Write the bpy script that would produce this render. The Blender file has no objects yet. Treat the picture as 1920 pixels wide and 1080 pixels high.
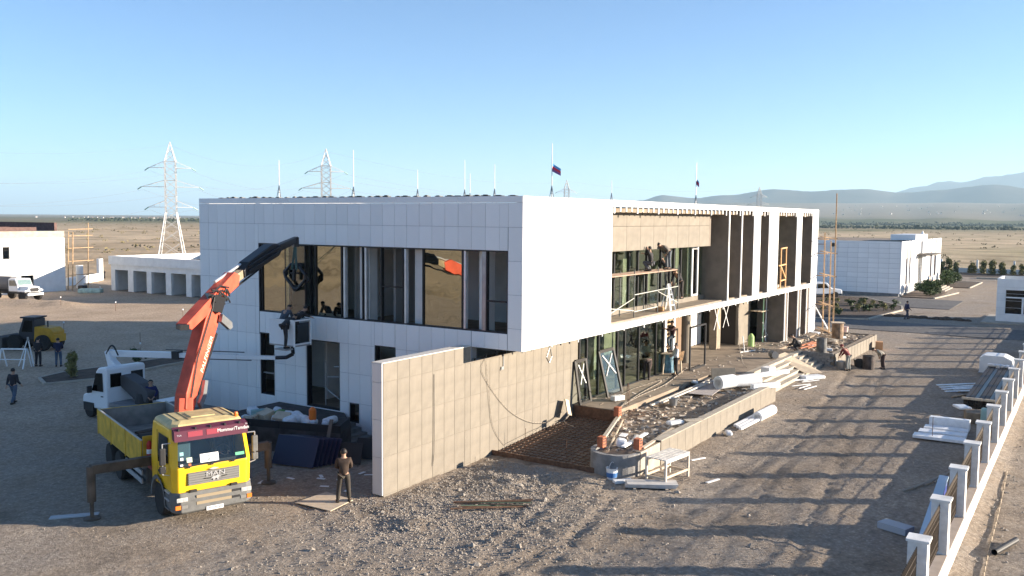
import bpy, bmesh, math, random
from mathutils import Vector, Matrix, noise
random.seed(7)
R = math.radians
sc = bpy.context.scene
COL = sc.collection
# ------------------------------------------------------------------ camera
cam_d = bpy.data.cameras.new('camera'); cam = bpy.data.objects.new('camera', cam_d); COL.objects.link(cam)
FP = 1672.0
_X = Vector((1095, 122, FP)).normalized(); _Y = Vector((-2570, 152, FP)); _Y = (_Y - _X * _X.dot(_Y)).normalized()
_Z = _X.cross(_Y)
if _Z.y < 0: _Z = -_Z
MW = Matrix((_X, _Y, _Z))                       # world = MW @ (right, up, forward)
CR, CU, CF = (MW @ Vector(a) for a in ((1,0,0),(0,1,0),(0,0,1)))
EYE = Vector((0, 0, 9.3))
cam.matrix_world = Matrix(((CR.x, CU.x, -CF.x, EYE.x), (CR.y, CU.y, -CF.y, EYE.y), (CR.z, CU.z, -CF.z, EYE.z), (0,0,0,1)))
cam_d.lens = FP / 1920 * 36; cam_d.sensor_width = 36; cam_d.clip_start = .5; cam_d.clip_end = 90000
sc.camera = cam
# ------------------------------------------------------------------ sky, sun, exposure
SUN_EL = R(11.5); SUN_AZ = Vector((.547, -.837, 0)).normalized()
world = bpy.data.worlds.new('World'); sc.world = world; world.use_nodes = True
nt = world.node_tree; nt.nodes.clear()
sky = nt.nodes.new('ShaderNodeTexSky'); sky.sky_type = 'NISHITA'; sky.sun_disc = False
sky.sun_elevation = SUN_EL; sky.sun_rotation = math.atan2(SUN_AZ.x, SUN_AZ.y)
sky.altitude = 300; sky.air_density = .75; sky.dust_density = .12; sky.ozone_density = 3.6
bg = nt.nodes.new('ShaderNodeBackground'); bg.inputs[1].default_value = .072
wo = nt.nodes.new('ShaderNodeOutputWorld'); nt.links.new(sky.outputs[0], bg.inputs[0]); nt.links.new(bg.outputs[0], wo.inputs[0])
sd = bpy.data.lights.new('sun', 'SUN'); sd.energy = 5.0; sd.angle = R(.5); sd.color = (1, .86, .69)
sun = bpy.data.objects.new('sun', sd); COL.objects.link(sun); sun.location = (60, -60, 60)
_sv = Vector((SUN_AZ.x * math.cos(SUN_EL), SUN_AZ.y * math.cos(SUN_EL), math.sin(SUN_EL)))
sun.rotation_euler = _sv.to_track_quat('Z', 'Y').to_euler()
sc.view_settings.view_transform = 'Standard'; sc.view_settings.look = 'None'; sc.view_settings.gamma = 1
sc.view_settings.exposure = 1.82
sc.render.engine = 'CYCLES'
# ------------------------------------------------------------------ materials
MATS = {}
def mat(name, col, rough=.7, metal=0., var=.0, scale=3., col2=None, bump=0., bscale=40., objvar=0., spec=.4, detail=4., lo=.35, hi=.65):
    if name in MATS: return MATS[name]
    m = bpy.data.materials.new(name); m.use_nodes = True; n = m.node_tree; b = n.nodes['Principled BSDF']
    b.inputs['Roughness'].default_value = rough; b.inputs['Metallic'].default_value = metal
    b.inputs['Specular IOR Level'].default_value = spec
    c4 = (*col, 1); src = None
    tc = n.nodes.new('ShaderNodeTexCoord')
    if var or col2:
        t = n.nodes.new('ShaderNodeTexNoise'); t.inputs['Scale'].default_value = scale; t.inputs['Detail'].default_value = detail
        n.links.new(tc.outputs['Object'], t.inputs['Vector'])
        mr = n.nodes.new('ShaderNodeMapRange'); mr.inputs[1].default_value = lo; mr.inputs[2].default_value = hi
        n.links.new(t.outputs[0], mr.inputs[0])
        mx = n.nodes.new('ShaderNodeMix'); mx.data_type = 'RGBA'
        if col2 is None:
            col2 = tuple(max(0, c * (1 + var)) for c in col); c4 = tuple(max(0, c * (1 - var)) for c in col) + (1,)
        mx.inputs[6].default_value = c4; mx.inputs[7].default_value = (*col2, 1)
        n.links.new(mr.outputs[0], mx.inputs[0]); src = mx.outputs[2]
    if objvar:
        oi = n.nodes.new('ShaderNodeObjectInfo'); mr2 = n.nodes.new('ShaderNodeMapRange')
        mr2.inputs[3].default_value = 1 - objvar; mr2.inputs[4].default_value = 1 + objvar
        n.links.new(oi.outputs['Random'], mr2.inputs[0])
        hv = n.nodes.new('ShaderNodeHueSaturation')
        if src: n.links.new(src, hv.inputs['Color'])
        else: hv.inputs['Color'].default_value = c4
        n.links.new(mr2.outputs[0], hv.inputs['Value']); src = hv.outputs[0]
    if src: n.links.new(src, b.inputs['Base Color'])
    else: b.inputs['Base Color'].default_value = c4
    if bump:
        t2 = n.nodes.new('ShaderNodeTexNoise'); t2.inputs['Scale'].default_value = bscale; t2.inputs['Detail'].default_value = 5
        n.links.new(tc.outputs['Object'], t2.inputs['Vector'])
        bp = n.nodes.new('ShaderNodeBump'); bp.inputs['Strength'].default_value = bump; bp.inputs['Distance'].default_value = .05
        n.links.new(t2.outputs[0], bp.inputs['Height']); n.links.new(bp.outputs[0], b.inputs['Normal'])
    MATS[name] = m; return m
def glass(name, tint, refl, rcol=(1,1,1), rough=.0):
    m = bpy.data.materials.new(name); m.use_nodes = True; n = m.node_tree; n.nodes.clear()
    o = n.nodes.new('ShaderNodeOutputMaterial'); tr = n.nodes.new('ShaderNodeBsdfTransparent'); tr.inputs[0].default_value = (*tint, 1)
    gl = n.nodes.new('ShaderNodeBsdfGlossy'); gl.inputs[0].default_value = (*rcol, 1); gl.inputs['Roughness'].default_value = rough
    nz = n.nodes.new('ShaderNodeTexNoise'); nz.inputs['Scale'].default_value = .9; nz.inputs['Detail'].default_value = 2
    tc = n.nodes.new('ShaderNodeTexCoord'); n.links.new(tc.outputs['Object'], nz.inputs['Vector'])
    bp = n.nodes.new('ShaderNodeBump'); bp.inputs['Strength'].default_value = .12; bp.inputs['Distance'].default_value = .06
    n.links.new(nz.outputs[0], bp.inputs['Height']); n.links.new(bp.outputs[0], gl.inputs['Normal'])
    lw = n.nodes.new('ShaderNodeLayerWeight'); lw.inputs[0].default_value = .5; fr = n.nodes.new('ShaderNodeMath'); fr.operation = 'POWER'; fr.inputs[1].default_value = 4.5; n.links.new(lw.outputs['Facing'], fr.inputs[0])
    ad = n.nodes.new('ShaderNodeMath'); ad.operation = 'ADD'; ad.use_clamp = True; ad.inputs[1].default_value = refl
    n.links.new(fr.outputs[0], ad.inputs[0])
    mx = n.nodes.new('ShaderNodeMixShader'); n.links.new(ad.outputs[0], mx.inputs[0]); n.links.new(tr.outputs[0], mx.inputs[1]); n.links.new(gl.outputs[0], mx.inputs[2])
    n.links.new(mx.outputs[0], o.inputs[0]); MATS[name] = m; return m
WHITE = mat('white_panel', (.82,.82,.81), .45, var=.03, scale=.8, objvar=.035)
WHITEP = mat('white_paint', (.8,.8,.79), .5, var=.04, scale=2)
CLAD = mat('white_cladding', (.83,.83,.82), .45, var=.02, scale=.5)
PLASTER = mat('white_plaster', (.78,.78,.76), .8, var=.06, scale=1.2)
BEIGE = mat('beige_stone_panel', (.212,.186,.150), .75, var=.09, scale=2.2, objvar=.05, bump=.15, bscale=25)
BEIGEW = mat('beige_render', (.21,.183,.147), .8, var=.10, scale=1.6, bump=.15)
TAUPE = mat('taupe_fin_board', (.20,.165,.135), .75, var=.12, scale=1.8, objvar=.06, bump=.2)
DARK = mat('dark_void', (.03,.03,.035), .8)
JOINT = mat('grey_subframe', (.26,.27,.29), .7)
CONC = mat('concrete', (.27,.215,.16), .9, var=.2, scale=1.5, bump=.3, bscale=18)
CONCL = mat('pale_concrete', (.40,.355,.29), .85, var=.12, scale=2., bump=.25, bscale=20)
CONCD = mat('wet_concrete', (.2,.19,.18), .85, var=.2, scale=2., bump=.3)
BLACKM = mat('black_metal', (.025,.025,.028), .4, metal=.3)
GREYM = mat('grey_metal', (.32,.33,.34), .4, metal=.7, var=.1)
STEEL = mat('galvanised_steel', (.6,.61,.62), .38, metal=.6, var=.08)
RUST = mat('rusty_steel', (.14,.075,.045), .8, var=.3, scale=8)
WOOD = mat('raw_timber', (.45,.30,.17), .8, var=.22, scale=5, objvar=.12)
WOODP = mat('pale_plywood', (.56,.46,.34), .75, var=.1, scale=4)
RUBBER = mat('tyre_rubber', (.025,.024,.023), .9, var=.2, scale=10)
YEL = mat('yellow_truck_paint', (.86,.50,.012), .42, var=.09, scale=2, spec=.5)
YELD = mat('dusty_yellow_paint', (.60,.37,.03), .6, var=.22, scale=2.5)
TAN = mat('dusty_roof_paint', (.56,.45,.22), .6, var=.15, scale=3)
RED = mat('orange_red_crane_paint', (.54,.085,.045), .55, var=.22, scale=2.2)
PLASTG = mat('grey_plastic', (.13,.13,.125), .65, var=.15, scale=5)
PLASTB = mat('black_plastic', (.02,.02,.022), .6)
VIS = mat('plum_visor', (.10,.025,.045), .35)
LAMP = mat('clear_lamp', (.75,.75,.72), .15)
ORANGE = mat('orange_lens', (.8,.2,.03), .3)
SILVER = mat('silver_badge', (.75,.75,.75), .3, metal=.6)
FOIL = mat('white_foam_wrap', (.82,.84,.86), .5, var=.05, scale=6)
PLBAG = mat('white_plastic_bag', (.72,.75,.78), .4, var=.12, scale=6)
BLUE = mat('blue_drum', (.10,.22,.30), .5, var=.5, scale=4)
BRICK = mat('red_brick', (.42,.14,.07), .85, var=.2, scale=12)
SOIL = mat('dark_soil', (.085,.058,.04), .95, var=.3, scale=3, bump=.6, bscale=12)
RUBBLE = mat('rubble_soil', (.24,.185,.135), .95, var=.3, scale=2.5, bump=.8, bscale=9)
STONE = mat('crushed_stone', (.30,.265,.225), .95, var=.3, scale=30)
LEAF = mat('green_leaf', (.05,.085,.022), .6, var=.4, scale=2.5)
LEAFO = mat('olive_leaf', (.19,.18,.06), .65, var=.4, scale=2.)
BARK = mat('bark', (.10,.075,.05), .9)
SKIN = mat('skin', (.42,.25,.17), .55)
HAIR = mat('dark_hair', (.02,.016,.014), .6)
GOLD = glass('bronze_reflective_glass', (.22,.21,.17), .45, (.80,.78,.62))
CLEARG = glass('clear_glass', (.72,.78,.76), .10)
GREENG = glass('green_tinted_glass', (.86,.92,.85), .10, (.9,1,.92))
WIND = glass('windscreen_glass', (.78,.86,.85), .05)
DARKG = glass('dark_glass', (.05,.06,.06), .05)
# ------------------------------------------------------------------ builders
class MB:
    def __init__(s): s.v = []; s.f = []
    def add(s, vs, fs):
        o = len(s.v); s.v += [tuple(v) for v in vs]; s.f += [tuple(i + o for i in f) for f in fs]; return s
    def box(s, x0, y0, z0, x1, y1, z1):
        return s.add([(x0,y0,z0),(x1,y0,z0),(x1,y1,z0),(x0,y1,z0),(x0,y0,z1),(x1,y0,z1),(x1,y1,z1),(x0,y1,z1)],
                     [(3,2,1,0),(4,5,6,7),(0,1,5,4),(1,2,6,5),(2,3,7,6),(3,0,4,7)])
    def obox(s, c, size, rot=(0,0,0)):
        M = Matrix.Translation(Vector(c)) @ (rot if isinstance(rot, Matrix) else __import__('mathutils').Euler(rot).to_matrix().to_4x4())
        a, b, d = (k / 2 for k in size); o = len(s.v)
        s.box(-a,-b,-d,a,b,d); s.v[o:] = [tuple(M @ Vector(v)) for v in s.v[o:]]; return s
    def beam(s, p, q, w, h=None, up=(0,0,1)):
        p, q = Vector(p), Vector(q); h = h or w; d = (q - p).normalized(); up = Vector(up)
        if abs(d.dot(up)) > .98: up = Vector((1,0,0))
        x = d.cross(up).normalized() * w / 2; y = x.cross(d).normalized() * h / 2
        return s.add([p-x-y,p+x-y,p+x+y,p-x+y,q-x-y,q+x-y,q+x+y,q-x+y], [(0,1,2,3),(7,6,5,4),(0,4,5,1),(1,5,6,2),(2,6,7,3),(3,7,4,0)])
    def taper(s, p, q, w0, h0, w1, h1, up=(0,0,1)):
        p, q = Vector(p), Vector(q); d = (q - p).normalized(); up = Vector(up)
        x = d.cross(up).normalized() / 2; y = x.cross(d).normalized() / 2
        return s.add([p-x*w0-y*h0,p+x*w0-y*h0,p+x*w0+y*h0,p-x*w0+y*h0,q-x*w1-y*h1,q+x*w1-y*h1,q+x*w1+y*h1,q-x*w1+y*h1], [(0,1,2,3),(7,6,5,4),(0,4,5,1),(1,5,6,2),(2,6,7,3),(3,7,4,0)])
    def tube(s, p, q, r, r1=None, n=8, cap=True):
        p, q = Vector(p), Vector(q); r1 = r if r1 is None else r1; d = (q - p)
        if d.length < 1e-6: return s
        d.normalize(); a = d.orthogonal().normalized(); b = d.cross(a); o = len(s.v)
        for c, rr in ((p, r), (q, r1)):
            for i in range(n):
                t = 2 * math.pi * i / n; s.v.append(tuple(c + a * math.cos(t) * rr + b * math.sin(t) * rr))
        s.f += [(o+i, o+(i+1)%n, o+n+(i+1)%n, o+n+i) for i in range(n)]
        if cap: s.f += [tuple(o+n-1-i for i in range(n)), tuple(o+n+i for i in range(n))]
        return s
    def path(s, pts, r, n=6):
        for a, b in zip(pts, pts[1:]): s.tube(a, b, r, n=n)
        return s
    def prism(s, pts, d):
        """polygon pts (3-D, planar) swept by vector d"""
        n = len(pts); d = Vector(d); P = [Vector(p) for p in pts]
        return s.add(P + [p + d for p in P], [tuple(range(n-1,-1,-1)), tuple(range(n, 2*n))] + [(i, (i+1)%n, n+(i+1)%n, n+i) for i in range(n)])
    def lathe(s, c, prof, n=16, axis='z'):
        o = len(s.v); c = Vector(c)
        for r, h in prof:
            for i in range(n):
                t = 2*math.pi*i/n; a, b = r*math.cos(t), r*math.sin(t)
                s.v.append(tuple(c + (Vector((a,b,h)) if axis == 'z' else Vector((h,a,b)) if axis == 'x' else Vector((a,h,b)))))
        m = len(prof)
        for k in range(m-1):
            s.f += [(o+k*n+i, o+k*n+(i+1)%n, o+(k+1)*n+(i+1)%n, o+(k+1)*n+i) for i in range(n)]
        s.f += [tuple(o+n-1-i for i in range(n)), tuple(o+(m-1)*n+i for i in range(n))]
        return s
    def mesh(s, name, m, off=(0,0,0), smooth=False):
        me = bpy.data.meshes.new(name)
        me.from_pydata([(v[0]-off[0], v[1]-off[1], v[2]-off[2]) for v in s.v], [], s.f)
        bm = bmesh.new(); bm.from_mesh(me); bmesh.ops.recalc_face_normals(bm, faces=bm.faces); bm.to_mesh(me); bm.free()
        me.materials.append(m)
        if smooth:
            for p in me.polygons: p.use_smooth = True
        return me
    def build(s, name, m, parent=None, world=True, smooth=False, bevel=0, off=None):
        if off is None: off = tuple(parent.location) if (parent and world and not parent.parent) else ((parent.parent.location if parent and world and parent.parent and parent.parent.type == 'EMPTY' else (0,0,0)))
        o = bpy.data.objects.new(name, s.mesh(name, m, off, smooth)); COL.objects.link(o)
        if parent: o.parent = parent
        if bevel:
            b = o.modifiers.new('bevel', 'BEVEL'); b.width = bevel; b.segments = 2; b.limit_method = 'ANGLE'
        return o
def inst(me, name, parent, loc, rot=(0,0,0), scale=(1,1,1)):
    o = bpy.data.objects.new(name, me); COL.objects.link(o); o.parent = parent; o.location = loc; o.rotation_euler = rot; o.scale = scale; return o
def tag(o, label, cat, group=None, kind=None):
    if label: o['label'] = label
    if cat: o['category'] = cat
    if group: o['group'] = group
    if kind: o['kind'] = kind
    return o
def thing(name, label, cat, loc=(0,0,0), rz=0., group=None):
    o = bpy.data.objects.new(name, None); COL.objects.link(o); o.location = loc; o.rotation_euler = (0,0,rz); o.empty_display_size = .3
    return tag(o, label, cat, group)
def struct(o): o['kind'] = 'structure'; return o
def solo(mb, name, m, label, cat, group=None, base=None, smooth=False, bevel=0, kind=None):
    """one-mesh thing whose origin sits at its base"""
    if base is None:
        xs = [v[0] for v in mb.v]; ys = [v[1] for v in mb.v]; zs = [v[2] for v in mb.v]
        base = ((min(xs)+max(xs))/2, (min(ys)+max(ys))/2, min(zs))
    o = bpy.data.objects.new(name, mb.mesh(name, m, base, smooth)); COL.objects.link(o); o.location = base
    if bevel:
        b = o.modifiers.new('bevel', 'BEVEL'); b.width = bevel; b.segments = 2
    return tag(o, label, cat, group, kind)
def text(s, size, m, parent, loc, rot, depth=.004, name='lettering', align='CENTER', sx=1.):
    cu = bpy.data.curves.new(name, 'FONT'); cu.body = s; cu.size = size; cu.extrude = depth; cu.align_x = align; cu.align_y = 'CENTER'; cu.resolution_u = 2
    t = bpy.data.objects.new(name, cu); COL.objects.link(t)
    me = bpy.data.meshes.new_from_object(t.evaluated_get(bpy.context.evaluated_depsgraph_get())); bpy.data.objects.remove(t)
    me.materials.clear(); me.materials.append(m)
    o = bpy.data.objects.new(name, me); COL.objects.link(o); o.parent = parent; o.location = loc
    if isinstance(rot, Matrix): o.rotation_euler = rot.to_euler()
    else: o.rotation_euler = rot
    o.scale = (sx, 1, 1)
    return o
def subtract(rect, holes):
    out = [rect]
    for (a0, b0, a1, b1) in holes:
        nx = []
        for (x0, y0, x1, y1) in out:
            if x1 <= a0 or x0 >= a1 or y1 <= b0 or y0 >= b1: nx.append((x0,y0,x1,y1)); continue
            if x0 < a0: nx.append((x0, y0, a0, y1))
            if x1 > a1: nx.append((a1, y0, x1, y1))
            m0, m1 = max(x0, a0), min(x1, a1)
            if y0 < b0: nx.append((m0, y0, m1, b0))
            if y1 > b1: nx.append((m0, b1, m1, y1))
        out = nx
    return [r for r in out if r[2]-r[0] > .03 and r[3]-r[1] > .03]
# ------------------------------------------------------------------ ground
def sm(a, b, x):
    t = min(1, max(0, (x - a) / (b - a))); return t * t * (3 - 2 * t)
def nz(x, y, s): return noise.noise(Vector((x * s, y * s, 3.7)))
def gz(x, y):
    """height of the building site's ground"""
    z = .035 * nz(x, y, .35) + .018 * nz(x, y, 1.1)
    near = 1 - sm(30, 46, x)
    open_ = sm(0, 2.0, 22 - y) * sm(0, 1, y - 4.2)                   # the loose ground in front of the building
    z += open_ * near * (.045 * nz(x, y, 2.3) + .03 * nz(x + 9, y, 4.7))
    for cx, cy, r, h in ((25.9, 17.2, 1.0, .14), (27.4, 14.9, .8, .16), (26.6, 16.0, .7, .08), (20.6, 17.0, .5, .14), (58.9, 13.2, .8, .3)):
        z += h * math.exp(-((x-cx)**2 + (y-cy)**2) / r**2) * (1 + .5 * nz(x, y, 3))
    # wheel ruts with pressed-up shoulders
    for off, sl, dp in ((0, .12, .06), (1.9, .12, .06), (3.1, -.05, .045), (4.9, -.05, .045), (6.6, .20, .05), (8.4, .20, .05)):
        d = abs((y - 7.2 - off) - sl * (x - 30)); w_ = (1 - sm(54, 66, x)) * sm(13, 18, x) * (.75 + .5 * nz(x, off, .3)) * sm(0, 1.0, 13.1 - y if x > 27 else 2)
        if d < 1.0: z += w_ * dp * (.55 * math.exp(-((d - .34) / .16) ** 2) - math.exp(-(d / .2) ** 2) * (1 + .25 * math.sin(x * 22)))
    if y < 2.75: z -= .14 * sm(0, .3, 2.75 - y)                       # outside the fence
    # earth bank at the far yard on the left
    z += .5 * math.exp(-((x - 50.5 + .25 * (y - 90))**2) / 2.2) * sm(84, 88, y) * (1 - sm(104, 110, y)) * (1 + .6 * nz(x, y, .6))
    return z
def ground_material(name, cols, scale_big, bump, stones=True, cols2=None):
    m = bpy.data.materials.new(name); m.use_nodes = True; n = m.node_tree; b = n.nodes['Principled BSDF']; b.inputs['Roughness'].default_value = .95
    b.inputs['Specular IOR Level'].default_value = .15
    g = n.nodes.new('ShaderNodeNewGeometry')
    def noise_(sc_, det=6, rough=.6):
        t = n.nodes.new('ShaderNodeTexNoise'); t.inputs['Scale'].default_value = sc_; t.inputs['Detail'].default_value = det; t.inputs['Roughness'].default_value = rough
        n.links.new(g.outputs['Position'], t.inputs['Vector']); return t
    def ramp(t, stops):
        r = n.nodes.new('ShaderNodeValToRGB'); e = r.color_ramp.elements
        while len(e) < len(stops): e.new(.5)
        for k, (p, c) in zip(e, stops): k.position = p; k.color = (*c, 1)
        n.links.new(t.outputs[0], r.inputs[0]); return r
    t1 = noise_(scale_big); r1 = ramp(t1, cols)
    if cols2:                                   # the dusty yard takes over beyond the building's back corner
        r1b = ramp(t1, cols2); sp = n.nodes.new('ShaderNodeSeparateXYZ'); n.links.new(g.outputs['Position'], sp.inputs[0])
        tw = noise_(.12, 5); ad = n.nodes.new('ShaderNodeMath'); ad.operation = 'MULTIPLY_ADD'; ad.inputs[1].default_value = 26; n.links.new(tw.outputs[0], ad.inputs[0]); n.links.new(sp.outputs[1], ad.inputs[2])
        mr = n.nodes.new('ShaderNodeMapRange'); mr.inputs[1].default_value = 42; mr.inputs[2].default_value = 72; n.links.new(ad.outputs[0], mr.inputs[0])
        mb_ = n.nodes.new('ShaderNodeMix'); mb_.data_type = 'RGBA'; n.links.new(mr.outputs[0], mb_.inputs[0]); n.links.new(r1.outputs[0], mb_.inputs[6]); n.links.new(r1b.outputs[0], mb_.inputs[7])
        class _o: outputs = [mb_.outputs[2]]
        r1 = _o
    t2 = noise_(scale_big * 14, 8, .7); r2 = ramp(t2, ((.3, (.62,.60,.58)), (.5, (1,1,1)), (.72, (1.35,1.33,1.3))))
    mx = n.nodes.new('ShaderNodeMix'); mx.data_type = 'RGBA'; mx.blend_type = 'MULTIPLY'; mx.inputs[0].default_value = .9
    n.links.new(r1.outputs[0], mx.inputs[6]); n.links.new(r2.outputs[0], mx.inputs[7])
    last = mx.outputs[2]
    if stones:
        v = n.nodes.new('ShaderNodeTexVoronoi'); v.inputs['Scale'].default_value = 9; n.links.new(g.outputs['Position'], v.inputs['Vector'])
        rs = ramp(v, ((.12, (1.45,1.42,1.38)), (.26, (1,1,1)), (.7, (.82,.8,.78))))
        n.links.new(v.outputs['Distance'], rs.inputs[0])
        m3 = n.nodes.new('ShaderNodeMix'); m3.data_type = 'RGBA'; m3.blend_type = 'MULTIPLY'; m3.inputs[0].default_value = .8
        n.links.new(last, m3.inputs[6]); n.links.new(rs.outputs[0], m3.inputs[7]); last = m3.outputs[2]
    n.links.new(last, b.inputs['Base Color'])
    t3 = noise_(9, 8, .75); bp = n.nodes.new('ShaderNodeBump'); bp.inputs['Strength'].default_value = bump; bp.inputs['Distance'].default_value = .12
    n.links.new(t3.outputs[0], bp.inputs['Height']); n.links.new(bp.outputs[0], b.inputs['Normal'])
    return m
SITE = ground_material('compacted_gravel_earth', ((.3, (.25,.205,.16)), (.45, (.38,.315,.25)), (.56, (.35,.30,.25)), (.72, (.46,.39,.315))), .3, .9, True, ((.3, (.44,.34,.24)), (.5, (.52,.40,.29)), (.7, (.57,.45,.33))))
YARD = ground_material('dusty_yard', ((.3, (.44,.34,.24)), (.5, (.52,.40,.29)), (.7, (.57,.45,.33))), .06, .25, False)
ASPH = ground_material('worn_asphalt', ((.3, (.13,.125,.12)), (.7, (.19,.18,.17))), .2, .2, False)
def grid(x0, x1, y0, y1, dx, dy, fz, name, m):
    nx, ny = int(round((x1-x0)/dx)), int(round((y1-y0)/dy)); v = []; f = []
    for i in range(nx+1):
        for j in range(ny+1):
            x, y = x0 + (x1-x0)*i/nx, y0 + (y1-y0)*j/ny; v.append((x, y, fz(x, y)))
    for i in range(nx):
        for j in range(ny):
            a = i*(ny+1)+j; f.append((a, a+ny+1, a+ny+2, a+1))
    me = bpy.data.meshes.new(name); me.from_pydata(v, [], f); me.materials.append(m)
    for p in me.polygons: p.use_smooth = True
    o = bpy.data.objects.new(name, me); COL.objects.link(o); return struct(o)
def yard_z(x, y):
    e = min(x + 30, 96 - x, y - 40.0, 122 - y)
    return gz(x, y) - (.5 * (1 - sm(0, 2, e)))
grid(9, 80, -9, 40, .22, .22, gz, 'site_ground', SITE)
grid(-30, 96, 40, 122, 1.0, 1.0, lambda x, y: gz(x, y) - .35 * (1 - sm(0, 4, min(x + 30, 96 - x, 122 - y))), 'yard_ground', SITE)
grid(80, 172, -9, 40, 1.2, 1.2, lambda x, y: gz(x, y) - .35 * (1 - sm(0, 4, 172 - x)), 'drive_ground', SITE)
grid(-30, 9, -30, 40, 1.0, 1.0, lambda x, y: gz(x, y), 'approach_ground', SITE)
grid(9, 172, -30, -9, 1.0, 1.0, lambda x, y: gz(x, y), 'outer_ground', YARD)
# asphalt cross road in front of the gatehouse
rd = MB(); rd.box(80.2, -8, -.02, 87.8, 39, .05); struct(rd.build('road', ASPH))
# ---- the plain: a polar sheet reaching the horizon, rising to foothills on the right
def plain_material():
    m = bpy.data.materials.new('dry_steppe'); m.use_nodes = True; n = m.node_tree; b = n.nodes['Principled BSDF']; b.inputs['Roughness'].default_value = 1; b.inputs['Specular IOR Level'].default_value = .05
    g = n.nodes.new('ShaderNodeNewGeometry')
    def nn(sc_, det, vec=(1,1,1)):
        mp = n.nodes.new('ShaderNodeMapping'); mp.inputs['Scale'].default_value = vec; mp.inputs['Rotation'].default_value = (0,0,R(-57)); n.links.new(g.outputs['Position'], mp.inputs[0])
        t = n.nodes.new('ShaderNodeTexNoise'); t.inputs['Scale'].default_value = sc_; t.inputs['Detail'].default_value = det; n.links.new(mp.outputs[0], t.inputs['Vector']); return t
    def ramp(t, stops, interp='LINEAR'):
        r = n.nodes.new('ShaderNodeValToRGB'); r.color_ramp.interpolation = interp; e = r.color_ramp.elements
        while len(e) < len(stops): e.new(.5)
        for k, (p, c) in zip(e, stops): k.position = p; k.color = (*c, 1)
        n.links.new(t, r.inputs[0]); return r
    a = ramp(nn(.0035, 6, (.35,1,1)).outputs[0], ((.30, (.36,.26,.16)), (.44, (.55,.41,.26)), (.55, (.60,.46,.30)), (.66, (.28,.25,.13)), (.72, (.55,.42,.27))))
    a2 = ramp(nn(.05, 7).outputs[0], ((.3, (.6,.58,.55)), (.5, (1,1,1)), (.7, (1.25,1.22,1.2))))
    mx = n.nodes.new('ShaderNodeMix'); mx.data_type = 'RGBA'; mx.blend_type = 'MULTIPLY'; mx.inputs[0].default_value = 1
    n.links.new(a.outputs[0], mx.inputs[6]); n.links.new(a2.outputs[0], mx.inputs[7])
    # far fields: darker green and grey strips beyond about 700 m
    far = ramp(nn(.0011, 5, (.22,1,1)).outputs[0], ((.3, (.09,.09,.05)), (.45, (.26,.21,.13)), (.55, (.13,.14,.07)), (.68, (.38,.29,.18))))
    ln = n.nodes.new('ShaderNodeVectorMath'); ln.operation = 'LENGTH'; n.links.new(g.outputs['Position'], ln.inputs[0])
    mr = n.nodes.new('ShaderNodeMapRange'); mr.inputs[1].default_value = 650; mr.inputs[2].default_value = 1500; n.links.new(ln.outputs[1], mr.inputs[0])
    m2 = n.nodes.new('ShaderNodeMix'); m2.data_type = 'RGBA'; n.links.new(mr.outputs[0], m2.inputs[0]); n.links.new(mx.outputs[2], m2.inputs[6]); n.links.new(far.outputs[0], m2.inputs[7])
    # upland far slope: pale stubble
    mr3 = n.nodes.new('ShaderNodeMapRange'); mr3.inputs[1].default_value = 2600; mr3.inputs[2].default_value = 3800; n.links.new(ln.outputs[1], mr3.inputs[0])
    up = ramp(nn(.0006, 6, (.4,1,1)).outputs[0], ((.35, (.15,.13,.08)), (.6, (.30,.24,.17))))
    m4 = n.nodes.new('ShaderNodeMix'); m4.data_type = 'RGBA'; n.links.new(mr3.outputs[0], m4.inputs[0]); n.links.new(m2.outputs[2], m4.inputs[6]); n.links.new(up.outputs[0], m4.inputs[7])
    n.links.new(m4.outputs[2], b.inputs['Base Color'])
    t3 = nn(.6, 6); bp = n.nodes.new('ShaderNodeBump'); bp.inputs['Strength'].default_value = .6; bp.inputs['Distance'].default_value = .5
    n.links.new(t3.outputs[0], bp.inputs['Height']); n.links.new(bp.outputs[0], b.inputs['Normal'])
    return m
FANG = math.atan2(CF.y, CF.x)
def side(ang):                       # signed angle to the right of the view axis
    d = (FANG - ang + math.pi) % (2 * math.pi) - math.pi
    return d
def plain_z(r, ang):
    d = side(ang); w = sm(R(-6), R(14), d) * (1 - sm(R(70), R(110), d))
    z = -.45
    if r > 220: z += .5 * nz(r * math.cos(ang), r * math.sin(ang), .01) * sm(220, 500, r)
    z += w * (sm(2300, 2700, r) * 16 * (1 + .5 * noise.noise(Vector((ang * 20, 1, 0)))) + sm(2800, 7500, r) * 125 + sm(7000, 13000, r) * 60)
    z += sm(3000, 12000, r) * 8
    return z
def plain():
    rs = [0, 60]; r = 110.
    while r < 32000: rs.append(r); r *= 1.075
    na = 540; v = []; f = []
    for i, r in enumerate(rs):
        for k in range(na):
            a = 2 * math.pi * k / na; v.append((r * math.cos(a), r * math.sin(a), plain_z(r, a)))
    for i in range(len(rs) - 1):
        for k in range(na):
            a, b2 = i*na+k, i*na+(k+1)%na; f.append((a, a+na, b2+na, b2))
    me = bpy.data.meshes.new('plain'); me.from_pydata(v, [], f); me.materials.append(plain_material())
    for p in me.polygons: p.use_smooth = True
    o = bpy.data.objects.new('plain', me); COL.objects.link(o); struct(o)
plain()
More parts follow.
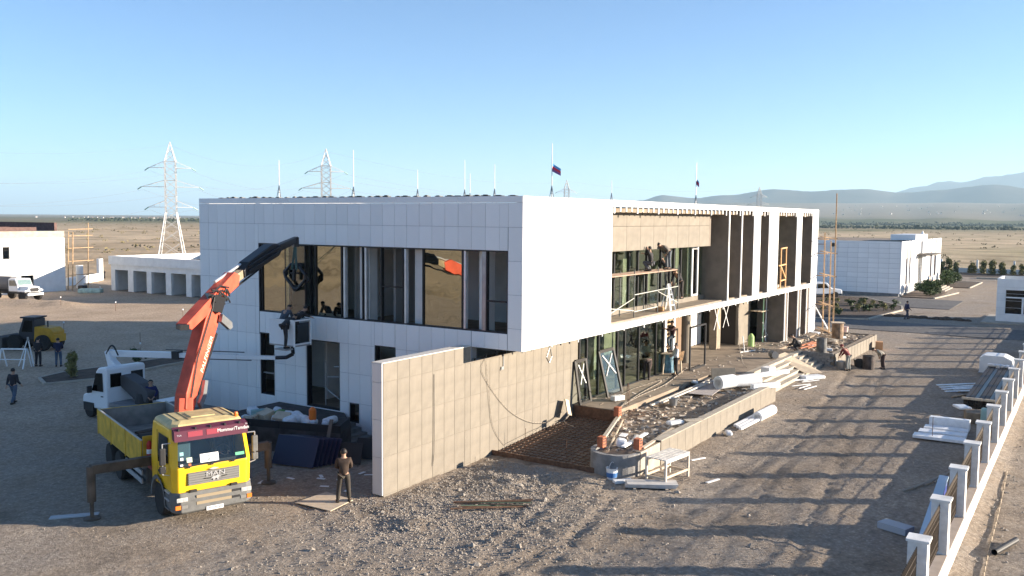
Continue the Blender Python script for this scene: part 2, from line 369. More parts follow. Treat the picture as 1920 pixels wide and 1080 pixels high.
def mountains(name, r0, depth, hfun, a0, a1, seed, m):
    na, nr = 420, 26; v = []; f = []
    for i in range(na + 1):
        d = a0 + (a1 - a0) * i / na; ang = FANG - d; H = hfun(d)
        for j in range(nr + 1):
            t = j / nr; rr = r0 + depth * t; x, y = rr * math.cos(ang), rr * math.sin(ang)
            prof = math.sin(math.pi * min(1, t * 1.15)) ** 1.2 if t < .87 else 0
            q = noise.hetero_terrain(Vector((x / 1800, y / 1800, seed)), 1.0, 2.1, 6, .7)
            rd_ = noise.ridged_multi_fractal(Vector((x / 1200, y / 1200, seed + 5)), .9, 2.2, 5, 1., 2.)
            v.append((x, y, H * .5 * prof * (.62 + .16 * q + .11 * rd_) + 90 - 60 * (t == 0) - 200 * (j == nr)))
    for i in range(na):
        for j in range(nr):
            a = i*(nr+1)+j; f.append((a, a+nr+1, a+nr+2, a+1))
    me = bpy.data.meshes.new(name); me.from_pydata(v, [], f); me.materials.append(m)
    for p in me.polygons: p.use_smooth = True
    o = bpy.data.objects.new(name, me); COL.objects.link(o); struct(o)
HILL = mat('bare_mountain', (.12,.11,.09), 1., var=.35, scale=.0012, spec=.02)
def px_d(x): return math.atan((x - 960) / FP)
def prof_curve(pts):
    def fn(d):
        x = 960 + FP * math.tan(max(-1.2, min(1.2, d)))
        if x <= pts[0][0]: return pts[0][1]
        for (xa, ya), (xb, yb) in zip(pts, pts[1:]):
            if x <= xb: return ya + (yb - ya) * sm(xa, xb, x)
        return pts[-1][1]
    return fn
mountains('hills', 7400, 2400, prof_curve(((1120, 20), (1200, 190), (1240, 300), (1300, 250), (1360, 330), (1440, 430), (1520, 330), (1600, 330), (1680, 300), (1760, 350), (1850, 440), (1960, 330), (2200, 400), (2600, 200))), px_d(1100), px_d(2700), 2.0, HILL)
mountains('mountains', 11800, 3600, prof_curve(((1180, 60), (1330, 420), (1440, 560), (1560, 470), (1640, 480), (1720, 720), (1780, 860), (1850, 980), (1950, 1120), (2200, 1100), (2700, 700))), px_d(1180), px_d(2900), 9.0, HILL)
# scattered crushed stone in front of the building
def stones():
    mb = MB(); rnd = random.Random(3)
    def stone(x, y, s):
        z = gz(x, y); a = rnd.random() * 6.28; k = 5
        o = len(mb.v); ca, sa = math.cos(a), math.sin(a); sx, sy, sz = s * (.7 + rnd.random() * .7), s * (.6 + rnd.random() * .5), s * (.45 + rnd.random() * .5)
        tilt = rnd.uniform(-.5, .5)
        for (px_, py_, pz_) in ((1,0,0),(.3,.9,.1),(-.8,.6,-.1),(-.9,-.5,.1),(.2,-1,0),(.2,.1,1),(-.3,-.1,.85)):
            X, Y, Z = px_*sx*(.8+.4*rnd.random()), py_*sy*(.8+.4*rnd.random()), pz_*sz + px_*tilt*s*.4
            mb.v.append((x + X*ca - Y*sa, y + X*sa + Y*ca, z + Z + .15 * s))
        mb.f.extend([tuple(o+i for i in t) for t in ((0,1,5),(1,2,6),(1,6,5),(2,3,6),(3,4,6),(4,0,5),(4,5,6))])
    n = 0
    while n < 42000:
        q = rnd.random()
        if q < .45: x, y = rnd.gauss(22.9, 3.0), rnd.gauss(16.2, 2.4)
        elif q < .55: x, y = rnd.gauss(27.0, 1.2), rnd.gauss(16.9, 1.0)
        else:
            x, y = rnd.uniform(14, 50), rnd.uniform(4.5, 26)
            if nz(x, y, .5) < -.05 and rnd.random() < .8: continue
        if not (10 < x < 55 and 3.6 < y < 27): continue
        if x > 27.9 and y > 13.2 : continue
        if y > 19.2 and x > 21.8: continue
        if y > 20 and rnd.random() < .6: continue
        s = .009 + .034 * rnd.random() ** 4 if q > .55 else .010 + .036 * rnd.random() ** 3.5
        if rnd.random() < .0012: s = .07 + .07 * rnd.random()
        stone(x, y, s); n += 1
    for k in range(1500):
        x, y = rnd.uniform(16, 60), rnd.uniform(-3, 2.5); stone(x, y, .02 + .06 * rnd.random() ** 3)
    solo(mb, 'gravel', STONE, 'loose grey crushed stone and rubble strewn over the earth', 'gravel', kind='stuff', base=(23, 16, 0))
stones()
# ------------------------------------------------------------------ survey helpers: image point -> point on a known plane of the place
def RAY(x, y): return MW @ Vector((x - 960, 540 - y, FP))
def G(x, y, z=0.):
    r = RAY(x, y); return EYE + r * ((z - EYE.z) / r.z)
def AX(x, y, X): r = RAY(x, y); return EYE + r * (X / r.x)
def AY(x, y, Y): r = RAY(x, y); return EYE + r * (Y / r.y)
# ------------------------------------------------------------------ main building
B = thing('office_building', 'two-storey white panelled office building with tall side fins under construction', 'building', (27.71, 17.62, 0))
FX, FY, TOP = 27.71, 17.62, 10.12
holes = [(18.28, 4.96, 31.90, 8.08), (30.93, 1.15, 31.87, 3.99), (26.88, .95, 28.88, 3.92), (23.75, 1.15, 24.89, 3.98), (25.77, .55, 26.32, 1.37)]
mb = MB()
for (y0, z0, y1, z1) in subtract((17.66, 0, 36, 9.86), holes + [(17, -1, 19.92, 4.38)]):
    mb.box(27.726, y0, z0, 28.05, y1, z1)
wall = mb.build('wall', JOINT, B)
# left facade panels, one object each
cols = [17.62, 18.26, 18.66] + [18.66 + .642 * k for k in range(1, 28)]; cols[-1] = 36.02
rows = [.14, 1.40, 2.66, 3.92, 5.18, 6.44, 7.70, 8.96, 9.87]
cache = {}
def panel(parent, w, h, x, y, z, face, m, name='facade_panel', t=.05, g=.010):
    k = (round(w, 2), round(h, 2), face, m.name, name)
    if k not in cache:
        q = MB(); c = .006
        a, b_ = g / 2, w - g / 2; lo, hi = g / 2, h - g / 2
        if face == 'x': P = lambda u, v, d: (d, u, v)
        else: P = lambda u, v, d: (u, d, v)
        q.add([P(a,lo,t),P(b_,lo,t),P(b_,hi,t),P(a,hi,t),P(a,lo,c),P(b_,lo,c),P(b_,hi,c),P(a,hi,c),P(a+c,lo+c,0),P(b_-c,lo+c,0),P(b_-c,hi-c,0),P(a+c,hi-c,0)],
              [(0,1,5,4),(1,2,6,5),(2,3,7,6),(3,0,4,7),(4,5,9,8),(5,6,10,9),(6,7,11,10),(7,4,8,11),(8,9,10,11)])
        cache[k] = q.mesh(name, m)
    L = parent.location
    return inst(cache[k], name, parent, (x - L.x, y - L.y, z - L.z))
rp = random.Random(5)
for a, b_ in zip(cols, cols[1:]):
    for lo, hi in zip(rows, rows[1:]):
        for (y0, z0, y1, z1) in subtract((a, lo, b_, hi), holes + [(17, -1, 19.92, 4.34)]):
            panel(B, y1 - y0, z1 - z0, FX + rp.uniform(0, .006), y0, z0, 'x', WHITE)
ys = [17.62, 20.6, 23.7, 26.8, 29.9, 33.0, 36.02]
for a, b_ in zip(ys, ys[1:]): panel(B, b_ - a, .25, FX, a, 9.87, 'x', WHITE, 'coping_panel')
# window reveals and frames of the left facade
def frame(y0, z0, y1, z1, x0=27.75, x1=28.0, w=.05, m=BLACKM, parent=B, name='window_frame'):
    q = MB(); q.box(x0, y0, z0, x1, y0 + w, z1).box(x0, y1 - w, z0, x1, y1, z1).box(x0 + .003, y0 + w, z0, x1, y1 - w, z0 + w).box(x0 + .003, y0 + w, z1 - w, x1, y1 - w, z1)
    return q.build(name, m, parent)
fr = frame(18.28, 4.96, 31.9, 8.08)
for h in holes[1:4]: frame(*h)
fr_hatch = frame(*holes[4])
def mull(y, w=.06, m=BLACKM, z0=5.01, z1=8.03): return MB().box(27.8, y - w/2, z0, 27.96, y + w/2, z1).build('mullion', m, fr)
for y, w, m in ((31.78, .05, BLACKM), (29.99, .06, BLACKM), (28.71, .05, BLACKM), (28.38, .07, BLACKM), (26.83, .07, BLACKM), (26.66, .10, STEEL), (25.62, .06, BLACKM), (25.45, .10, STEEL), (24.59, .06, BLACKM), (23.42, .07, BLACKM), (23.3, .09, STEEL), (22.39, .06, BLACKM), (20.44, .07, BLACKM), (20.32, .09, STEEL), (19.3, .05, BLACKM), (19.42, .18, GREYM)):
    mull(y, w, m)
MB().box(27.82, 23.42, 6.42, 27.94, 24.56, 6.48).build('transom', BLACKM, fr)
MB().box(27.82, 18.35, 6.12, 27.94, 19.28, 6.18).build('transom', BLACKM, fr)
MB().box(27.84, 31.0, 2.1, 27.92, 31.8, 2.16).build('transom', GREYM, fr)
for y0, y1 in ((29.99, 31.75), (26.87, 28.34), (20.48, 22.36)):
    p = MB().box(27.86, y0 + .02, 5.02, 27.885, y1 - .02, 8.02).build('window_pane', GOLD, B)
# interior of the left rooms
q = MB(); q.box(28.06, 18.0, 4.62, 33.4, 35.8, 4.74)
q.build('upper_floor_slab', CONC, B)
MB().box(28.06, 17.9, 8.3, 33.4, 35.8, 8.4).build('ceiling', PLASTER, B)
MB().box(32.3, 18.0, 4.75, 32.5, 35.8, 8.29).build('partition_wall', PLASTER, B)
for y0, y1 in ((25.68, 26.23), (22.45, 23.2), (19.58, 19.98), (28.42, 28.68)):
    MB().box(28.3, y0, 4.75, 28.8, y1, 8.29).build('column', PLASTER, B)
for y0, y1, z1 in ((24.0, 24.9, 6.9), (18.7, 19.5, 7.0), (28.9, 29.7, 6.95)):
    d = MB().box(32.22, y0, 4.76, 32.29, y1, z1).build('door', WHITEP if y0 != 24.0 else PLASTB, B); MB().box(32.16, y0 + .08, 5.75, 32.215, y0 + .16, 5.8).build('handle', BLACKM, d)
MB().box(29.2, 25.0, 4.75, 32.2, 25.12, 8.29).build('partition_wall', mat('grey_plaster', (.33,.33,.33), .9), B)
MB().box(29.2, 27.3, 4.75, 32.2, 27.4, 8.29).build('partition_wall', PLASTER, B)
# rooms below: dark hall behind door and windows
q = MB(); q.box(28.06, 19.95, .80, 33.4, 35.8, .93); q.build('ground_floor_slab', CONC, B)
MB().box(31.2, 20.2, .94, 31.4, 35.8, 4.33).build('partition_wall', PLASTER, B)
MB().box(29.3, 29.2, .94, 31.19, 29.35, 4.33).build('partition_wall', PLASTER, B)
MB().box(29.9, 26.95, .94, 29.96, 28.05, 3.2).build('door', PLASTB, B)
q = MB(); q.box(28.3, 28.3, .94, 28.33, 28.33, 2.9).box(28.3, 27.3, .94, 28.33, 27.33, 2.9)
q.tube((28.31, 27.3, 1.2), (28.31, 28.4, 1.75), .015).tube((28.31, 27.3, 2.3), (28.31, 28.4, 2.2), .015).tube((28.31, 27.28, 2.75), (28.31, 27.75, 2.72), .02)
solo(q, 'tube_scaffold', STEEL, 'small steel scaffold frame standing inside the left facade doorway', 'scaffold')
# roof, back walls, soffit
MB().box(28.06, 17.9, 9.6, 69.2, 35.7, 9.8).build('roof', CONC, B)
MB().box(28.06, 35.72, 0, 69.45, 36, 10.1).build('wall', PLASTER, B)
MB().box(69.2, 19.3, 4.63, 69.46, 35.71, 10.1).build('wall', CLAD, B)
MB().box(69.2, 19.6, 0, 69.46, 35.71, 4.33).build('wall', PLASTER, B)
MB().box(27.78, 17.66, 4.36, 69.4, 35.7, 4.61).build('soffit_slab', CONCD, B)
# row of black clamps left along the left parapet
ck = MB().box(0, 0, 0, .2, .26, .035).box(.02, .05, .035, .1, .2, .06).mesh('roof_clamp', BLACKM)
yk = 18.0
while yk < 34.5:
    inst(ck, 'roof_clamp', B, (.08, yk - 17.62, TOP), (0, 0, rp.uniform(-.1, .1)), (1, rp.uniform(.6, 1.5), rp.uniform(.5, 1.3))); yk += rp.choice((.42, .5, .62))
# bright front face: end block, bands, wide and thin fins
def slab(name, x0, y0, z0, x1, y1, z1, m, parent=B): return MB().box(x0, y0, z0, x1, y1, z1).build(name, m, parent)
for xa_ in range(11):
    for lo, hi in zip([4.34] + rows[4:], rows[4:] + [TOP]):
        panel(B, 7.19/11, hi - lo, 27.78 + xa_*7.19/11, FY - .012 + rp.uniform(0, .003), lo, 'y', WHITE, 'facade_panel', t=.03, g=.006)
slab('facade_block', 27.775, FY, 4.34, 34.97, 17.95, TOP, CLAD)
slab('block_return', 34.6, 17.951, 4.63, 34.969, 19.3, 9.84, TAUPE)
slab('facade_band', 34.97, FY, 9.85, 69.5, 18.1, TOP + .004, CLAD)
slab('facade_band', 34.97, FY, 4.34, 69.5, 17.9, 4.62, CLAD)
for x0, x1 in ((54.29, 55.58), (57.34, 59.38), (63.75, 65.05), (67.85, 69.5)):
    slab('facade_fin', x0, FY + .003, 4.62, x1, FY + .045, 9.85, CLAD)
    slab('fin_board', x0 + .02, FY + .046, 4.64, x1 - .02, 19.6, 9.84, TAUPE)
for x0 in (49.8, 52.0):
    slab('facade_fin', x0, FY + .003, 4.62, x0 + .16, FY + .045, 9.85, CLAD)
    slab('fin_board', x0 + .015, FY + .046, 4.64, x0 + .145, 19.6, 9.84, TAUPE)
slab('soffit', 34.98, 18.72, 9.72, 69.2, 19.9, 9.84, TAUPE)
for i in range(58):                              # cut profile ends hanging under the top band
    x = 35.2 + i * .59
    slab('bracket', x, 17.66, 9.85 - (.22 if i % 4 else .30), x + .10, 17.70, 9.849, CLAD)
for i in range(54):                              # and under the lower band
    x = 30.2 + i * .72
    slab('bracket', x, 17.8, 4.34 - (.10 + .10 * rp.random()), x + .06, 17.84, 4.339, BLACKM if i % 3 else CLAD)
# balcony: floor, kerb, glazing, beige band
slab('balcony_floor', 34.98, 17.9, 4.615, 69.2, 19.9, 4.68, CONC)
slab('balcony_kerb', 34.98, 19.05, 4.68, 49.8, 19.3, 4.93, BEIGEW)
for i in range(9):
    for z0, z1 in ((7.8, 8.96), (8.96, 9.60)):
        panel(B, 1.532, z1 - z0, 34.99 + i * 1.532, 18.42, z0, 'y', BEIGE, 'band_panel', g=.012)
slab('band_backing', 34.98, 18.475, 7.8, 48.78, 18.7, 9.59, TAUPE)
slab('void_shade_sheet', 34.98, 18.73, 9.5, 48.78, 18.78, 9.715, DARK)  # near-black sheet: shade of the open gap above the band, put into colour
slab('band_return', 48.785, 18.42, 7.8, 49.0, 19.6, 9.69, TAUPE)
gl = slab('upper_glazing', 34.98, 19.2, 4.94, 69.2, 19.22, 9.6, GREENG)
for px in (1150, 1178, 1195, 1212, 1238, 1262, 1275, 1317, 1331):
    x = AY(px, 520, 19.2).x; slab('mullion', x - .05, 19.14, 4.94, x + .05, 19.28, 7.85, BLACKM, gl)
xa, xb = AY(1293, 520, 19.2).x, AY(1305, 520, 19.2).x
d = slab('glass_door_leaf', xa + .15, 19.12, 5.05, xb - .15, 19.14, 7.6, DARKG)
for x0, x1, z0, z1 in ((xa, xa + .14, 4.95, 7.78), (xb - .14, xb, 4.95, 7.78), (xa + .14, xb - .14, 7.62, 7.78), (xa + .14, xb - .14, 4.95, 5.05)):
    slab('door_frame', x0, 19.06, z0, x1, 19.13, z1, WHITEP, d)
GBP = mat('grey_beige_plaster', (.30,.29,.25), .9, var=.12, scale=.8)
slab('rear_wall', 34.98, 24.0, 4.68, 69.2, 24.2, 9.6, GBP)
slab('upper_room_floor', 33.5, 19.3, 4.62, 69.2, 24.0, 4.69, CONC)
for x in (38.2, 43.0, 47.6, 52, 57, 62):
    slab('column', x, 21.0, 4.7, x + .45, 21.45, 9.6, GBP)
slab('side_wall', 33.45, 19.32, 4.68, 33.6, 24.0, 9.6, PLASTER)
slab('end_recess_panel', 59.5, 19.3, 4.7, 60.3, 19.42, 9.6, BEIGEW)
# ground floor on the terrace side
for i, x0 in enumerate([22.18 + .642 * k for k in range(21)]):
    pass
GF = slab('ground_glazing', 35.36, 19.50, .95, 45.0, 19.52, 4.33, GREENG)
for px in (1085, 1099, 1121, 1156, 1170, 1196, 1228, 1241):
    x = AY(px, 700, 19.5).x; slab('mullion', x - .045, 19.45, .95, x + .045, 19.58, 4.33, BLACKM, GF)
slab('sill_rail', 35.36, 19.44, .905, 45.0, 19.56, .95, BLACKM, GF)
slab('rear_wall', 35.4, 25.0, .92, 69.2, 25.2, 4.33, GBP)
slab('inner_wall', 33.45, 20.0, .92, 33.6, 25, 4.33, PLASTER)
for x in (37.6, 41.0, 44.3): slab('column', x, 21.6, .92, x + .4, 22.0, 4.33, GBP)
slab('counter', 39.4, 22.4, .92, 42.6, 23.0, 2.0, mat('brown_board', (.16,.10,.06), .7))
R1 = slab('recess_glazing', 45.1, 22.25, .95, 58.2, 22.27, 4.33, GREENG)
for k in range(9):
    x = 45.5 + k * 1.55; slab('mullion', x - .05, 22.2, .95, x + .05, 22.33, 4.33, BLACKM, R1)
for x0, x1, m in ((52.6, 54.2, PLASTER), (55.2, 57.4, PLASTER), (49.0, 50.6, BEIGEW)):
    slab('recess_panel', x0, 22.1, .92, x1, 22.18, 4.33, m, R1)
slab('return_wall', 44.95, 19.53, .92, 45.08, 22.24, 4.33, DARKG)
slab('white_jamb', 45.3, 19.5, .92, 45.55, 19.75, 4.33, WHITEP)
slab('white_jamb', 46.5, 19.5, .92, 46.75, 19.75, 4.33, WHITEP)
for k in range(15):
    slab('lattice_rung', 45.56, 19.56, 1.05 + k * .22, 46.49, 19.62, 1.12 + k * .22, WOOD)
slab('recess_infill', 46.9, 19.9, .92, 48.6, 20.1, 4.33, mat('brown_core', (.22,.15,.10), .9))
c = MB().lathe((49.3, 19.95, .9), ((.32, 0), (.32, 3.44)), 20); c.build('round_column', BEIGEW, B, smooth=False)
slab('square_column', 55.25, 20.2, .92, 55.95, 20.7, 4.34, mat('weathered_column', (.30,.245,.18), .85, var=.15))
slab('stone_screen', 58.15, 19.75, .92, 60.5, 19.95, 4.33, BEIGEW)
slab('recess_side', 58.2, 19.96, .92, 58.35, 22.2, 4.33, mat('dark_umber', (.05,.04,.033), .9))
slab('back_of_recess', 60.5, 21.0, .92, 61.5, 21.1, 4.33, TAUPE)
for x0, x1 in ((61.5, 62.27), (64.67, 65.5), (67.0, 67.85)):
    slab('fin_board', x0 + .03, 17.72, .92, x1 - .03, 19.6, 4.33, TAUPE)
    slab('edge_strip', x0, 17.66, .92, x0 + .10, 17.719, 4.338, CLAD); slab('edge_strip', x1 - .10, 17.66, .92, x1, 17.719, 4.338, CLAD)
slab('facade_fin', 67.86, FY + .003, .1, 69.5, FY + .045, 4.339, CLAD)
slab('fin_board', 67.9, FY + .046, .1, 69.3, 19.59, 4.33, TAUPE)
slab('rear_wall', 62.3, 19.5, .92, 69.2, 19.58, 4.33, TAUPE)
# ------------------------------------------------------------------ free-standing beige wall
WL = thing('stone_clad_wall', 'long free-standing wall clad in beige stone panels beside the white building', 'wall', (22.0, 19.44, 0))
MB().box(22.05, 19.452, 0, 27.0, 19.86, 4.44).build('core', BEIGEW, WL)
MB().box(27.0, 19.452, 0, 35.3, 19.86, 3.90).build('core', BEIGEW, WL)
wc = [22.07, 22.78, 23.43, 24.09, 24.70, 25.37, 26.0, 26.64, 27.0] + [27.0 + .64 * k for k in range(1, 13)] + [35.34]
wr = [-.1, .04, 1.32, 2.59, 3.85, 4.48]
for a, b_ in zip(wc, wc[1:]):
    for lo, hi in zip(wr, wr[1:]):
        if a >= 26.99 and lo > 3.8: continue
        panel(WL, b_ - a, hi - lo, a, 19.44 + rp.uniform(0, .004), lo, 'y', BEIGE, 'stone_panel', g=.006)
ENDW = mat('pale_end_panel', (.62,.60,.58), .6)
for lo, hi in zip(wr[1:], wr[2:]): panel(WL, .44, hi - lo, 22.0, 19.44, lo, 'x', ENDW, 'end_panel', t=.05, g=.010)
MB().box(22.0, 19.435, 4.482, 27.0, 19.9, 4.51).build('coping', mat('pale_coping', (.66,.62,.55), .6), WL)
MB().box(26.98, 19.46, 3.9, 27.05, 19.84, 4.48).build('notch_sheet', GREYM, WL)
for k in range(11): MB().box(27.3 + .72 * k, 19.46, 3.85, 27.36 + .72 * k, 19.5, 3.98 + .06 * (k % 3)).build('clip', BLACKM, WL)
for pts in (((24.75, 19.42, 3.75), (24.75, 19.41, 1.6), (24.72, 19.40, .9), (24.66, 19.41, .45)),):
    solo(MB().path(pts, .010), 'hanging_wire', BLACKM, 'thin dark wire hanging down the middle of the beige wall', 'wire')
def cable(pts, r, name, m, label, sub=8):
    P = [Vector(p) for p in pts]; out = []
    for i in range(len(P) - 1):
        p0, p1, p2, p3 = P[max(0, i-1)], P[i], P[i+1], P[min(len(P)-1, i+2)]
        for k in range(sub):
            t = k / sub; out.append(.5 * ((2*p1) + (p2-p0)*t + (2*p0-5*p1+4*p2-p3)*t*t + (3*p1-p0-3*p2+p3)*t**3))
    out.append(P[-1]); return solo(MB().path(out, r, 5), name, m, label, 'cable', smooth=True)
CBL = mat('pale_cable', (.36,.31,.25), .7)
cable([(27.9, 19.4, 3.9), AY(905, 700, 19.40), AY(945, 760, 19.4), AY(985, 788, 19.38), AY(1025, 792, 19.3), G(1050, 775, .72), G(1085, 752, .96), (37.5, 18.6, .93), G(1190, 728, .93), G(1240, 712, .93)], .011, 'power_cable', CBL, 'pale power cable drooping from the wall top to the terrace glazing')
cable([(27.95, 19.4, 3.9), AY(917, 745, 19.4), AY(925, 800, 19.4), AY(945, 832, 19.38), G(965, 828, .33), G(1010, 806, .47), G(1055, 790, .62), G(1070, 775, .78), G(1058, 790, .66), G(1075, 800, .6)], .010, 'power_cable', CBL, 'pale cable hanging in a loop down the wall onto the rebar slope')
solo(MB().path([AY(944, 664, 19.42), AY(944, 690, 19.42), AY(938, 694, 19.42)], .02).obox(AY(942, 690, 19.41), (.16, .03, .12)), 'wire_bracket', GREYM, 'small crooked wire bracket dangling on the beige wall', 'bracket')
solo(MB().path([AY(1031, 651, 19.42), AY(1025, 670, 19.42), AY(1030, 680, 19.42), AY(1035, 668, 19.42), AY(1032, 651, 19.42)], .014), 'wire_loop', GREYM, 'loop of grey wire hanging under the building overhang', 'wire')
# ------------------------------------------------------------------ terrace, stairs, planters, rebar slope
T = thing('terrace', 'raw concrete entrance terrace along the front of the white building', 'terrace', (46, 17, 0))
MB().box(35.0, 17.2, -.3, 46.0, 25.0, .90).build('floor_slab', CONC, T)
MB().box(46.0, 15.85, -.3, 58.2, 25.0, .898).build('floor_slab', CONC, T)
MB().box(58.2, 17.0, -.3, 70.6, 25.0, .90).build('floor_slab', CONC, T)
MB().box(34.93, 17.15, -.1, 34.998, 19.4, .87).build('form_board', RUST, T)
S = thing('entrance_stairs', 'wide flight of five pale concrete steps up to the terrace', 'stairs', (52, 14.9, 0))
for k in range(5):
    y1 = 15.84 - .34 * k; zt = .895 - .17 * (k + 0) - .002
    MB().box(45.75, y1 - .345, -.2, 58.0, y1, zt - .045).build('riser', CONCL, S)
    for a in range(6):
        x0 = 45.75 + a * 2.0417
        MB().box(x0 + .01, y1 - .37, zt - .045, x0 + 2.03, y1 - .002, zt + rp.uniform(0, .006)).build('tread', CONCL, S)
PL = thing('planter', 'long low planter with beige front wall and rounded raw concrete nose', 'planter', (37, 13.5, 0))
for k in range(18):
    x0 = 31.0 + k * .805
    panel(PL, .805, .93, x0, 13.40 + rp.uniform(0, .005), -.03, 'y', BEIGE, 'stone_panel', g=.01)
for x0, x1 in ((29.25, 29.95), (29.98, 30.98)): MB().box(x0, 13.43, -.05, x1, 13.47, .86).build('concrete_panel', CONCL, PL)
MB().box(29.25, 13.475, -.2, 45.5, 13.64, .86).build('wall', CONC, PL)
MB().box(31.0, 13.39, .905, 44.4, 13.72, .94).build('coping', CONCL, PL)
MB().box(45.46, 13.41, -.1, 45.56, 15.8, .93).build('end_panel', BEIGEW, PL)
nose = MB(); n_ = 16; cx, cy = 29.3, 14.42
pts = []
for k in range(n_ + 1):
    a = R(270 - 205 * k / n_); pts.append((a,))
for k in range(n_):
    a0, a1 = pts[k][0], pts[k+1][0]
    P = lambda a, r, z: (cx + r * math.cos(a), cy + r * math.sin(a), z)
    nose.add([P(a0,.97,-.1),P(a1,.97,-.1),P(a1,.97,.82+.02*nz(k,1,.9)),P(a0,.97,.82+.02*nz(k-1,1,.9)),P(a0,.80,-.1),P(a1,.80,-.1),P(a1,.80,.82),P(a0,.80,.82)],
             [(0,1,2,3),(7,6,5,4),(3,2,6,7)])
nose.build('rounded_nose', mat('grey_block', (.24,.235,.23), .9, var=.2, scale=3, bump=.4), PL)
bk = MB(); bk.beam((29.5, 15.35, .35), (34.95, 17.1, .38), .14, .8); bk.build('back_wall', CONCL, PL)
def strip(fy0, fy1, x0, x1, fz, name, m, nx=60, ny=16, parent=None):
    v = []; f = []
    for i in range(nx+1):
        x = x0 + (x1-x0)*i/nx; a, b2 = fy0(x), fy1(x)
        for j in range(ny+1):
            y = a + (b2-a)*j/ny; v.append((x, y, fz(x, y)))
    for i in range(nx):
        for j in range(ny):
            a = i*(ny+1)+j; f.append((a, a+ny+1, a+ny+2, a+1))
    off = parent.location if parent else Vector((0,0,0))
    me = bpy.data.meshes.new(name); me.from_pydata([(a-off.x, b2-off.y, c2-off.z) for a, b2, c2 in v], [], f); me.materials.append(m)
    for p in me.polygons: p.use_smooth = True
    o = bpy.data.objects.new(name, me); COL.objects.link(o); o.parent = parent; return o
ymax = lambda x: min(17.19, 15.22 + (x - 29.3) * .325) if x > 29.3 else 14.42 + .8 * math.sqrt(max(0, 1 - ((x - 29.3) / .82) ** 2))
ymin = lambda x: 13.62 if x > 29.3 else 14.42 - .8 * math.sqrt(max(0, 1 - ((x - 29.3) / .82) ** 2))
strip(ymin, ymax, 28.5, 45.45, lambda x, y: .62 + .10 * nz(x, y, .9) + .06 * nz(x, y, 2.6), 'soil_fill', RUBBLE, 110, 22, PL)
RS = strip(lambda x: ymax(max(x, 29.4)) + .05 if x > 29.2 else 15.2 + (29.2 - x) * .1, lambda x: 19.43, 27.6, 34.94, lambda x, y: max(-.05, min(.4, (x - 28.2) * .055)) + .03 * nz(x, y, 2), 'ramp_ground', mat('ramp_earth', (.20,.165,.13), .95, var=.3, scale=3, bump=.6, bscale=12), 50, 30)
struct(RS)
RM = thing('rebar_mat', 'rusty rebar grid laid over the dark earth slope beside the beige wall', 'rebar', (31.5, 17.3, 0))
zr = lambda x: max(.03, min(.45, (x - 28.2) * .055 + .055))
for k in range(15):
    y = 15.55 + k * .27; x0 = max(28.5, 29.4 + (y - 15.3) / .325 if y > 15.3 else 28.5) if y < 17.1 else 28.4
    x0 = 28.5; x1 = min(34.9, 29.4 + (y - 15.35) / .325) if False else 34.9
    x1 = min(34.9, (y - 15.4) / .325 + 29.6) if y < 17.1 else 34.9
    if x1 - x0 > .5: pass
    xs = x0
    MB().path([(xs, y, zr(xs)), (max(xs + .1, min(28.7, x1)), y, zr(28.7)), (x1, y, zr(x1))], .018, 5).build('rebar', RUST, RM)
for k in range(22):
    x = 28.7 + k * .285; y0 = ymax(max(29.4, x)) + .15
    MB().tube((x, y0, zr(x) + .022), (x, 19.38, zr(x) + .022), .018, n=5).build('rebar', RUST, RM)
for k, (px, py) in enumerate(((912, 832), (985, 840), (1062, 862), (893, 846))):
    p = G(px, py, .1); MB().tube(p, p + Vector((0, 0, .8)), .011, n=5).build('rebar', RUST, RM)
a, b_ = G(917, 850, .05), G(1128, 888, .05)
solo(MB().beam(a + Vector((0,0,.06)), b_ + Vector((0,0,.06)), .05, .2), 'form_board', RUST, 'rusty formwork board across the foot of the rebar slope', 'board')
# second planter beyond the stairs
P2 = thing('planter', 'far low beige planter wall past the stairs filled with rubble', 'planter', (64, 13.6, 0))
for k in range(14): panel(P2, .87, .92, 58.1 + k * .87, 13.40 - .01 * k + rp.uniform(0, .005), -.04, 'y', BEIGE, 'stone_panel', g=.01)
MB().box(58.1, 13.47, -.2, 70.2, 13.75, .86).build('wall', CONC, P2)
for r_ in range(5):
    for k in range(7):
        y0 = 13.52 + k * .34 + (.17 if r_ % 2 else 0)
        MB().box(57.98 + rp.uniform(-.01, .01), y0, -.02 + r_ * .19, 58.12, min(15.9, y0 + .325), .155 + r_ * .19).build('block', MATS['grey_block'], P2)
MB().box(70.1, 13.4, -.2, 70.3, 17, .86).build('wall', BEIGEW, P2)
strip(lambda x: 13.74, lambda x: 17.0, 58.13, 70.1, lambda x, y: .74 + .10 * nz(x, y, .8) + .08 * nz(x, y, 2.2), 'soil_fill', RUBBLE, 70, 24, P2)
# ------------------------------------------------------------------ terrace clutter
def pipe(p, q, r, name, m, label, cat, group=None, n=10): return solo(MB().tube(p, q, r, n=n), name, m, label, cat, group)
def boxthing(c, size, rz, name, m, label, cat, group=None, rot=None, bevel=.006):
    mb = MB().obox((0,0,0), size, (0,0,rz) if rot is None else rot); return solo(MB().add([Vector(v) + Vector(c) for v in mb.v], mb.f), name, m, label, cat, group, bevel=bevel)
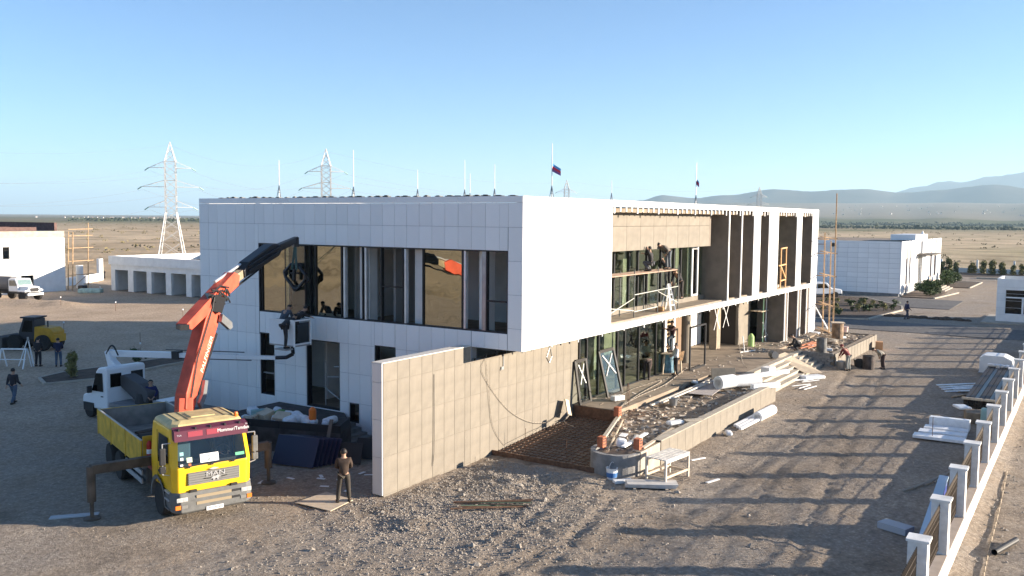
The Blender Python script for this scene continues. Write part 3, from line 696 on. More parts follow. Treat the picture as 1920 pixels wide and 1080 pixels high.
# aluminium profiles and cables along the terrace edge
for k, (a, b_, lab) in enumerate((((37.4, 16.72, .78), (46.3, 16.6, .93), 'long pale profile lying along the terrace edge nearest the glazing'), ((38.2, 16.55, .78), (45.6, 16.35, .93), 'second long pale profile lying beside the terrace edge'))):
    solo(MB().beam(a, b_, .09, .06), 'metal_profile', mat('pale_profile', (.6,.56,.5), .5), lab, 'profile')
cable([G(1150, 770, .93), G(1200, 742, .93), G(1245, 722, .93), G(1275, 700, .93), G(1290, 690, .93), G(1320, 682, .93)], .018, 'hose', CBL, 'pale hose snaking over the terrace past the standing man')
cable([G(1175, 752, .93), G(1165, 762, .93), G(1200, 738, .93), G(1240, 716, .93)], .018, 'hose', CBL, 'short pale hose along the glazing foot')
cable([(49.6, 16.9, 4.3), (49.75, 16.85, 2.4), (49.7, 16.6, 1.2), (49.4, 16.2, .92)], .02, 'rope', CBL, 'pale rope hanging from the overhang to the terrace edge')
bm_ = boxthing(G(1356, 712, .9) + Vector((0, 0, .3)), (1.3, .05, .64), R(-50), 'concrete_board', mat('grey_board', (.2,.18,.15), .9, var=.15), 'dark grey board standing on edge at the top of the stairs', 'board', rot=(R(-10), 0, R(-50)))
bx = boxthing(G(1158, 749, .95) + Vector((0,0,.08)), (.62, .3, .2), R(-20), 'carton', WHITEP, 'small white carton on the terrace beside the door frames', 'carton')
# leaning window frames at the glazing
def lean_frame(px, py, w, h, lean, label, rz=0, tape=True):
    p = G(px, py, .92); yb = 19.40 - h * math.sin(abs(lean)); p = Vector((AY(px, py, yb).x, yb, .905)); t = thing('window_frame', label, 'window frame', p, rz)
    M = Matrix.Rotation(lean, 4, 'X')
    def P(x, z): return M @ Vector((x, 0, z))
    for a, b2 in (((0,0),(0,h)), ((w,0),(w,h)), ((.05,0.03),(w-.05,.03)), ((.05,h-.03),(w-.05,h-.03))):
        MB().beam(P(*a), P(*b2), .15, .08, up=(0,1,0)).build('rail', mat('umber_frame', (.018,.015,.012), .5), t, world=False)
    MB().add([P(.05,.05), P(w-.05,.05), P(w-.05,h-.05), P(.05,h-.05)], [(0,1,2,3)]).build('pane', CLEARG, t, world=False)
    if tape:
        q = MB()
        for a, b2 in (((.25,h*.45),(w-.25,h*.9)), ((.25,h*.9),(w-.25,h*.45))):
            a3, b3 = P(*a) + Vector((0,-.03,0)), P(*b2) + Vector((0,-.03,0)); q.beam(a3, b3, .05, .01, up=(0,1,0))
        q.build('tape', WHITEP, t, world=False)
    return t
lean_frame(1088, 752, 1.0, 2.0, R(-9), 'narrow black window frame leaning on the glazing next to the beige wall')
lean_frame(1140, 735, 1.5, 2.2, R(-14), 'black window frame with white tape cross leaning at the terrace glazing')
q = MB(); y = 18.55
for a, b2 in (((46.6, y, .92), (46.6, y, 3.35)), ((48.9, y, .92), (48.9, y, 3.35)), ((46.6, y, 3.32), (48.9, y, 3.32)), ((46.6, y, .95), (48.9, y, .95))): q.beam(a, b2, .1, .08, up=(0,1,0))
solo(q, 'window_frame', BLACKM, 'large empty black window frame standing beside the round column', 'window frame')
for k, (x, w) in enumerate(((49.6, .9), (51.1, 1.0))):
    q = MB(); q.beam((x, 18.3, 2.9), (x + w, 18.3, 4.3), .05, .012, up=(0,1,0)).beam((x + w, 18.3, 2.9), (x, 18.32, 4.3), .05, .012, up=(0,1,0))
    solo(q, 'tape_cross', WHITEP, ('left' if k == 0 else 'right') + ' of two white tape crosses under the overhang by the columns', 'tape')
# drum, cartons, rolls in the planter
def drum(p, r, h, m, label, name='drum'):
    t = thing(name, label, 'drum', p)
    MB().lathe((0,0,0), ((r,0),(r,h*.32),(r*1.04,h*.34),(r,h*.36),(r,h*.64),(r*1.04,h*.66),(r,h*.68),(r,h),(r*.93,h),(r*.93,h-.05)), 18).build('shell', m, t, world=False)
    return t
drum(G(1250, 697, .9), .42, 1.12, BLUE, 'blue drum with pale paint streaks on the terrace beside the ladder')
drum(G(1540, 661, .88), .32, .95, mat('dark_drum', (.12,.12,.12), .6, var=.4, scale=3), 'dark drum with a pale side standing in the far planter near the stairs')
drum(G(1570, 634, .85), .40, 1.1, mat('brown_drum', (.25,.17,.11), .8, var=.4, scale=3), 'rusty brown drum with a pale board lid in the far planter')
boxthing(G(1570, 634, .85) + Vector((0,0,1.13)), (1.0, .9, .04), R(20), 'board', WOODP, 'pale board lying as a lid on the rusty brown drum', 'board')
drum(G(1628, 692, 0), .36, .85, mat('rust_drum', (.07,.055,.05), .8, var=.4, scale=3), 'dark drum on the ground next to the two bending workers')
def roll(p, q, r, label, m=FOIL):
    t = thing('foam_roll', label, 'roll', (Vector(p) + Vector(q)) / 2 - Vector((0,0,r)))
    MB().tube(p, q, r, n=20).build('wrap', m, t, smooth=False)
    d = (Vector(q) - Vector(p)).normalized()
    for k in (.35, .6, .82): MB().tube(Vector(p) - d * .012, Vector(p) - d * .006, r * k, r * k * .96, n=16).build('spiral', WHITEP, t)
    return t
zz = .95
a = G(1363, 722, zz); b_ = G(1415, 722, zz)
roll(a + Vector((-.3, .35, .12)), a + Vector((.75, -.05, .12)), .34, 'fat roll of white foam wrap end-on at the planter, in front of the stairs')
roll(G(1378, 716, zz + .05) , G(1420, 716, zz + .05) + Vector((.4,0,0)), .27, 'long roll of white foam wrap lying across the planter end')
boxthing((G(1385, 706, zz) + G(1462, 708, zz)) / 2 + Vector((0, 0, .12)), (4.6, .26, .2), R(-23), 'wrapped_profile', FOIL, 'long white wrapped bundle lying behind the foam rolls', 'profile')
boxthing((G(1418, 722, zz) + G(1452, 724, zz)) / 2, (1.7, .28, .24), R(-32), 'wrapped_profile', FOIL, 'short white wrapped bundle on the planter wall corner', 'profile')
boxthing(G(1440, 700, .9) + Vector((0,0,.15)), (.7, .5, .42), R(-10), 'carton', WHITEP, 'white carton box standing on the steps behind the bundles', 'carton')
# tarpaulin, wheelbarrow, rubble things
def sheet(corners, name, m, label, cat, thick=.02, base=None):
    P = [Vector(c) for c in corners]; return solo(MB().prism(P, (0,0,thick)), name, m, label, cat)
sheet((G(1290, 738, .74), G(1335, 742, .74), G(1362, 722, .74), G(1322, 712, .74)), 'cardboard_sheet', mat('greyish_card', (.42,.38,.36), .8), 'flat grey cardboard sheet on the planter soil near the rolls', 'sheet')
sheet((G(1275, 722, .75), G(1300, 730, .75), G(1322, 712, .75), G(1300, 706, .75)), 'black_sheet', DARK, 'crumpled black sheet beside the cardboard on the planter', 'sheet')
boxthing(G(1302, 717, .9), (.5, .35, .16), R(30), 'plastic_bag', PLBAG, 'crumpled white plastic bag on the black sheet', 'bag', rot=(.2,.3,.5), bevel=.07)
t = thing('mortar_bucket', 'grey mortar bucket standing on the planter soil', 'bucket', G(1262, 760, .68)); MB().lathe((0,0,0), ((.17,0),(.22,.34),(.2,.34),(.16,.05)), 14).build('pail', GREYM, t, world=False)
q = MB(); N = 24; hc = Vector((36.6, 17.5, .92 + .42))
q.path([hc + Vector((.48*math.cos(2*math.pi*k/N), .28*math.cos(2*math.pi*k/N), .5*math.sin(2*math.pi*k/N))) for k in range(N+1)], .018, 5)
solo(q, 'rebar_hoop', RUST, 'rusty wire hoop standing on the terrace corner', 'hoop')
q = MB(); rnd = random.Random(11)
for k in range(26):
    p = G(1195 + rnd.uniform(-22, 50), 776 + rnd.uniform(-8, 8), .74); a = rnd.uniform(0, 6.28); q.tube(p, p + Vector((math.cos(a)*.5, math.sin(a)*.5, rnd.uniform(0,.1))), .011, n=4)
solo(q, 'scrap_wire', RUST, 'tangle of rusty scrap wire on the planter soil by the hoop', 'wire')
for (px, py, z, lab) in ((1128, 838, .82, 'upright red hollow brick on the planter back wall near the nose'), (1196, 842, .86, 'red hollow brick block on the planter front corner'), (1158, 780, .86, 'red hollow brick at the terrace corner above the slope')):
    t = thing('hollow_brick', lab, 'brick', G(px, py, z))
    b0 = MB().box(-.14, -.12, 0, .14, .12, .4); b0.build('brick', BRICK, t, world=False, bevel=.006)
    for z0 in (.08, .2, .3):
        for x0 in (-.1, .02): MB().box(x0, -.123, z0, x0 + .08, -.1, z0 + .06).build('cell', DARK, t, world=False)
boxthing(G(1165, 830, .85), (.55, .4, .32), R(20), 'cement_bag', PLBAG, 'half-empty white cement bag on the planter nose', 'bag', rot=(.15, .1, .5), bevel=.1)
boxthing(G(1195, 825, .92), (.5, .35, .3), R(0), 'cement_bag', mat('paper_bag', (.62,.58,.5), .8), 'beige cement bag lying on the brick by the planter corner', 'bag', rot=(.1, -.2, .2), bevel=.1)
for k, (a, b2, w, m, lab) in enumerate(((G(1168, 838, .86), G(1212, 812, .86), .16, FOIL, 'white plank lying over the planter nose'), (G(1205, 840, .9), G(1262, 803, .9), .14, WOODP, 'pale timber plank lying along the planter front wall'), (G(1300, 716, .8), G(1335, 708, .8), .12, WOODP, 'pale plank beside the cardboard sheet'), (G(1140, 845, .7), G(1168, 787, .7), .05, WOODP, 'thin lath lying over the planter soil from the nose'))):
    solo(MB().beam(a, b2, w, .05), 'plank', m, lab, 'plank')
sheet((G(1160, 818, .74), G(1172, 820, .74), G(1178, 814, .74), G(1166, 812, .74)), 'foam_board', WHITEP, 'small white foam board on the planter soil', 'board')
boxthing(G(1266, 792, .88), (.75, .35, .16), R(-30), 'plastic_bag', PLBAG, 'flat white bag on the planter soil by the front wall', 'bag', bevel=.06)
boxthing(G(1300, 787, .96), (.8, .3, .04), R(-40), 'stone_slab', CONCL, 'loose pale slab resting on the planter coping', 'slab')
boxthing(G(1065, 768, .9) + Vector((0,0,.1)), (.5, .05, .7), R(10), 'stone_offcut', WOODP, 'pale stone offcut leaning at the end of the beige wall', 'slab', rot=(R(-18), .3, R(10)))
boxthing(G(1130, 765, .72), (.5, .05, .4), R(10), 'stone_offcut', CONC, 'grey offcut leaning on the terrace edge above the slope', 'slab', rot=(R(-20), 0, R(10)))
# big plywood sheet across the steps with a white sack below
sheet((G(1454, 668, .95), G(1472, 661, .95), G(1542, 699, .22), G(1508, 700, .22)), 'plywood_sheet', WOODP, 'big pale plywood sheet laid slanting across the steps', 'sheet', .03)
boxthing(G(1522, 707, .12), (1.5, .7, .22), R(-35), 'cement_bag', PLBAG, 'white sack lying at the foot of the plywood on the steps', 'bag', bevel=.09)
q = MB(); rnd = random.Random(4)
for k in range(9):
    p = G(1490 + rnd.uniform(-12, 20), 722 + rnd.uniform(-10, 12), .06); a = R(-25) + rnd.uniform(-.3, .3); q.beam(p, p + Vector((math.cos(a)*1.3, math.sin(a)*1.3, .03)), .06, .03)
solo(q, 'lath_heap', FOIL, 'loose heap of white laths on the ground below the steps', 'laths')
# white profiles and roll at the planter foot
roll(G(1420, 782, .2), G(1448, 768, .2), .24, 'short roll of white foam wrap on the ground along the planter front')
for k in range(3): solo(MB().beam(G(1378 + 5*k, 798 + 3*k, .1), G(1424 + 5*k, 774 + 3*k, .1), .14, .1), 'wrapped_profile', FOIL, ('nearest', 'middle', 'outermost')[k] + ' of three white profiles lying by the planter foot', 'profile')
boxthing(G(1366, 812, .1), (.5, .3, .2), R(30), 'plastic_bag', PLBAG, 'crumpled white bag on the ground at the planter foot', 'bag', bevel=.09)
# worn white work table, bucket, pallet
tp = G(1258, 902, 0); t = thing('work_table', 'paint-spattered white slatted timber work table near the planter nose', 'table', (29.35, 12.42, gz(29.3, 12.4)), R(-8))
for k in range(5): MB().box(-.82, -.42 + k*.172, .90, .82, -.42 + k*.172 + .14, .935).build('slat', mat('worn_white_timber', (.6,.57,.52), .8, var=.2, scale=7, objvar=.12), t, world=False)
for x in (-.76, .76):
    for y in (-.38, .38): MB().obox((x*1.02, y*1.02, .45), (.07, .07, .9)).build('leg', mat('spattered_timber', (.58,.52,.44), .8, var=.2, scale=6), t, world=False)
for y in (-.38, .38):
    MB().box(-.74, y-.03, .80, .74, y+.03, .899).build('rail', WHITEP, t, world=False); MB().box(-.74, y-.025, .25, .74, y+.025, .33).build('stretcher', WOODP, t, world=False)
for x in (-.76, .76): MB().box(x-.03, -.34, .2, x+.03, .34, .28).build('stretcher', WOODP, t, world=False)
p = G(1147, 898, 0); t = thing('paint_bucket', 'white paint bucket with blue print and wire handle by the planter nose', 'bucket', (p.x, p.y, gz(p.x, p.y)))
MB().lathe((0,0,0), ((.17,0),(.21,.42),(.22,.43),(.2,.43),(.165,.08)), 18).build('pail', WHITEP, t, world=False)
MB().lathe((0,0,.1), ((.186,0),(.2,.17)), 18).build('blue_print', mat('blue_print', (.05,.16,.4), .5), t, world=False)
N = 12; MB().path([(.21*math.cos(math.pi*k/N), 0, .43 + .2*math.sin(math.pi*k/N)) for k in range(N+1)], .008, 4).build('handle', WHITEP, t, world=False)
q = thing('board_stack', 'stack of grey boards on battens on the ground before the work table', 'boards', (28.15, 12.55, gz(28.1, 12.5)), R(-62))
for k in range(3): MB().obox((.03*k, 0, .1 + k*.045), (1.75, .62, .038), (0,0,.03*k)).build('board', mat('grey_white_board', (.5,.48,.45), .8, var=.15, objvar=.15), q, world=False)
for x in (-.6, .5): MB().box(x, -.42, 0, x + .1, .36, .08).build('batten', WOODP, q, world=False)
boxthing(G(1168, 902, .06), (.7, .25, .1), R(-40), 'stone_slab', WHITEP, 'white offcut on the ground behind the stack of boards', 'slab')
for k, (a, b2, lab) in enumerate(((G(1296, 863, .04), G(1322, 858, .04), 'pale lath on the ground right of the work table'), (G(1325, 905, .03), G(1348, 898, .03), 'lone pale lath on the open gravel'))):
    solo(MB().beam(a, b2, .1, .03), 'lath', WHITEP, lab, 'lath')
# pipes and rods lying on the rubble
rnd = random.Random(8)
PIPE_LABELS = ('upper rusty rod', 'second rusty rod', 'green pipe in the middle', 'splayed rusty rod', 'brown pipe below the green one', 'lowest green pipe', 'short rusty rod at the left', 'crooked rusty rod on top')
for k in range(8):
    m = (RUST, RUST, mat('green_pipe', (.13,.17,.11), .6), RUST, mat('brown_pipe', (.09,.06,.045), .7), MATS['green_pipe'], RUST, RUST)[k]
    a = G(848 + rnd.uniform(-6, 30), 937 + 2.6*k + rnd.uniform(-2, 2), .1); b2 = G(1004 - rnd.uniform(0, 34), 934 + 2.4*k + rnd.uniform(-5, 5), .1)
    if k == 6: b2 = a.lerp(b2, .55)
    a.z = gz(a.x, a.y) + .07 + .012*k; b2.z = gz(b2.x, b2.y) + .07 + .01*((k*3) % 5)
    solo(MB().tube(a, b2, .017 + .012*rnd.random(), n=7), 'steel_pipe', m, PIPE_LABELS[k] + ' in the loose bundle on the rubble', 'pipe', 'pipes on the rubble')
# small rubble strewn over planter soil and terrace
rub = MB(); rnd = random.Random(41)
for k in range(900):
    q_ = rnd.random()
    if q_ < .55: x = rnd.uniform(29.5, 45.2); y = rnd.uniform(13.8, ymax(x) - .1); z = .62 + .10*nz(x, y, .9) + .06*nz(x, y, 2.6)
    elif q_ < .75: x, y, z = rnd.uniform(58.6, 69.8), rnd.uniform(13.9, 17.0), .78
    elif q_ < .9: x, y, z = rnd.uniform(56, 69), rnd.uniform(17.2, 19.0), .9
    else: x, y, z = rnd.uniform(36, 56), rnd.uniform(17.4, 19.2), .9
    s_ = rnd.uniform(.03, .13) * (.6 if q_ > .9 else 1); rub.obox((x, y, z + s_*.2), (s_*rnd.uniform(1, 3), s_, s_*.6), (rnd.uniform(-.4,.4), rnd.uniform(-.4,.4), rnd.random()*3))
solo(rub, 'rubble', mat('pale_rubble', (.42,.37,.31), .9, var=.4, scale=3), 'small broken rubble strewn over the planters and terrace', 'rubble', kind='stuff', base=(48, 16, .8))
# ------------------------------------------------------------------ fence on the right: one run = one thing, posts and pickets its parts
FN = thing('boundary_fence', 'white boundary fence with capped pillars and spear-topped railings along the right', 'fence', (40, 3.0, 0))
x_first, step, npost = 10.98, 3.57, 24
FW = mat('dusty_white_masonry', (.72,.71,.68), .7, var=.16, scale=2.2, bump=.12, objvar=.05)
MB().box(8, 2.82, -.35, 96, 3.32, .58).build('base_wall', FW, FN)
led = mat('tan_ledge', (.42,.34,.27), .85, var=.1)
MB().box(8, 2.83, .582, 96, 3.31, .60).build('ledge', led, FN)
pm = MB().box(-.0, 2.84, .60, .42, 3.26, 1.99).mesh('pillar', FW, (0, 2.84, 0))
cm = MB().box(-.035, 2.80, 1.99, .455, 3.30, 2.05).mesh('pillar_cap', FW, (0, 2.84, 0))
PK = mat('brown_picket', (.05,.034,.022), .6)
rail_m = MB().box(0, -.010, -.012, step - .42, .010, .012).mesh('rail', PK)
pk = MB().box(-.011, -.011, .70, .011, .011, 1.82); pk.add([(-.028,0,1.82),(0,-.02,1.82),(.028,0,1.82),(0,.02,1.82),(0,0,2.0)], [(0,1,4),(1,2,4),(2,3,4),(3,0,4),(3,2,1,0)])
pkm = pk.mesh('picket', mat('picket_gold_tip', (.075,.05,.03), .55))
count = 0
far_pk = MB()
for k in range(npost):
    x = x_first + k * step
    ja, jy = rp.uniform(-.012, .012), rp.uniform(-.012, .012)
    inst(pm, 'pillar', FN, (x - 40, 2.84 - 3.0 + jy, 0), (jy * .3, 0, ja)); inst(cm, 'pillar_cap', FN, (x - 40, 2.84 - 3.0 + jy, rp.uniform(0, .012)), (0, ja * .5, ja * 1.6))
    if k == npost - 1: break
    for z in (.80, .98, 1.52, 1.72): inst(rail_m, 'rail', FN, (x + .42 - 40, 3.05 - 3.0, z))
    n_ = 25
    for i in range(n_):
        xx = x + .42 + (step - .42) * (i + .5) / n_
        if 3 <= k <= 14: inst(pkm, 'picket', FN, (xx - 40, 3.05 - 3.0, 0)); count += 1
        else:
            far_pk.box(xx - .011, 3.04, .70, xx + .011, 3.06, 1.92)
o = far_pk.build('pickets', PK, FN); o['kind'] = 'stuff'
# things lying along the fence
bd = MB().beam((27.2, 3.75, .25), (31.6, 3.62, 1.5), .24, .05)
solo(MB().beam((25.8, 3.62, .22), (29.6, 3.5, 1.55), .26, .06), 'blue_board', mat('pale_blue_board', (.45,.56,.66), .5), 'long pale blue edged board leaning inside the fence', 'board')
sheet(((26.3, 3.58, .12), (29.6, 3.45, .12), (29.6, 3.4, 1.4), (29.5, 3.42, 1.45)), 'blue_tarp', mat('blue_tarp', (.03,.06,.32), .5), 'strip of deep blue tarpaulin hanging below the leaning board', 'tarp', .02)
boxthing((28.3, 4.6, .12), (.9, .5, .2), R(70), 'carton', mat('grey_carton', (.4,.42,.45), .7), 'small grey-white carton lying inside the fence by the blue board', 'carton')
boxthing((22.9, 3.9, .12), (.8, .5, .3), R(30), 'blue_sack', mat('blue_sack', (.22,.30,.36), .8), 'faded blue sack at the fence foot, nearest the camera', 'bag', bevel=.1)
boxthing((22.6, 4.4, .06), (1.4, .16, .08), R(80), 'timber_offcut', WOOD, 'dark timber offcut beside the faded blue sack', 'timber')
rnd = random.Random(21)
for k in range(4):
    a = Vector((32.5 + .6*k, 5.1 - .25*k, .06)); b2 = a + Vector((3.0 - .3*k, -1.0 + .2*k, .05))
    solo(MB().beam(a, b2, .06, .05), 'lath', mat('grey_lath', (.3,.27,.23), .9), ('nearest', 'second', 'third', 'farthest')[k] + ' of four thin grey laths on the ground inside the fence', 'lath')
for k in range(4):
    c = Vector((41.3 + .95*k, 5.15 - .02*k, .12 if k < 3 else .2))
    boxthing(c, (.66, 2.0 - .12*k, .12 if k < 3 else .5), R(2), 'insulation_block', FOIL, ('nearest white foam panel in the row by the fence', 'second white foam panel in the row by the fence', 'third white foam panel in the row by the fence', 'tallest white foam block at the back of the panel row by the fence')[k], 'panel', rot=(0, 0 if k < 3 else .1, R(2)))
solo(MB().tube((41.2, 5.4, .05), (41.2, 5.4, 1.0), .012), 'steel_pin', RUST, 'thin steel pin standing before the white foam panels', 'pin')
st = thing('steel_stack', 'stack of long dark steel sections on timbers inside the fence', 'steel', (54.5, 4.3, 0), R(0))
for r_ in range(3):
    for k in range(7):
        MB().box(-6 + .1*(k % 3), -.75 + k*.215, .12 + r_*.17, 5.6 + .2*((k*3) % 4), -.75 + k*.215 + .19, .12 + r_*.17 + .15).build('steel_section', mat('dark_brown_steel', (.035,.026,.02), .6) if (k + r_) % 3 else BLACKM, st, world=False)
for x in (-5.2, -1, 4): MB().box(x, -.85, 0, x + .15, .9, .115).build('timber', WOOD, st, world=False)
MB().box(-6.15, -.8, .62, -6.02, .8, .72).build('end_timber', WOODP, st, world=False)
for k in range(5): boxthing((60.2 + .05*k, 3.7 + .28*k, .72), (.5, .22, .16), .3*k, 'plastic_bag', PLBAG, 'one of the blue-white plastic wraps on the far end of the steel stack', 'bag', 'wraps on the steel stack', bevel=.05)
cb = thing('white_trough', 'white sheet-metal trough body with rounded shoulder behind the steel stack', 'trough', (62.3, 4.7, 0))
prof = [(0, 0), (0, .95), (.25, 1.12), (1.3, 1.12), (1.75, .9), (1.9, .35), (1.9, 0)]
MB().prism([(63.2, 5.6 - a, b2) for a, b2 in prof], (-1.7, 0, 0)).build('shell', WHITEP, cb)
MB().box(61.4, 3.6, 0, 63.3, 5.65, .06).build('skid', GREYM, cb)
boxthing((46.2, 4.3, .25), (1.1, .8, .5), R(12), 'junk_crate', mat('brown_crate', (.22,.17,.12), .8, var=.3), 'brown crate with odds and ends between foam panels and steel', 'crate')
boxthing((46.8, 4.9, .52), (.8, .6, .12), R(30), 'plastic_bag', PLBAG, 'white bag lying beside the brown crate by the fence', 'bag', bevel=.05)
boxthing((45.6, 3.75, .4), (.5, .5, .8), R(5), 'cloth_bundle', mat('teal_cloth', (.25,.40,.40), .7), 'pale teal cloth bundle standing by the fence pillar', 'bundle', bevel=.1)
for k in range(7):
    a = G(1757 + 5*k, 722 + (k % 4)*4, .06); b2 = a + Vector((1.3 + .2*(k % 3), -1.6 - .2*(k % 2), .06))
    solo(MB().beam(a, b2, .2, .04), 'foam_strip', PLBAG, 'one of the loose white strips scattered on the gravel left of the steel stack', 'strip', 'white strips on the gravel')
for k in range(3):
    a = G(1785 + 12*k, 745 - 10*k, .05); solo(MB().beam(a, a + Vector((2.2, -1.2, .05)), .1, .07), 'timber_offcut', WOOD, ('nearest', 'middle', 'farthest')[k] + ' dark timber batten beside the white strips', 'timber')
# outside the fence
pp = thing('black_pipe', 'short length of black pipe lying on the bare earth outside the fence', 'pipe', G(1885, 1030, -.12))
MB().tube((-.75, .22, .1), (.75, -.22, .1), .085, n=14, cap=False).build('pipe_wall', PLASTB, pp, world=False)
cable([(24, 1.95, -.1), (26.5, 2.05, -.1), (29, 2.12, -.09), (33, 2.2, -.1), (38, 2.35, -.1)], .02, 'ground_cable', mat('earth_cable', (.3,.24,.17), .8), 'thin cable running on the earth along the outside of the fence', 5)
# ------------------------------------------------------------------ long low white building on the right
K = thing('annex_building', 'long single-storey white building with narrow vertical windows at right rear', 'building', (118.4, 20.0, 0))
kx, ky = 118.4, 20.0
rowz = [.35 + .62 * k for k in range(11)]
MB().box(kx + .06, ky + .06, 0, 152, 44, 6.55).build('wall', JOINT, K)
MB().box(kx + .05, ky + .3, 6.55, 152, 44, 6.62).build('roof', CONC, K)
MB().box(kx, ky + .06, 0, kx + .05, 44, .34).build('plinth', CONCD, K)
for lo in rowz[:-1]:
    for j in range(8):
        w = 1.24 if j else 1.24
        panel(K, 1.24, .62, kx, ky + .06 + j * 1.24, lo, 'x', WHITE, 'facade_panel', g=.02)
MB().box(kx + .005, ky + .06 + 8 * 1.24, .35, kx + .05, 44, 6.55).build('facade_panel', WHITE, K)
MB().box(kx, ky, 6.552, kx + .12, 44, 6.8).build('parapet', CLAD, K)
MB().box(kx + .12, ky, 6.552, 152, ky + .12, 6.8).build('parapet', CLAD, K)
def kfin(xa, xb, z1=6.55, m=CLAD, y0=ky - .12): MB().box(xa, y0, .3, xb, ky + .055, z1).build('facade_fin', m, K)
for xa, xb in ((kx, 121.6), (123.0, 124.0), (125.2, 126.4), (139.6, 141.4), (143.2, 145.2), (147.4, 152)): kfin(xa, xb, 6.8)
kfin(126.4, 130.2, 6.8); kfin(130.2, 131.0, 6.8); MB().box(128.2, ky - .13, 6.8, 138.0, ky + 3, 7.55).build('attic', CLAD, K); kfin(134.5, 139.6, 6.8)
PINK = mat('pink_render', (.56,.46,.41), .8)
for xa, xb in ((121.6, 123.0), (124.0, 125.2), (141.4, 143.2), (145.2, 147.4)):
    MB().box(xa, ky - .03, 4.6, xb, ky + .05, 6.5).build('window_head', PINK, K); MB().box(xa, ky - .03, .3, xb, ky + .05, 1.3).build('window_apron', PINK, K)
    w = MB().box(xa, ky - .02, 1.3, xb, ky + .02, 4.6).build('window', DARKG, K); MB().box((xa+xb)/2 - .05, ky - .06, 1.3, (xa+xb)/2 + .05, ky - .021, 4.6).build('frame', mat('plum_frame', (.12,.06,.06), .6), w)
w = MB().box(131.0, ky - .02, .5, 134.5, ky + .02, 5.0).build('entrance_glazing', DARKG, K)
for x in (131.0, 132.1, 133.3, 134.4): MB().box(x, ky - .08, .5, x + .12, ky - .021, 5.0).build('frame', WHITEP if x != 131.0 else MATS['plum_frame'], w)
MB().box(131.0, ky - .07, 3.1, 134.5, ky - .022, 3.2).build('transom', BLACKM, w)
MB().box(129.8, ky - 2.0, 4.75, 138.8, ky - .13, 4.92).build('canopy', mat('dark_canopy', (.10,.085,.07), .7), K)
for k in range(4): MB().box(131 - .02, ky - 2.4 - .4*k, 0, 138.5, ky - 2.0 - .4*k if k else ky - .37, .5 - .12*k).build('step', CONCL, K)
MB().tube((136.5, ky + .3, 7.55), (136.5, ky + .3, 8.0), .2, .05).build('finial', WHITEP, K)
ac = MB().box(kx - .35, 27.6, 5.9, kx + .01, 28.9, 6.6).build('air_conditioner', WHITEP, K); MB().lathe((kx - .36, 28.0, 6.25), ((.26, 0), (.26, .008)), 16, 'x').build('fan_grille', BLACKM, ac)
MB().box(kx - .04, 28.95, 6.2, kx - .005, 33.5, 6.36).build('cable_duct', PINK, K)
# forecourt, kerbs and planting at the right
def kerb(pts, h=.14, w=.22, name='kerb', m=CONCL):
    q = MB()
    for a, b2 in zip(pts, pts[1:]): q.beam((*a, h/2 - .02), (*b2, h/2 - .02), w, h + .04)
    return struct(q.build(name, m))
def leaf_mesh(rx, ry, rz, n, size, seed, m, name, z0=.0, tall=False):
    rnd = random.Random(seed); q = MB()
    lobes = [(rnd.uniform(-.5,.5)*rx, rnd.uniform(-.5,.5)*ry, rnd.uniform(.25,.85)*rz*2, rnd.uniform(.35,.6)) for _ in range(7)]
    for _ in range(n):
        lx, ly, lz, lr = rnd.choice(lobes); v = Vector((rnd.gauss(0,1), rnd.gauss(0,1), rnd.gauss(0,1))).normalized() * rnd.random() ** .4 * lr
        c = Vector((lx + v.x * rx, ly + v.y * ry, max(.05, lz + v.z * rz) + z0)); s = size * rnd.uniform(.6, 1.4)
        a = Vector((rnd.gauss(0,1), rnd.gauss(0,1), rnd.gauss(0,.6))).normalized() * s; b2 = a.orthogonal().normalized(); b2.rotate(Matrix.Rotation(rnd.random()*6.28, 3, a.normalized())); b2 *= s * .45
        q.add([c - a, c + b2, c + a, c - b2], [(0,1,2,3)])
    return q.mesh(name, m)
def plant(p, kind, label, group, sc_=1., name='shrub', rz=0.):
    t = thing(name, label, 'plant', p, rz, group)
    inst(PLM[kind], 'foliage', t, (0,0,0), scale=(sc_,)*3); inst(STM, 'stem', t, (0,0,0), scale=(sc_,)*3); return t
STM = MB().tube((0,0,-.05), (.03,.02,.6), .03, .012, n=6).tube((0,0,.2), (.2,.1,.7), .015, .006, n=5).tube((0,0,.25), (-.17,.12,.75), .015, .006, n=5).mesh('stem', BARK)
PLM = {'low': leaf_mesh(.5,.5,.3,260,.09,1,LEAF,'foliage'), 'yellow': leaf_mesh(.4,.4,.42,200,.09,2,LEAFO,'foliage'), 'big': leaf_mesh(1.5,1.5,.9,2600,.12,3,LEAF,'foliage'), 'tall': leaf_mesh(.55,.55,1.0,700,.13,5,LEAFO,'foliage')}
# planted island near the far end of the main building
isl = [(86.2, 22.6), (88.6, 17.6), (100.0, 16.5), (104, 17.2), (113.5, 23.0), (113.5, 34), (90, 34)]
q = MB().prism([(x, y, .02) for x, y in isl], (0,0,.1)); struct(q.build('planting_bed', SOIL))
kerb(isl + isl[:1])
struct(MB().box(104, 12.5, .0, 116, 34, .055).build('forecourt_paving', ASPH))
rnd = random.Random(31)
for k in range(34):
    gq = G(rnd.uniform(1538, 1686), rnd.uniform(566, 594), .12); x, y = gq.x, gq.y; kd = rnd.choice(('low', 'yellow', 'low'))
    if x < 87.8 or y < 17.3 + max(0, x - 104)*.6 or (x - 88.6)*.9 + (y - 17.6)*.45 < .4: continue
    plant((x, y, .12), kd, 'small ' + ('green' if kd == 'low' else 'olive') + ' shrub growing in the dark soil island', 'shrubs in the soil island ' + kd, rnd.uniform(.6, 1.15), rz=rnd.random()*6)
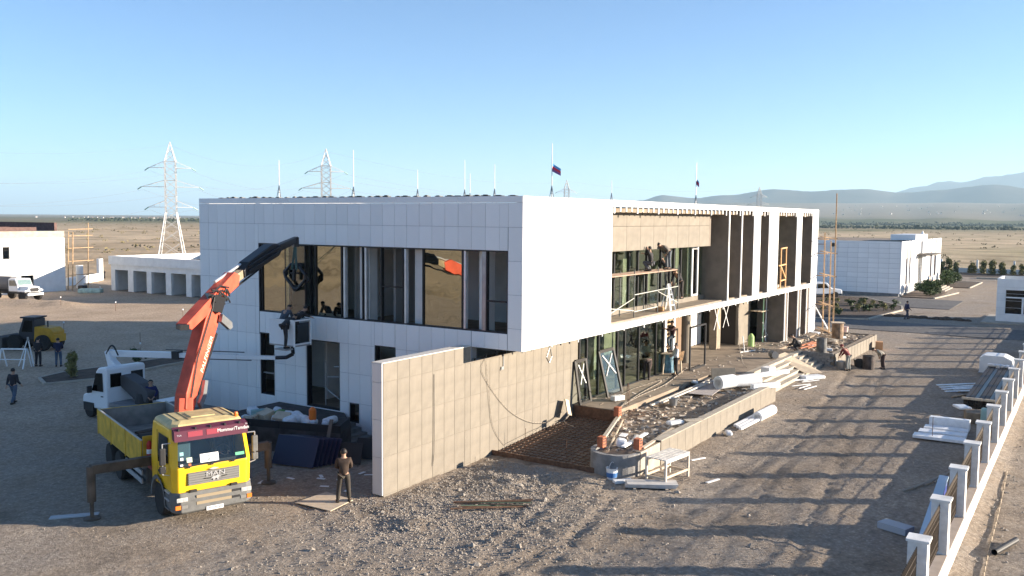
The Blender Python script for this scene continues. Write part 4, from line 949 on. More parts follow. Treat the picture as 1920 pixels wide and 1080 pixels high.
for k, (x, y, s) in enumerate(((121.6, 17.6, 1.05), (125.0, 17.0, .95), (141.5, 17.4, 1.05), (146.0, 17.2, .95), (150.5, 18.0, 1.0))):
    plant((x, y, .1), 'big', ('big leafy shrub in the bed nearest the corner of the right rear building', 'second leafy shrub beside the entrance steps of the right rear building', 'leafy shrub just past the entrance steps of the right rear building', 'dense shrub beyond the entrance steps, second from the far end', 'farthest dense shrub at the end of the right rear building')[k], 'shrubs before the annex', s, rz=k)
kerb([(117.5, 15.9), (129, 14.6)]); kerb([(139.5, 14.4), (153.5, 14.2), (154, 19.5)])
struct(MB().box(117.6, 15.9, .01, 128.9, 19.6, .09).build('planting_bed', SOIL)); struct(MB().box(139.6, 14.5, .01, 153.4, 19.6, .09).build('planting_bed', SOIL))
# far boundary wall with saplings
BW = thing('far_wall', 'low white far boundary wall with posts and wire beyond the right rear building', 'wall', (185, 12, -.4))
for y0 in range(-30, 70, 6):
    MB().box(184.9, y0 + .02, -.6, 185.15, y0 + 5.98, .75).build('wall_panel', WHITEP, BW); MB().box(184.85, y0 - .15, -.6, 185.2, y0 + .15, 2.3).build('post', WHITEP, BW)
for z in (1.1, 1.5, 1.9, 2.2): MB().tube((185, -30, z), (185, 66, z), .012, n=4).build('wire', GREYM, BW)
for k in range(28):
    y = -8 + k * 1.3 + rnd.uniform(-.5, .5); plant((181.5 + rnd.uniform(-1.5, 1.5), y, -.3), 'tall', 'thin olive sapling in the row before the far boundary wall', 'saplings along the far wall', rnd.uniform(.9, 1.6), 'sapling', rnd.random()*6)
struct(MB().box(160, -6, -.4, 183.5, 32, -.02).build('planting_strip', SOIL))
struct(MB().box(164, 4, -.015, 165, 16, .25).build('kerb_wall', CONCL))
# rough heaps across the drive
q = MB(); 
for k in range(60):
    x, y = 93.5 + rnd.uniform(-.6, .6), rnd.uniform(9.5, 16.8); s = rnd.uniform(.15, .4); q.lathe((x, y, 0), ((s*1.3, -.05), (s, s*.35), (s*.35, s*.6)), 7)
solo(q, 'soil_heap', SOIL, 'low ridge of dark dug earth across the drive near the gatehouse', 'soil', kind='stuff')
# gatehouse
H = thing('gatehouse', 'small white gatehouse with wide sliding window at the right edge', 'gatehouse', (93.9, 7.4, 0))
gx, gy = 93.9, 7.4
MB().box(gx - 1.6, gy - 9, 0, gx + 6.4, gy + 1.1, .12).build('plinth', CONCL, H)
wh = [(1.0, .80, 1.95 + 1.0, 3.0)]
for (a0, z0, a1, z1) in subtract((0, .12, 8, 4.1), [(.68, .8, 3.9, 3.05)]): MB().box(gx, gy - a1, z0, gx + .25, gy - a0, z1).build('wall', PLASTER, H)
MB().box(gx + .25, gy - .25, .12, gx + 5, gy, 4.1).build('wall', PLASTER, H); MB().box(gx + 4.8, gy - 8, .12, gx + 5, gy - .25, 4.1).build('wall', PLASTER, H)
MB().box(gx + .2, gy - 8, 3.55, gx + 4.9, gy - .2, 3.65).build('roof', CONC, H)
for lo in (.12, .75, 1.4, 2.05, 2.7, 3.3): MB().box(gx - .012, gy - 8, lo, gx - .001, gy, lo + .02).build('panel_joint', mat('pale_joint', (.6,.6,.6), .7), H)
w = MB().box(gx + .12, gy - 3.9, .8, gx + .14, gy - .68, 3.05).build('window', DARKG, H)
for a0, a1, z0, z1 in ((.68, 3.9, 2.3, 2.42), (2.05, 2.22, .8, 2.3), (.68, .74, .8, 3.05), (.74, 3.9, .8, .86)): MB().box(gx + .06, gy - a1, z0, gx + .118, gy - a0, z1).build('frame', WHITEP, w)
MB().box(gx + .3, gy - 3.8, .9, gx + 2.2, gy - .7, 1.35).build('desk', WHITEP, H)
# ------------------------------------------------------------------ garages at the left
GA = thing('garage_block', 'low pale garage row with five open bays at left rear', 'garage', (64.7, 101.3, 0))
x0 = 64.7; yl = 101.3; yr = 72.0
bays = [(97.87, 100.48), (94.19, 96.81), (90.55, 93.27), (86.84, 89.56), (83.1, 85.89), (79.4, 82.2), (75.6, 78.4)]
for (a0, z0, a1, z1) in subtract((yr, 0, yl, 3.25), [(a, -1, b2, 2.6) for a, b2 in bays]): MB().box(x0 + .15, a0, z0, x0 + .55, a1, z1).build('wall', PLASTER, GA)
MB().box(x0 - .1, yr, 3.25, x0 + .5, yl + .1, 4.28).build('fascia', PLASTER, GA)
MB().box(x0 + .5, yl - .3, 3.25, x0 + 14, yl + .1, 4.28).build('parapet', PLASTER, GA); MB().box(x0 + 13.7, yr, 3.25, x0 + 14, yl - .3, 4.28).build('parapet', PLASTER, GA)
MB().box(x0 + .5, yr, 3.26, x0 + 13.7, yl - .3, 3.45).build('roof', CONC, GA); MB().box(x0 + .5, yr + 5, 3.46, x0 + 3.0, yl - 5.5, 4.0).build('roof_kerb', CONCD, GA)
for y in [b2 + .35 for a, b2 in bays] + [yr + .2]: MB().box(x0 + .56, y - .12, 0, x0 + 7, y + .12, 3.24).build('bay_wall', PLASTER, GA)
MB().box(x0 + 7, yr, 0, x0 + 7.2, yl, 3.24).build('rear_wall', PLASTER, GA); MB().box(x0 + .1, yr, -.1, x0 + 7, yl, .03).build('floor', CONC, GA)
# ------------------------------------------------------------------ white block at the left edge
LB = thing('workshop_building', 'unfinished white two-storey block with brown roof parapet at the left edge', 'building', (61.2, 105.2, 0))
lx, ly = 61.3, 105.2
win = [(52.9, 4.1, 53.6, 5.5), (53.9, 4.1, 54.7, 5.5), (52.9, .9, 53.6, 2.0), (53.9, .9, 54.7, 2.0), (55.9, .0, 57.4, 2.1)]
for (a0, z0, a1, z1) in subtract((25, 0, lx, 6.5), win): MB().box(a0, ly, z0, a1, ly + .3, z1).build('wall', PLASTER, LB)
MB().box(25, ly - .02, 6.5, lx, ly + .3, 7.3).build('concrete_band', CONCL, LB)
MB().box(lx - .3, ly + .3, 0, lx, ly + 16, 7.3).build('wall', PLASTER, LB); MB().box(25, ly + 15.7, 0, lx - .3, ly + 16, 7.3).build('wall', PLASTER, LB); MB().box(25, ly + .3, 6.9, lx - .3, ly + 15.7, 7.1).build('roof', RUST, LB)
BR = mat('brown_block', (.14,.085,.075), .9, var=.2)
MB().box(lx - .35, ly + 1.5, 7.3, lx - .05, ly + 15.9, 8.3).build('parapet', BR, LB); MB().box(46, ly + 15.6, 7.3, lx - .35, ly + 15.9, 8.35).build('parapet', BR, LB)
for k in range(4): MB().box(30, ly + 2 + 3.2*k, 7.3, 59 - 1.5*k, ly + 2.25 + 3.2*k, 7.75).build('roof_beam', BR, LB)
for (a0, z0, a1, z1) in win: MB().box(a0, ly + .2, z0, a1, ly + .22, z1).build('window', DARKG, LB)
SFL = thing('timber_scaffold', 'bare timber pole scaffold at the right end of the left white block', 'scaffold', (62.3, 104.8, 0))
for x, y, h in ((61.8, 104.6, 7.2), (62.0, 105.9, 7.2), (64.0, 104.9, 8.3)): MB().tube((x, y, 0), (x + .25, y, h), .07, .055, n=7).build('pole', WOOD, SFL)
for z in (1.9, 3.6, 5.2, 6.7, 7.5): MB().beam((61.5, 104.7, z), (64.8, 104.9, z + .05), .14, .07).build('ledger', WOOD, SFL)
MB().beam((61.8, 104.5, .4), (64, 104.9, 1.9), .08, .05).build('brace', WOOD, SFL)
for k, (px, py, h) in enumerate(((150, 540, 2.9), (188, 524, 3.0))):
    p = G(px, py, 0); solo(MB().tube((p.x, p.y, -.2), (p.x, p.y, h), .42, n=18), 'concrete_column', PLASTER, ('left' if k == 0 else 'right') + ' of two short round white columns between block and garages', 'column')
p0, p1 = G(126, 536, 0), G(188, 526, 0)
solo(MB().beam((p0.x, p0.y, .5), (p1.x, p1.y, .5), .4, 1.1), 'low_wall', PLASTER, 'low sunlit white wall between the left block and the garages', 'wall')
boxthing(G(170, 545, .25), (2.6, 1.2, .5), R(-50), 'green_sheet_pile', mat('pale_green_sheets', (.45,.58,.50), .6, var=.2), 'pile of pale green sheets before the low white wall', 'sheets', bevel=.1)
boxthing(G(155, 541, .4), (.8, .8, .8), R(20), 'drum_dark', BLACKM, 'dark barrel beside the pile of pale green sheets', 'drum', bevel=.1)
for k, (px, py) in enumerate(((66, 541), (78, 543))):
    p = G(px, py, 0); t = thing('rebar_cage', ('left' if k == 0 else 'right') + ' of two small metal racks standing against the left white block', 'rack', p)
    for z in (.2, .7, 1.2, 1.7): MB().beam((-.3,0,z), (.4,.1,z), .06).build('rung', GREYM, t, world=False)
    MB().beam((-.3,0,0), (-.3,0,1.9), .07).build('upright', GREYM, t, world=False)
# ------------------------------------------------------------------ power pylons and lines
def pylon(name, p, s, label, rz, m=None):
    m = m or mat('pylon_steel', (.55,.55,.54), .6, metal=.1)
    t = thing(name, label, 'pylon', p, rz, 'power pylons')
    H_ = 26.4; B0, B1 = 2.75, 1.15
    def w(z): return (B0 + (B1 - B0) * z / 10.5) if z < 10.5 else (B1 if z < 22 else max(.06, B1 * (26.4 - z) / 4.4))
    th = .125 if s <= 1.05 else .15
    for sx in (-1, 1):
        for sy in (-1, 1):
            MB().beam((sx*B0, sy*B0, 0), (sx*B1, sy*B1, 10.5), th*1.3).beam((sx*B1, sy*B1, 10.5), (sx*B1, sy*B1, 22), th*1.2).beam((sx*B1, sy*B1, 22), (0, 0, 26.4), th).build('leg', m, t, world=False)
    zs = [0, 3.6, 6.4, 8.7, 10.5, 12.3, 14.1, 15.9, 17.7, 19.5, 21.0, 22, 23.6, 25]
    for face in range(4):
        q = MB(); c_, s_ = math.cos(face*math.pi/2), math.sin(face*math.pi/2)
        def P(u, z): x, y = u*w(z), w(z); return (x*c_ - y*s_, x*s_ + y*c_, z)
        for za, zb in zip(zs, zs[1:]):
            q.beam(P(-1, za), P(1, zb), th*.55).beam(P(1, za), P(-1, zb), th*.55)
            if za in (10.5, 22, 14.1, 17.7): q.beam(P(-1, za), P(1, za), th*.7)
        q.build('lattice_face', m, t, world=False)
    for z, L in ((11.6, 4.8), (16.2, 6.2), (20.5, 4.6)):
        for sx in (-1, 1):
            q = MB(); e = (sx*L, 0, z)
            for sy in (-1, 1): q.beam((sx*B1, sy*B1, z), e, th*.8).beam((sx*B1, sy*B1, z + 1.5), e, th*.6)
            for k in (.35, .65): q.beam((sx*(B1 + (L-B1)*k), 0, z), (sx*(B1 + (L-B1)*k), 0, z + 1.5*(1-k)), th*.4)
            a = q.build('cross_arm', m, t, world=False)
            MB().tube(e, (sx*(L + .9), .6, z - .6), .12, n=8).build('insulator', mat('green_insulator', (.18,.34,.30), .3), a, world=False)
    t.scale = (s,)*3; return t
pyl = [((128.9, 177.0, -.4), 1.0, 12), ((214, 206, -.4), 1.12, 12), ((505, 246, -.4), 1.55, 30), ((820, 190, -.4), 1.9, 60)]
def at_dir(px, D): r = RAY(px, 400); r.z = 0; r.normalize(); return r * D
PYL = []
for k, (px, D, s) in enumerate(((321, 219, 1.0), (612, 262, 1.10), (1062, 560, 1.28), (1423, 800, 1.45))):
    p = at_dir(px, D); p.z = -.45
    PYL.append((p, s)); d_ = CR; rz = math.atan2(CR.y, CR.x) + (.25 if k == 0 else .1)
    pylon('power_pylon', p, s, ('large white lattice pylon behind the garages at left', 'second lattice pylon rising behind the roof, left of centre', 'small distant pylon behind the roof right of the flag', 'farthest dark pylon in front of the mountains')[k], rz)
WIRE = mat('conductor_wire', (.1,.1,.105), .7)
def catenary(a, b2, sag, n=16):
    a, b2 = Vector(a), Vector(b2); return [a.lerp(b2, k/n) - Vector((0,0,sag*4*(k/n)*(1-k/n))) for k in range(n+1)]
ends = [at_dir(-700, 175) + Vector((0,0,-.45))] + [p for p, s in PYL]; ss = [1.0] + [s for p, s in PYL]
nm = 0
for i in range(len(ends) - 1):
    for z, L in ((11.6, 4.8), (16.2, 6.2), (20.5, 4.6), (26.3, 0)):
        for sx in ((-1, 1) if L else (0,)):
            a = ends[i] + CR * sx * L * ss[i] + Vector((0,0,(z - .6) * ss[i])); b2 = ends[i+1] + CR * sx * L * ss[i+1] + Vector((0,0,(z - .6) * ss[i+1]))
            solo(MB().path(catenary(a, b2, 4.5), .014 * (1 + i*.35), 4), 'power_line', WIRE, ('power line sagging from the left edge to the large pylon', 'power line between the large pylon and the second pylon', 'power line running on from the second pylon behind the roof', 'power line sagging before the mountains to the farthest pylon')[i], 'power line', 'power lines span %d' % i)
# ------------------------------------------------------------------ masts and flags on the roof
def mast(px, D, top_py, label, flag=None):
    p = at_dir(px, D); p.z = 9.8; z1 = EYE.z + RAY(px, top_py).z / math.hypot(RAY(px, top_py).x, RAY(px, top_py).y) * D
    t = thing('roof_mast', label, 'mast', p, 0, 'masts on the roof'); h = z1 - 9.8
    MB().tube((0,0,0), (0,0,h), .026, .016, n=8).build('rod', WHITEP if not flag else GREYM, t, world=False)
    q = MB()
    for k in range(3):
        a = R(30 + 120*k); q.tube(((.2*math.cos(a)), .2*math.sin(a), 0), (0, 0, 1.1), .018, n=5)
    for zz_, r_ in ((.35, .14), (.7, .08)):
        for k in range(3):
            a, b2 = R(30 + 120*k), R(150 + 120*k); q.tube((r_*math.cos(a), r_*math.sin(a), zz_), (r_*math.cos(b2), r_*math.sin(b2), zz_), .014, n=4)
    q.build('tripod', GREYM, t, world=False)
    if flag:
        fz, fw = flag
        for k, c in enumerate(((.10,.35,.65), (.70,.05,.09), (.25,.12,.30))):
            q = MB(); N = 6
            vs = []; 
            for i in range(N+1):
                u = i/N; dx = u*fw; wob = .05*math.sin(u*5); drop = u*.28
                for zz_ in (k, k+1): vs.append(Vector((CR.x*dx - CR.y*wob, CR.y*dx + CR.x*wob, h - .95 - zz_*.13*(1-.15*u) - drop)))
            q.add(vs, [(2*i, 2*i+1, 2*i+3, 2*i+2) for i in range(N)]); q.build('flag_stripe', mat('flag_%d' % k, c, .8), t, world=False)
    return t
mast(524, 47, 300, 'roof mast with tripod foot nearest the left end of the roof')
mast(663, 47, 281, 'tall white roof mast with tripod foot right of the second pylon')
mast(783, 50, 318, 'short thin roof mast between the tall mast and the paired masts')
mast(871, 50, 300, 'left and taller of the two close-set roof masts')
mast(881, 57, 325, 'right and shorter of the two close-set roof masts')
mast(927, 48, 308, 'roof mast just left of the near roof corner')
mast(1034, 43, 268, 'tall roof mast flying a red and blue flag', (.0, .42))
mast(1146, 55, 338, 'thin dark roof mast between the two flags')
mast(1304, 58, 305, 'right roof mast with a small furled flag', (.0, .18))
# ------------------------------------------------------------------ village houses far away
rnd = random.Random(77)
def far_house(p, s, label, grp):
    t = thing('far_house', label, 'house', p, rnd.random()*3, grp)
    MB().box(-5*s, -4*s, -1, 5*s, 4*s, 4.5*s).build('wall', mat('far_wall_paint', (.5,.48,.45), .8), t, world=False)
    MB().prism([(-5.4*s, -4.5*s, 4.5*s), (-5.4*s, 4.5*s, 4.5*s), (-5.4*s, 0, 7*s)], (10.8*s, 0, 0)).build('roof', mat('far_roof', (.35,.25,.2), .8), t, world=False)
def ground_at(p):
    return plain_z(math.hypot(p.x, p.y), math.atan2(p.y, p.x))
for k in range(46):
    p = at_dir(rnd.uniform(1560, 1930), rnd.uniform(3900, 5600)); p.z = ground_at(p); far_house(p, rnd.uniform(.45, .9), 'tiny pale house in the hazy village below the mountains at right', 'far village at right')
for k in range(34):
    p = at_dir(rnd.uniform(60, 375), rnd.uniform(2300, 3600)); p.z = ground_at(p); far_house(p, rnd.uniform(.35, .7), 'tiny pale house on the hazy horizon at left', 'far village at left')
# scrub and tree belts on the plain
scrub = MB()
for k in range(300):
    px = rnd.choice((rnd.uniform(120, 380), rnd.uniform(1540, 1930))); D = rnd.uniform(230, 1500); p = at_dir(px, D); z = ground_at(p); s = rnd.uniform(.3, .9)
    if abs(p.x - 150) < 40 and abs(p.y - 15) < 30: continue
    for j in range(9):
        c = p + Vector((rnd.gauss(0, s), rnd.gauss(0, s), z + abs(rnd.gauss(.3, .4))*s)); a = Vector((rnd.gauss(0,1), rnd.gauss(0,1), rnd.gauss(0,.5))).normalized()*s*.5; b2 = a.orthogonal()*.7
        scrub.add([c-a, c+b2, c+a, c-b2], [(0,1,2,3)])
solo(scrub, 'scrub', mat('dry_scrub', (.17,.14,.06), .9, var=.3, scale=.05), 'low dry scrub dotted over the brown steppe', 'scrub', kind='stuff', base=(200, 100, 0))
belt = MB()
for (pa, pb, D0, D1, n) in ((1540, 1930, 2200, 2450, 420), (130, 390, 1500, 1900, 240), (1540, 1930, 1200, 1300, 130)):
    for k in range(n):
        p = at_dir(rnd.uniform(pa, pb), rnd.uniform(D0, D1)); z = ground_at(p); s = rnd.uniform(1.2, 2.6)
        for j in range(6):
            c = p + Vector((rnd.gauss(0, s), rnd.gauss(0, s), z + rnd.uniform(.3, 1.6)*s)); a = Vector((rnd.gauss(0,1), rnd.gauss(0,1), rnd.gauss(0,.6))).normalized()*s*.8; b2 = a.orthogonal()
            belt.add([c-a, c+b2, c+a, c-b2], [(0,1,2,3)])
solo(belt, 'tree_belt', mat('far_foliage', (.05,.06,.03), .9), 'dark distant belts of trees across the plain', 'trees', kind='stuff', base=(1500, 500, 0))
# yard at the left: planting strip with kerb and a bush
isl2 = [(26.4, 47.6), (27.2, 49.6), (29.0, 50.3), (33, 50.0), (40, 50.3), (40, 47.9), (34, 47.7), (29, 46.7)]
struct(MB().prism([(x, y, .02) for x, y in isl2], (0,0,.08)).build('planting_bed', SOIL)); kerb(isl2 + isl2[:1], .12, .14)
p = G(135, 710, 0); plant((p.x, p.y, .08), 'tall', 'small dark spiky bush at the tip of the kerbed bed', None, .75, 'bush')
p = G(238, 690, 0); plant((p.x + 1.5, p.y + 1, .08), 'low', 'low bush in the kerbed bed behind the white bucket truck', None, 1.4, 'bush')
# ------------------------------------------------------------------ yellow crane truck
TR = thing('crane_truck', 'yellow flatbed lorry with folded-out orange-red loader crane at lower left', 'truck', (17.42, 22.2, 0), R(-19.5))
TMi = (Matrix.Translation((17.42, 22.2, 0)) @ Matrix.Rotation(R(-19.5), 4, 'Z')).inverted()
def L(p): return TMi @ Vector(p)
def tb(name, x0, y0, z0, x1, y1, z1, m, parent=TR, bevel=0): return MB().box(x0, y0, z0, x1, y1, z1).build(name, m, parent, world=False, bevel=bevel)
def wheel(parent, c, r, w, name='wheel', axis='x', rim=STEEL, dual=False):
    o = MB().lathe(c, ((r*.62, -w/2), (r*.93, -w/2), (r, -w*.36), (r, w*.36), (r*.93, w/2), (r*.62, w/2)), 28, axis).build(name, RUBBER, parent, world=False)
    sgn = -1 if c[0 if axis == 'x' else 1] < 0 else 1
    MB().lathe(c, ((r*.2, sgn*w*.32), (r*.28, sgn*w*.46), (r*.5, sgn*w*.30), (r*.62, sgn*w*.47)) if sgn > 0 else ((r*.62, -w*.47), (r*.5, -w*.30), (r*.28, -w*.46), (r*.2, -w*.32)), 20, axis).build('rim', rim, o, world=False)
    return o
def loft(levels, skip=()):
    q = MB(); n = None
    for (z, w, yf, yr, c) in levels:
        pts = [(-w+c, yf), (w-c, yf), (w, yf+c), (w, yr), (-w, yr), (-w, yf+c)]; n = len(pts); q.v += [(x, y, z) for x, y in pts]
    for i in range(len(levels)-1):
        for j in range(n):
            if (i, j) in skip: continue
            q.f.append((i*n+j, i*n+(j+1)%n, (i+1)*n+(j+1)%n, (i+1)*n+j))
    q.f.append(tuple(range(n-1,-1,-1))); q.f.append(tuple(range((len(levels)-1)*n, len(levels)*n)))
    return q
lv = [(.98, 1.20, .03, 2.2, .16), (1.72, 1.22, .0, 2.2, .17), (1.78, 1.22, .01, 2.2, .17), (2.58, 1.17, .20, 2.2, .18), (2.86, 1.14, .30, 2.2, .2)]
cab = loft(lv, skip={(2, 0)}).build('cab', YEL, TR, world=False, bevel=.035)
rl = [(2.85, 1.135, .31, 2.19, .2), (2.98, 1.08, .46, 2.14, .2), (3.05, .92, .72, 1.98, .2)]
rf = loft(rl).build('cab_roof', TAN, TR, world=False, bevel=.05)
tb('roof_hatch', -.35, .95, 3.04, .4, 1.65, 3.075, TAN, rf, .01)
for x in (-.8, -.5, .62, .85): tb('roof_rib', x, .72, 3.0, x + .03, 2.0, 3.062, mat('dark_seam', (.18,.14,.07), .8), rf)
# interior seen through the windscreen
tb('cab_interior', -1.1, 1.3, 1.2, 1.1, 1.36, 2.8, mat('dark_teal_trim', (.05,.07,.075), .9), TR)
tb('dashboard', -1.08, .22, 1.6, 1.08, .62, 1.82, PLASTB, TR)
for x in (-.62, .55): tb('seat', x - .25, .95, 1.3, x + .25, 1.15, 2.35, mat('seat_cloth', (.05,.09,.12), .9), TR, bevel=.05)
MB().path([(.55 + .22*math.cos(2*math.pi*k/16), .70 + .08*math.sin(2*math.pi*k/16), 1.92 + .2*math.sin(2*math.pi*k/16)) for k in range(17)], .018, 5).build('steering_wheel', PLASTG, TR, world=False)
wq = MB(); a0, a1 = lv[2], lv[3]
wq.add([(-a0[1]+a0[4]+.02, a0[2]-.004, a0[0]+.02), (a0[1]-a0[4]-.02, a0[2]-.004, a0[0]+.02), (a1[1]-a1[4]-.02, a1[2]-.006, a1[0]-.01), (-a1[1]+a1[4]+.02, a1[2]-.006, a1[0]-.01)], [(0,1,2,3)])
ws = wq.build('windscreen', WIND, TR, world=False)
def onws(x, z, d=.012):
    t = (z - 1.78) / .8; return (x, .01 + .19*t - d, z)
def wsq(x0, z0, x1, z1, m, name, d=.012): return MB().prism([onws(x0,z0,d), onws(x1,z0,d), onws(x1,z1,d), onws(x0,z1,d)], (0,-.006,0)).build(name, m, ws, world=False)
wsq(-.38, 1.84, .18, 2.09, WHITEP, 'paper_sign')
wr_ = Matrix.Rotation(R(90 - 13.4), 3, 'X')
GREYT = mat('grey_ink', (.25,.3,.3), .8)
text('050 200 44 90', .095, GREYT, ws, onws(-.10, 2.02, .024), wr_.to_euler(), .001, 'sign_text', sx=.8)
text('055 308 14 98', .095, GREYT, ws, onws(-.10, 1.91, .024), wr_.to_euler(), .001, 'sign_text', sx=.8)
for x0, z0, x1, z1, m in ((-.78, 1.90, -.62, 2.04, mat('pale_sticker', (.6,.7,.5), .6)), (-.74, 1.80, -.66, 1.87, BRICK), (-.98, 1.82, -.90, 1.87, WHITEP), (-.97, 2.12, -.86, 2.22, mat('cyan_sticker', (.25,.5,.52), .6)), (.70, 1.90, .98, 1.99, mat('green_sticker', (.12,.45,.25), .6)), (-.96, 1.98, -.88, 2.06, WHITEP)):
    wsq(x0, z0, x1, z1, m, 'sticker')
for x in (-.75, -.05, .6): MB().beam((x, -.03, 1.78), (x + .42, -.02, 1.80), .03, .02).obox((x, -.03, 1.765), (.09, .05, .05)).build('wiper', PLASTB, ws, world=False)
MB().beam(onws(-1.02, 1.79, .01), onws(1.02, 1.79, .01), .05, .02).build('windscreen_seal', PLASTB, ws, world=False)
vis = MB().prism([(-1.12, .06, 2.55), (-1.12, .10, 2.86), (-1.12, .34, 2.95), (-1.12, .30, 2.6)], (2.24, 0, 0)).build('sun_visor', VIS, TR, world=False)
vr = Matrix.Rotation(R(83), 3, 'X')
for x0, x1 in ((-.72, -.28), (-.16, .22)): MB().prism([(x0, .073, 2.66), (x0, .093, 2.82), (x1, .093, 2.82), (x1, .073, 2.66)], (0, -.008, 0)).build('visor_light', mat('red_lens', (.30,.05,.07), .3), vis, world=False)
for x in (-1.0, -.5, -.05, .4, .85): tb('visor_clip', x, .10, 2.84, x + .05, .2, 2.93, PLASTB, vis)
text('Mommur/Tamdan', .155, WHITEP, vis, (.66, .063, 2.74), vr.to_euler(), .002, 'visor_lettering', sx=.88)
text('TGA', .07, SILVER, vis, (-.98, .066, 2.74), vr.to_euler(), .002, 'visor_badge')
text('Th', .07, SILVER, vis, (1.07, .066, 2.84), vr.to_euler(), .002, 'visor_badge')
# grille
gr_ = tb('grille', -.78, -.03, 1.20, .80, .02, 1.58, PLASTG, TR, .01)
for k in range(5): tb('grille_slat', -.76, -.045, 1.225 + k*.072, .78, -.029, 1.265 + k*.072, mat('grille_grey', (.19,.185,.175), .6), gr_)
text('MAN', .2, SILVER, gr_, (.05, -.05, 1.47), (R(90), 0, 0), .006, 'maker_lettering', sx=1.35)
MB().prism([(-.16, -.05, 1.63), (.0, -.05, 1.67), (.16, -.05, 1.63), (.05, -.05, 1.60), (-.05, -.05, 1.60)], (0, -.01, 0)).build('badge_crest', SILVER, gr_, world=False)
lion = [(-.16,0),(-.10,.05),(-.02,.055),(.04,.09),(.09,.085),(.1,.05),(.16,.03),(.1,.02),(.07,-.02),(.08,-.07),(.04,-.07),(.03,-.02),(-.04,-.02),(-.05,-.07),(-.09,-.07),(-.09,-.01)]
MB().prism([(.06 + a, -.05, 1.33 + b2*.9) for a, b2 in lion], (0, -.012, 0)).build('lion_badge', SILVER, gr_, world=False)
for s in (-1, 1): MB().beam((.06 + s*.18, -.05, 1.34), (.06 + s*.34, -.05, 1.36), .012, .045, up=(0,1,0)).build('badge_wing', PLASTB, gr_, world=False)
# bumper
bl = [(.34, 1.08, .02, .5, .18), (.42, 1.22, -.08, .9, .22), (.78, 1.24, -.08, .9, .22), (1.0, 1.22, -.02, .6, .2)]
bp = loft(bl).build('bumper', PLASTG, TR, world=False, bevel=.02)
dusty = mat('dust_slot', (.30,.24,.16), .95)
for z in (.60, .80): tb('air_slot', -.55, -.092, z, .52, -.079, z + .09, dusty, bp); tb('air_gap', .53, -.093, z + .01, .78, -.078, z + .08, PLASTB, bp)
for s in (-1, 1):
    h_ = tb('headlight', s*.98 - .16, -.10, .75, s*.98 + .17, -.06, .88, mat('headlamp_glass', (.5,.5,.48), .12), TR, .02); MB().lathe((s*.98 - .07, -.105, .815), ((.055, 0), (.04, .006)), 12, 'y').lathe((s*.98 + .08, -.105, .815), ((.055, 0), (.04, .006)), 12, 'y').build('reflector', SILVER, h_, world=False)
    tb('fog_light', s*.90 - .10, -.10, .54, s*.90 + .08, -.07, .64, MATS['grille_grey'], TR, .01); tb('indicator', s*1.09 - .09, -.102, .53, s*1.09 + .07, -.05, .655, ORANGE, TR, .01)
    tb('tow_hook', s*.62 - .1, -.06, .99, s*.62 + .1, .05, 1.06, PLASTB, TR)
pl = tb('number_plate', -.26, -.105, .37, .26, -.09, .49, WHITEP, TR); text('90-QK-607', .10, BLACKM, pl, (.02, -.108, .43), (R(90), 0, 0), .001, 'plate_text')
# mirrors, doors, windows
for s in (-1, 1):
    mr_ = MB().obox((s*1.42, .28, 2.12), (.18, .10, .52)).build('mirror', PLASTB if s < 0 else PLASTG, TR, world=False, bevel=.03)
    MB().obox((s*1.42, .28, 1.72), (.19, .10, .22)).build('wide_mirror', PLASTB if s < 0 else PLASTG, mr_, world=False, bevel=.03)
    MB().path([(s*1.17, .3, 2.5), (s*1.42, .28, 2.5), (s*1.42, .28, 1.58), (s*1.2, .3, 1.52)], .018, 6).build('mirror_arm', STEEL, mr_, world=False)
    q = MB().prism([(s*1.226, .38, 1.86), (s*1.226, 1.42, 1.72), (s*1.188, 1.42, 2.62), (s*1.188, .52, 2.62)], (s*.012, 0, 0)); q.build('side_window', DARKG, TR, world=False)
    tb('door_handle', s*1.225 - .015, 1.2, 1.40, s*1.225 + .015, 1.42, 1.46, PLASTB, TR); tb('door_seam', s*1.212 - .008, 1.5, 1.0, s*1.212 + .008, 1.515, 2.7, mat('seam_dark', (.2,.15,.01), .8), TR)
    # arch, steps
    q = MB(); N = 10; yc, rr = 1.42, .66
    for k in range(N):
        a0_, a1_ = math.pi*k/N, math.pi*(k+1)/N
        q.add([(s*.86, yc - rr*math.cos(a0_), .5 + rr*math.sin(a0_)), (s*1.26, yc - rr*math.cos(a0_), .5 + rr*math.sin(a0_)), (s*1.26, yc - rr*math.cos(a1_), .5 + rr*math.sin(a1_)), (s*.86, yc - rr*math.cos(a1_), .5 + rr*math.sin(a1_))], [(0,1,2,3)])
        r2 = rr + .12; q.add([(s*1.26, yc - rr*math.cos(a0_), .5 + rr*math.sin(a0_)), (s*1.26, yc - r2*math.cos(a0_), .5 + r2*math.sin(a0_)), (s*1.26, yc - r2*math.cos(a1_), .5 + r2*math.sin(a1_)), (s*1.26, yc - rr*math.cos(a1_), .5 + rr*math.sin(a1_))], [(0,1,2,3)])
    q.build('wheel_arch', PLASTG, TR, world=False)
    for z in (.45, .72, .95): tb('cab_step', s*1.235 - .03, .30, z, s*1.235 + .03, .72, z + .05, STEEL if z > .5 else PLASTG, TR)
    wheel(TR, (s*1.06, 1.42, .52), .52, .32)
    for y in (6.1, 7.45): wheel(TR, (s*1.0, y, .52), .52, .56)
    for z in (.5, .78): tb('side_guard', s*1.19 - .02, 3.4, z, s*1.19 + .02, 5.4, z + .16, STEEL, TR)
    tb('fuel_tank', s*.75 - .3, 3.5, .45, s*.75 + .3, 4.9, .95, PLASTG, TR, .05)
tb('chassis', -.45, .6, .62, .45, 9.0, .95, BLACKM, TR)
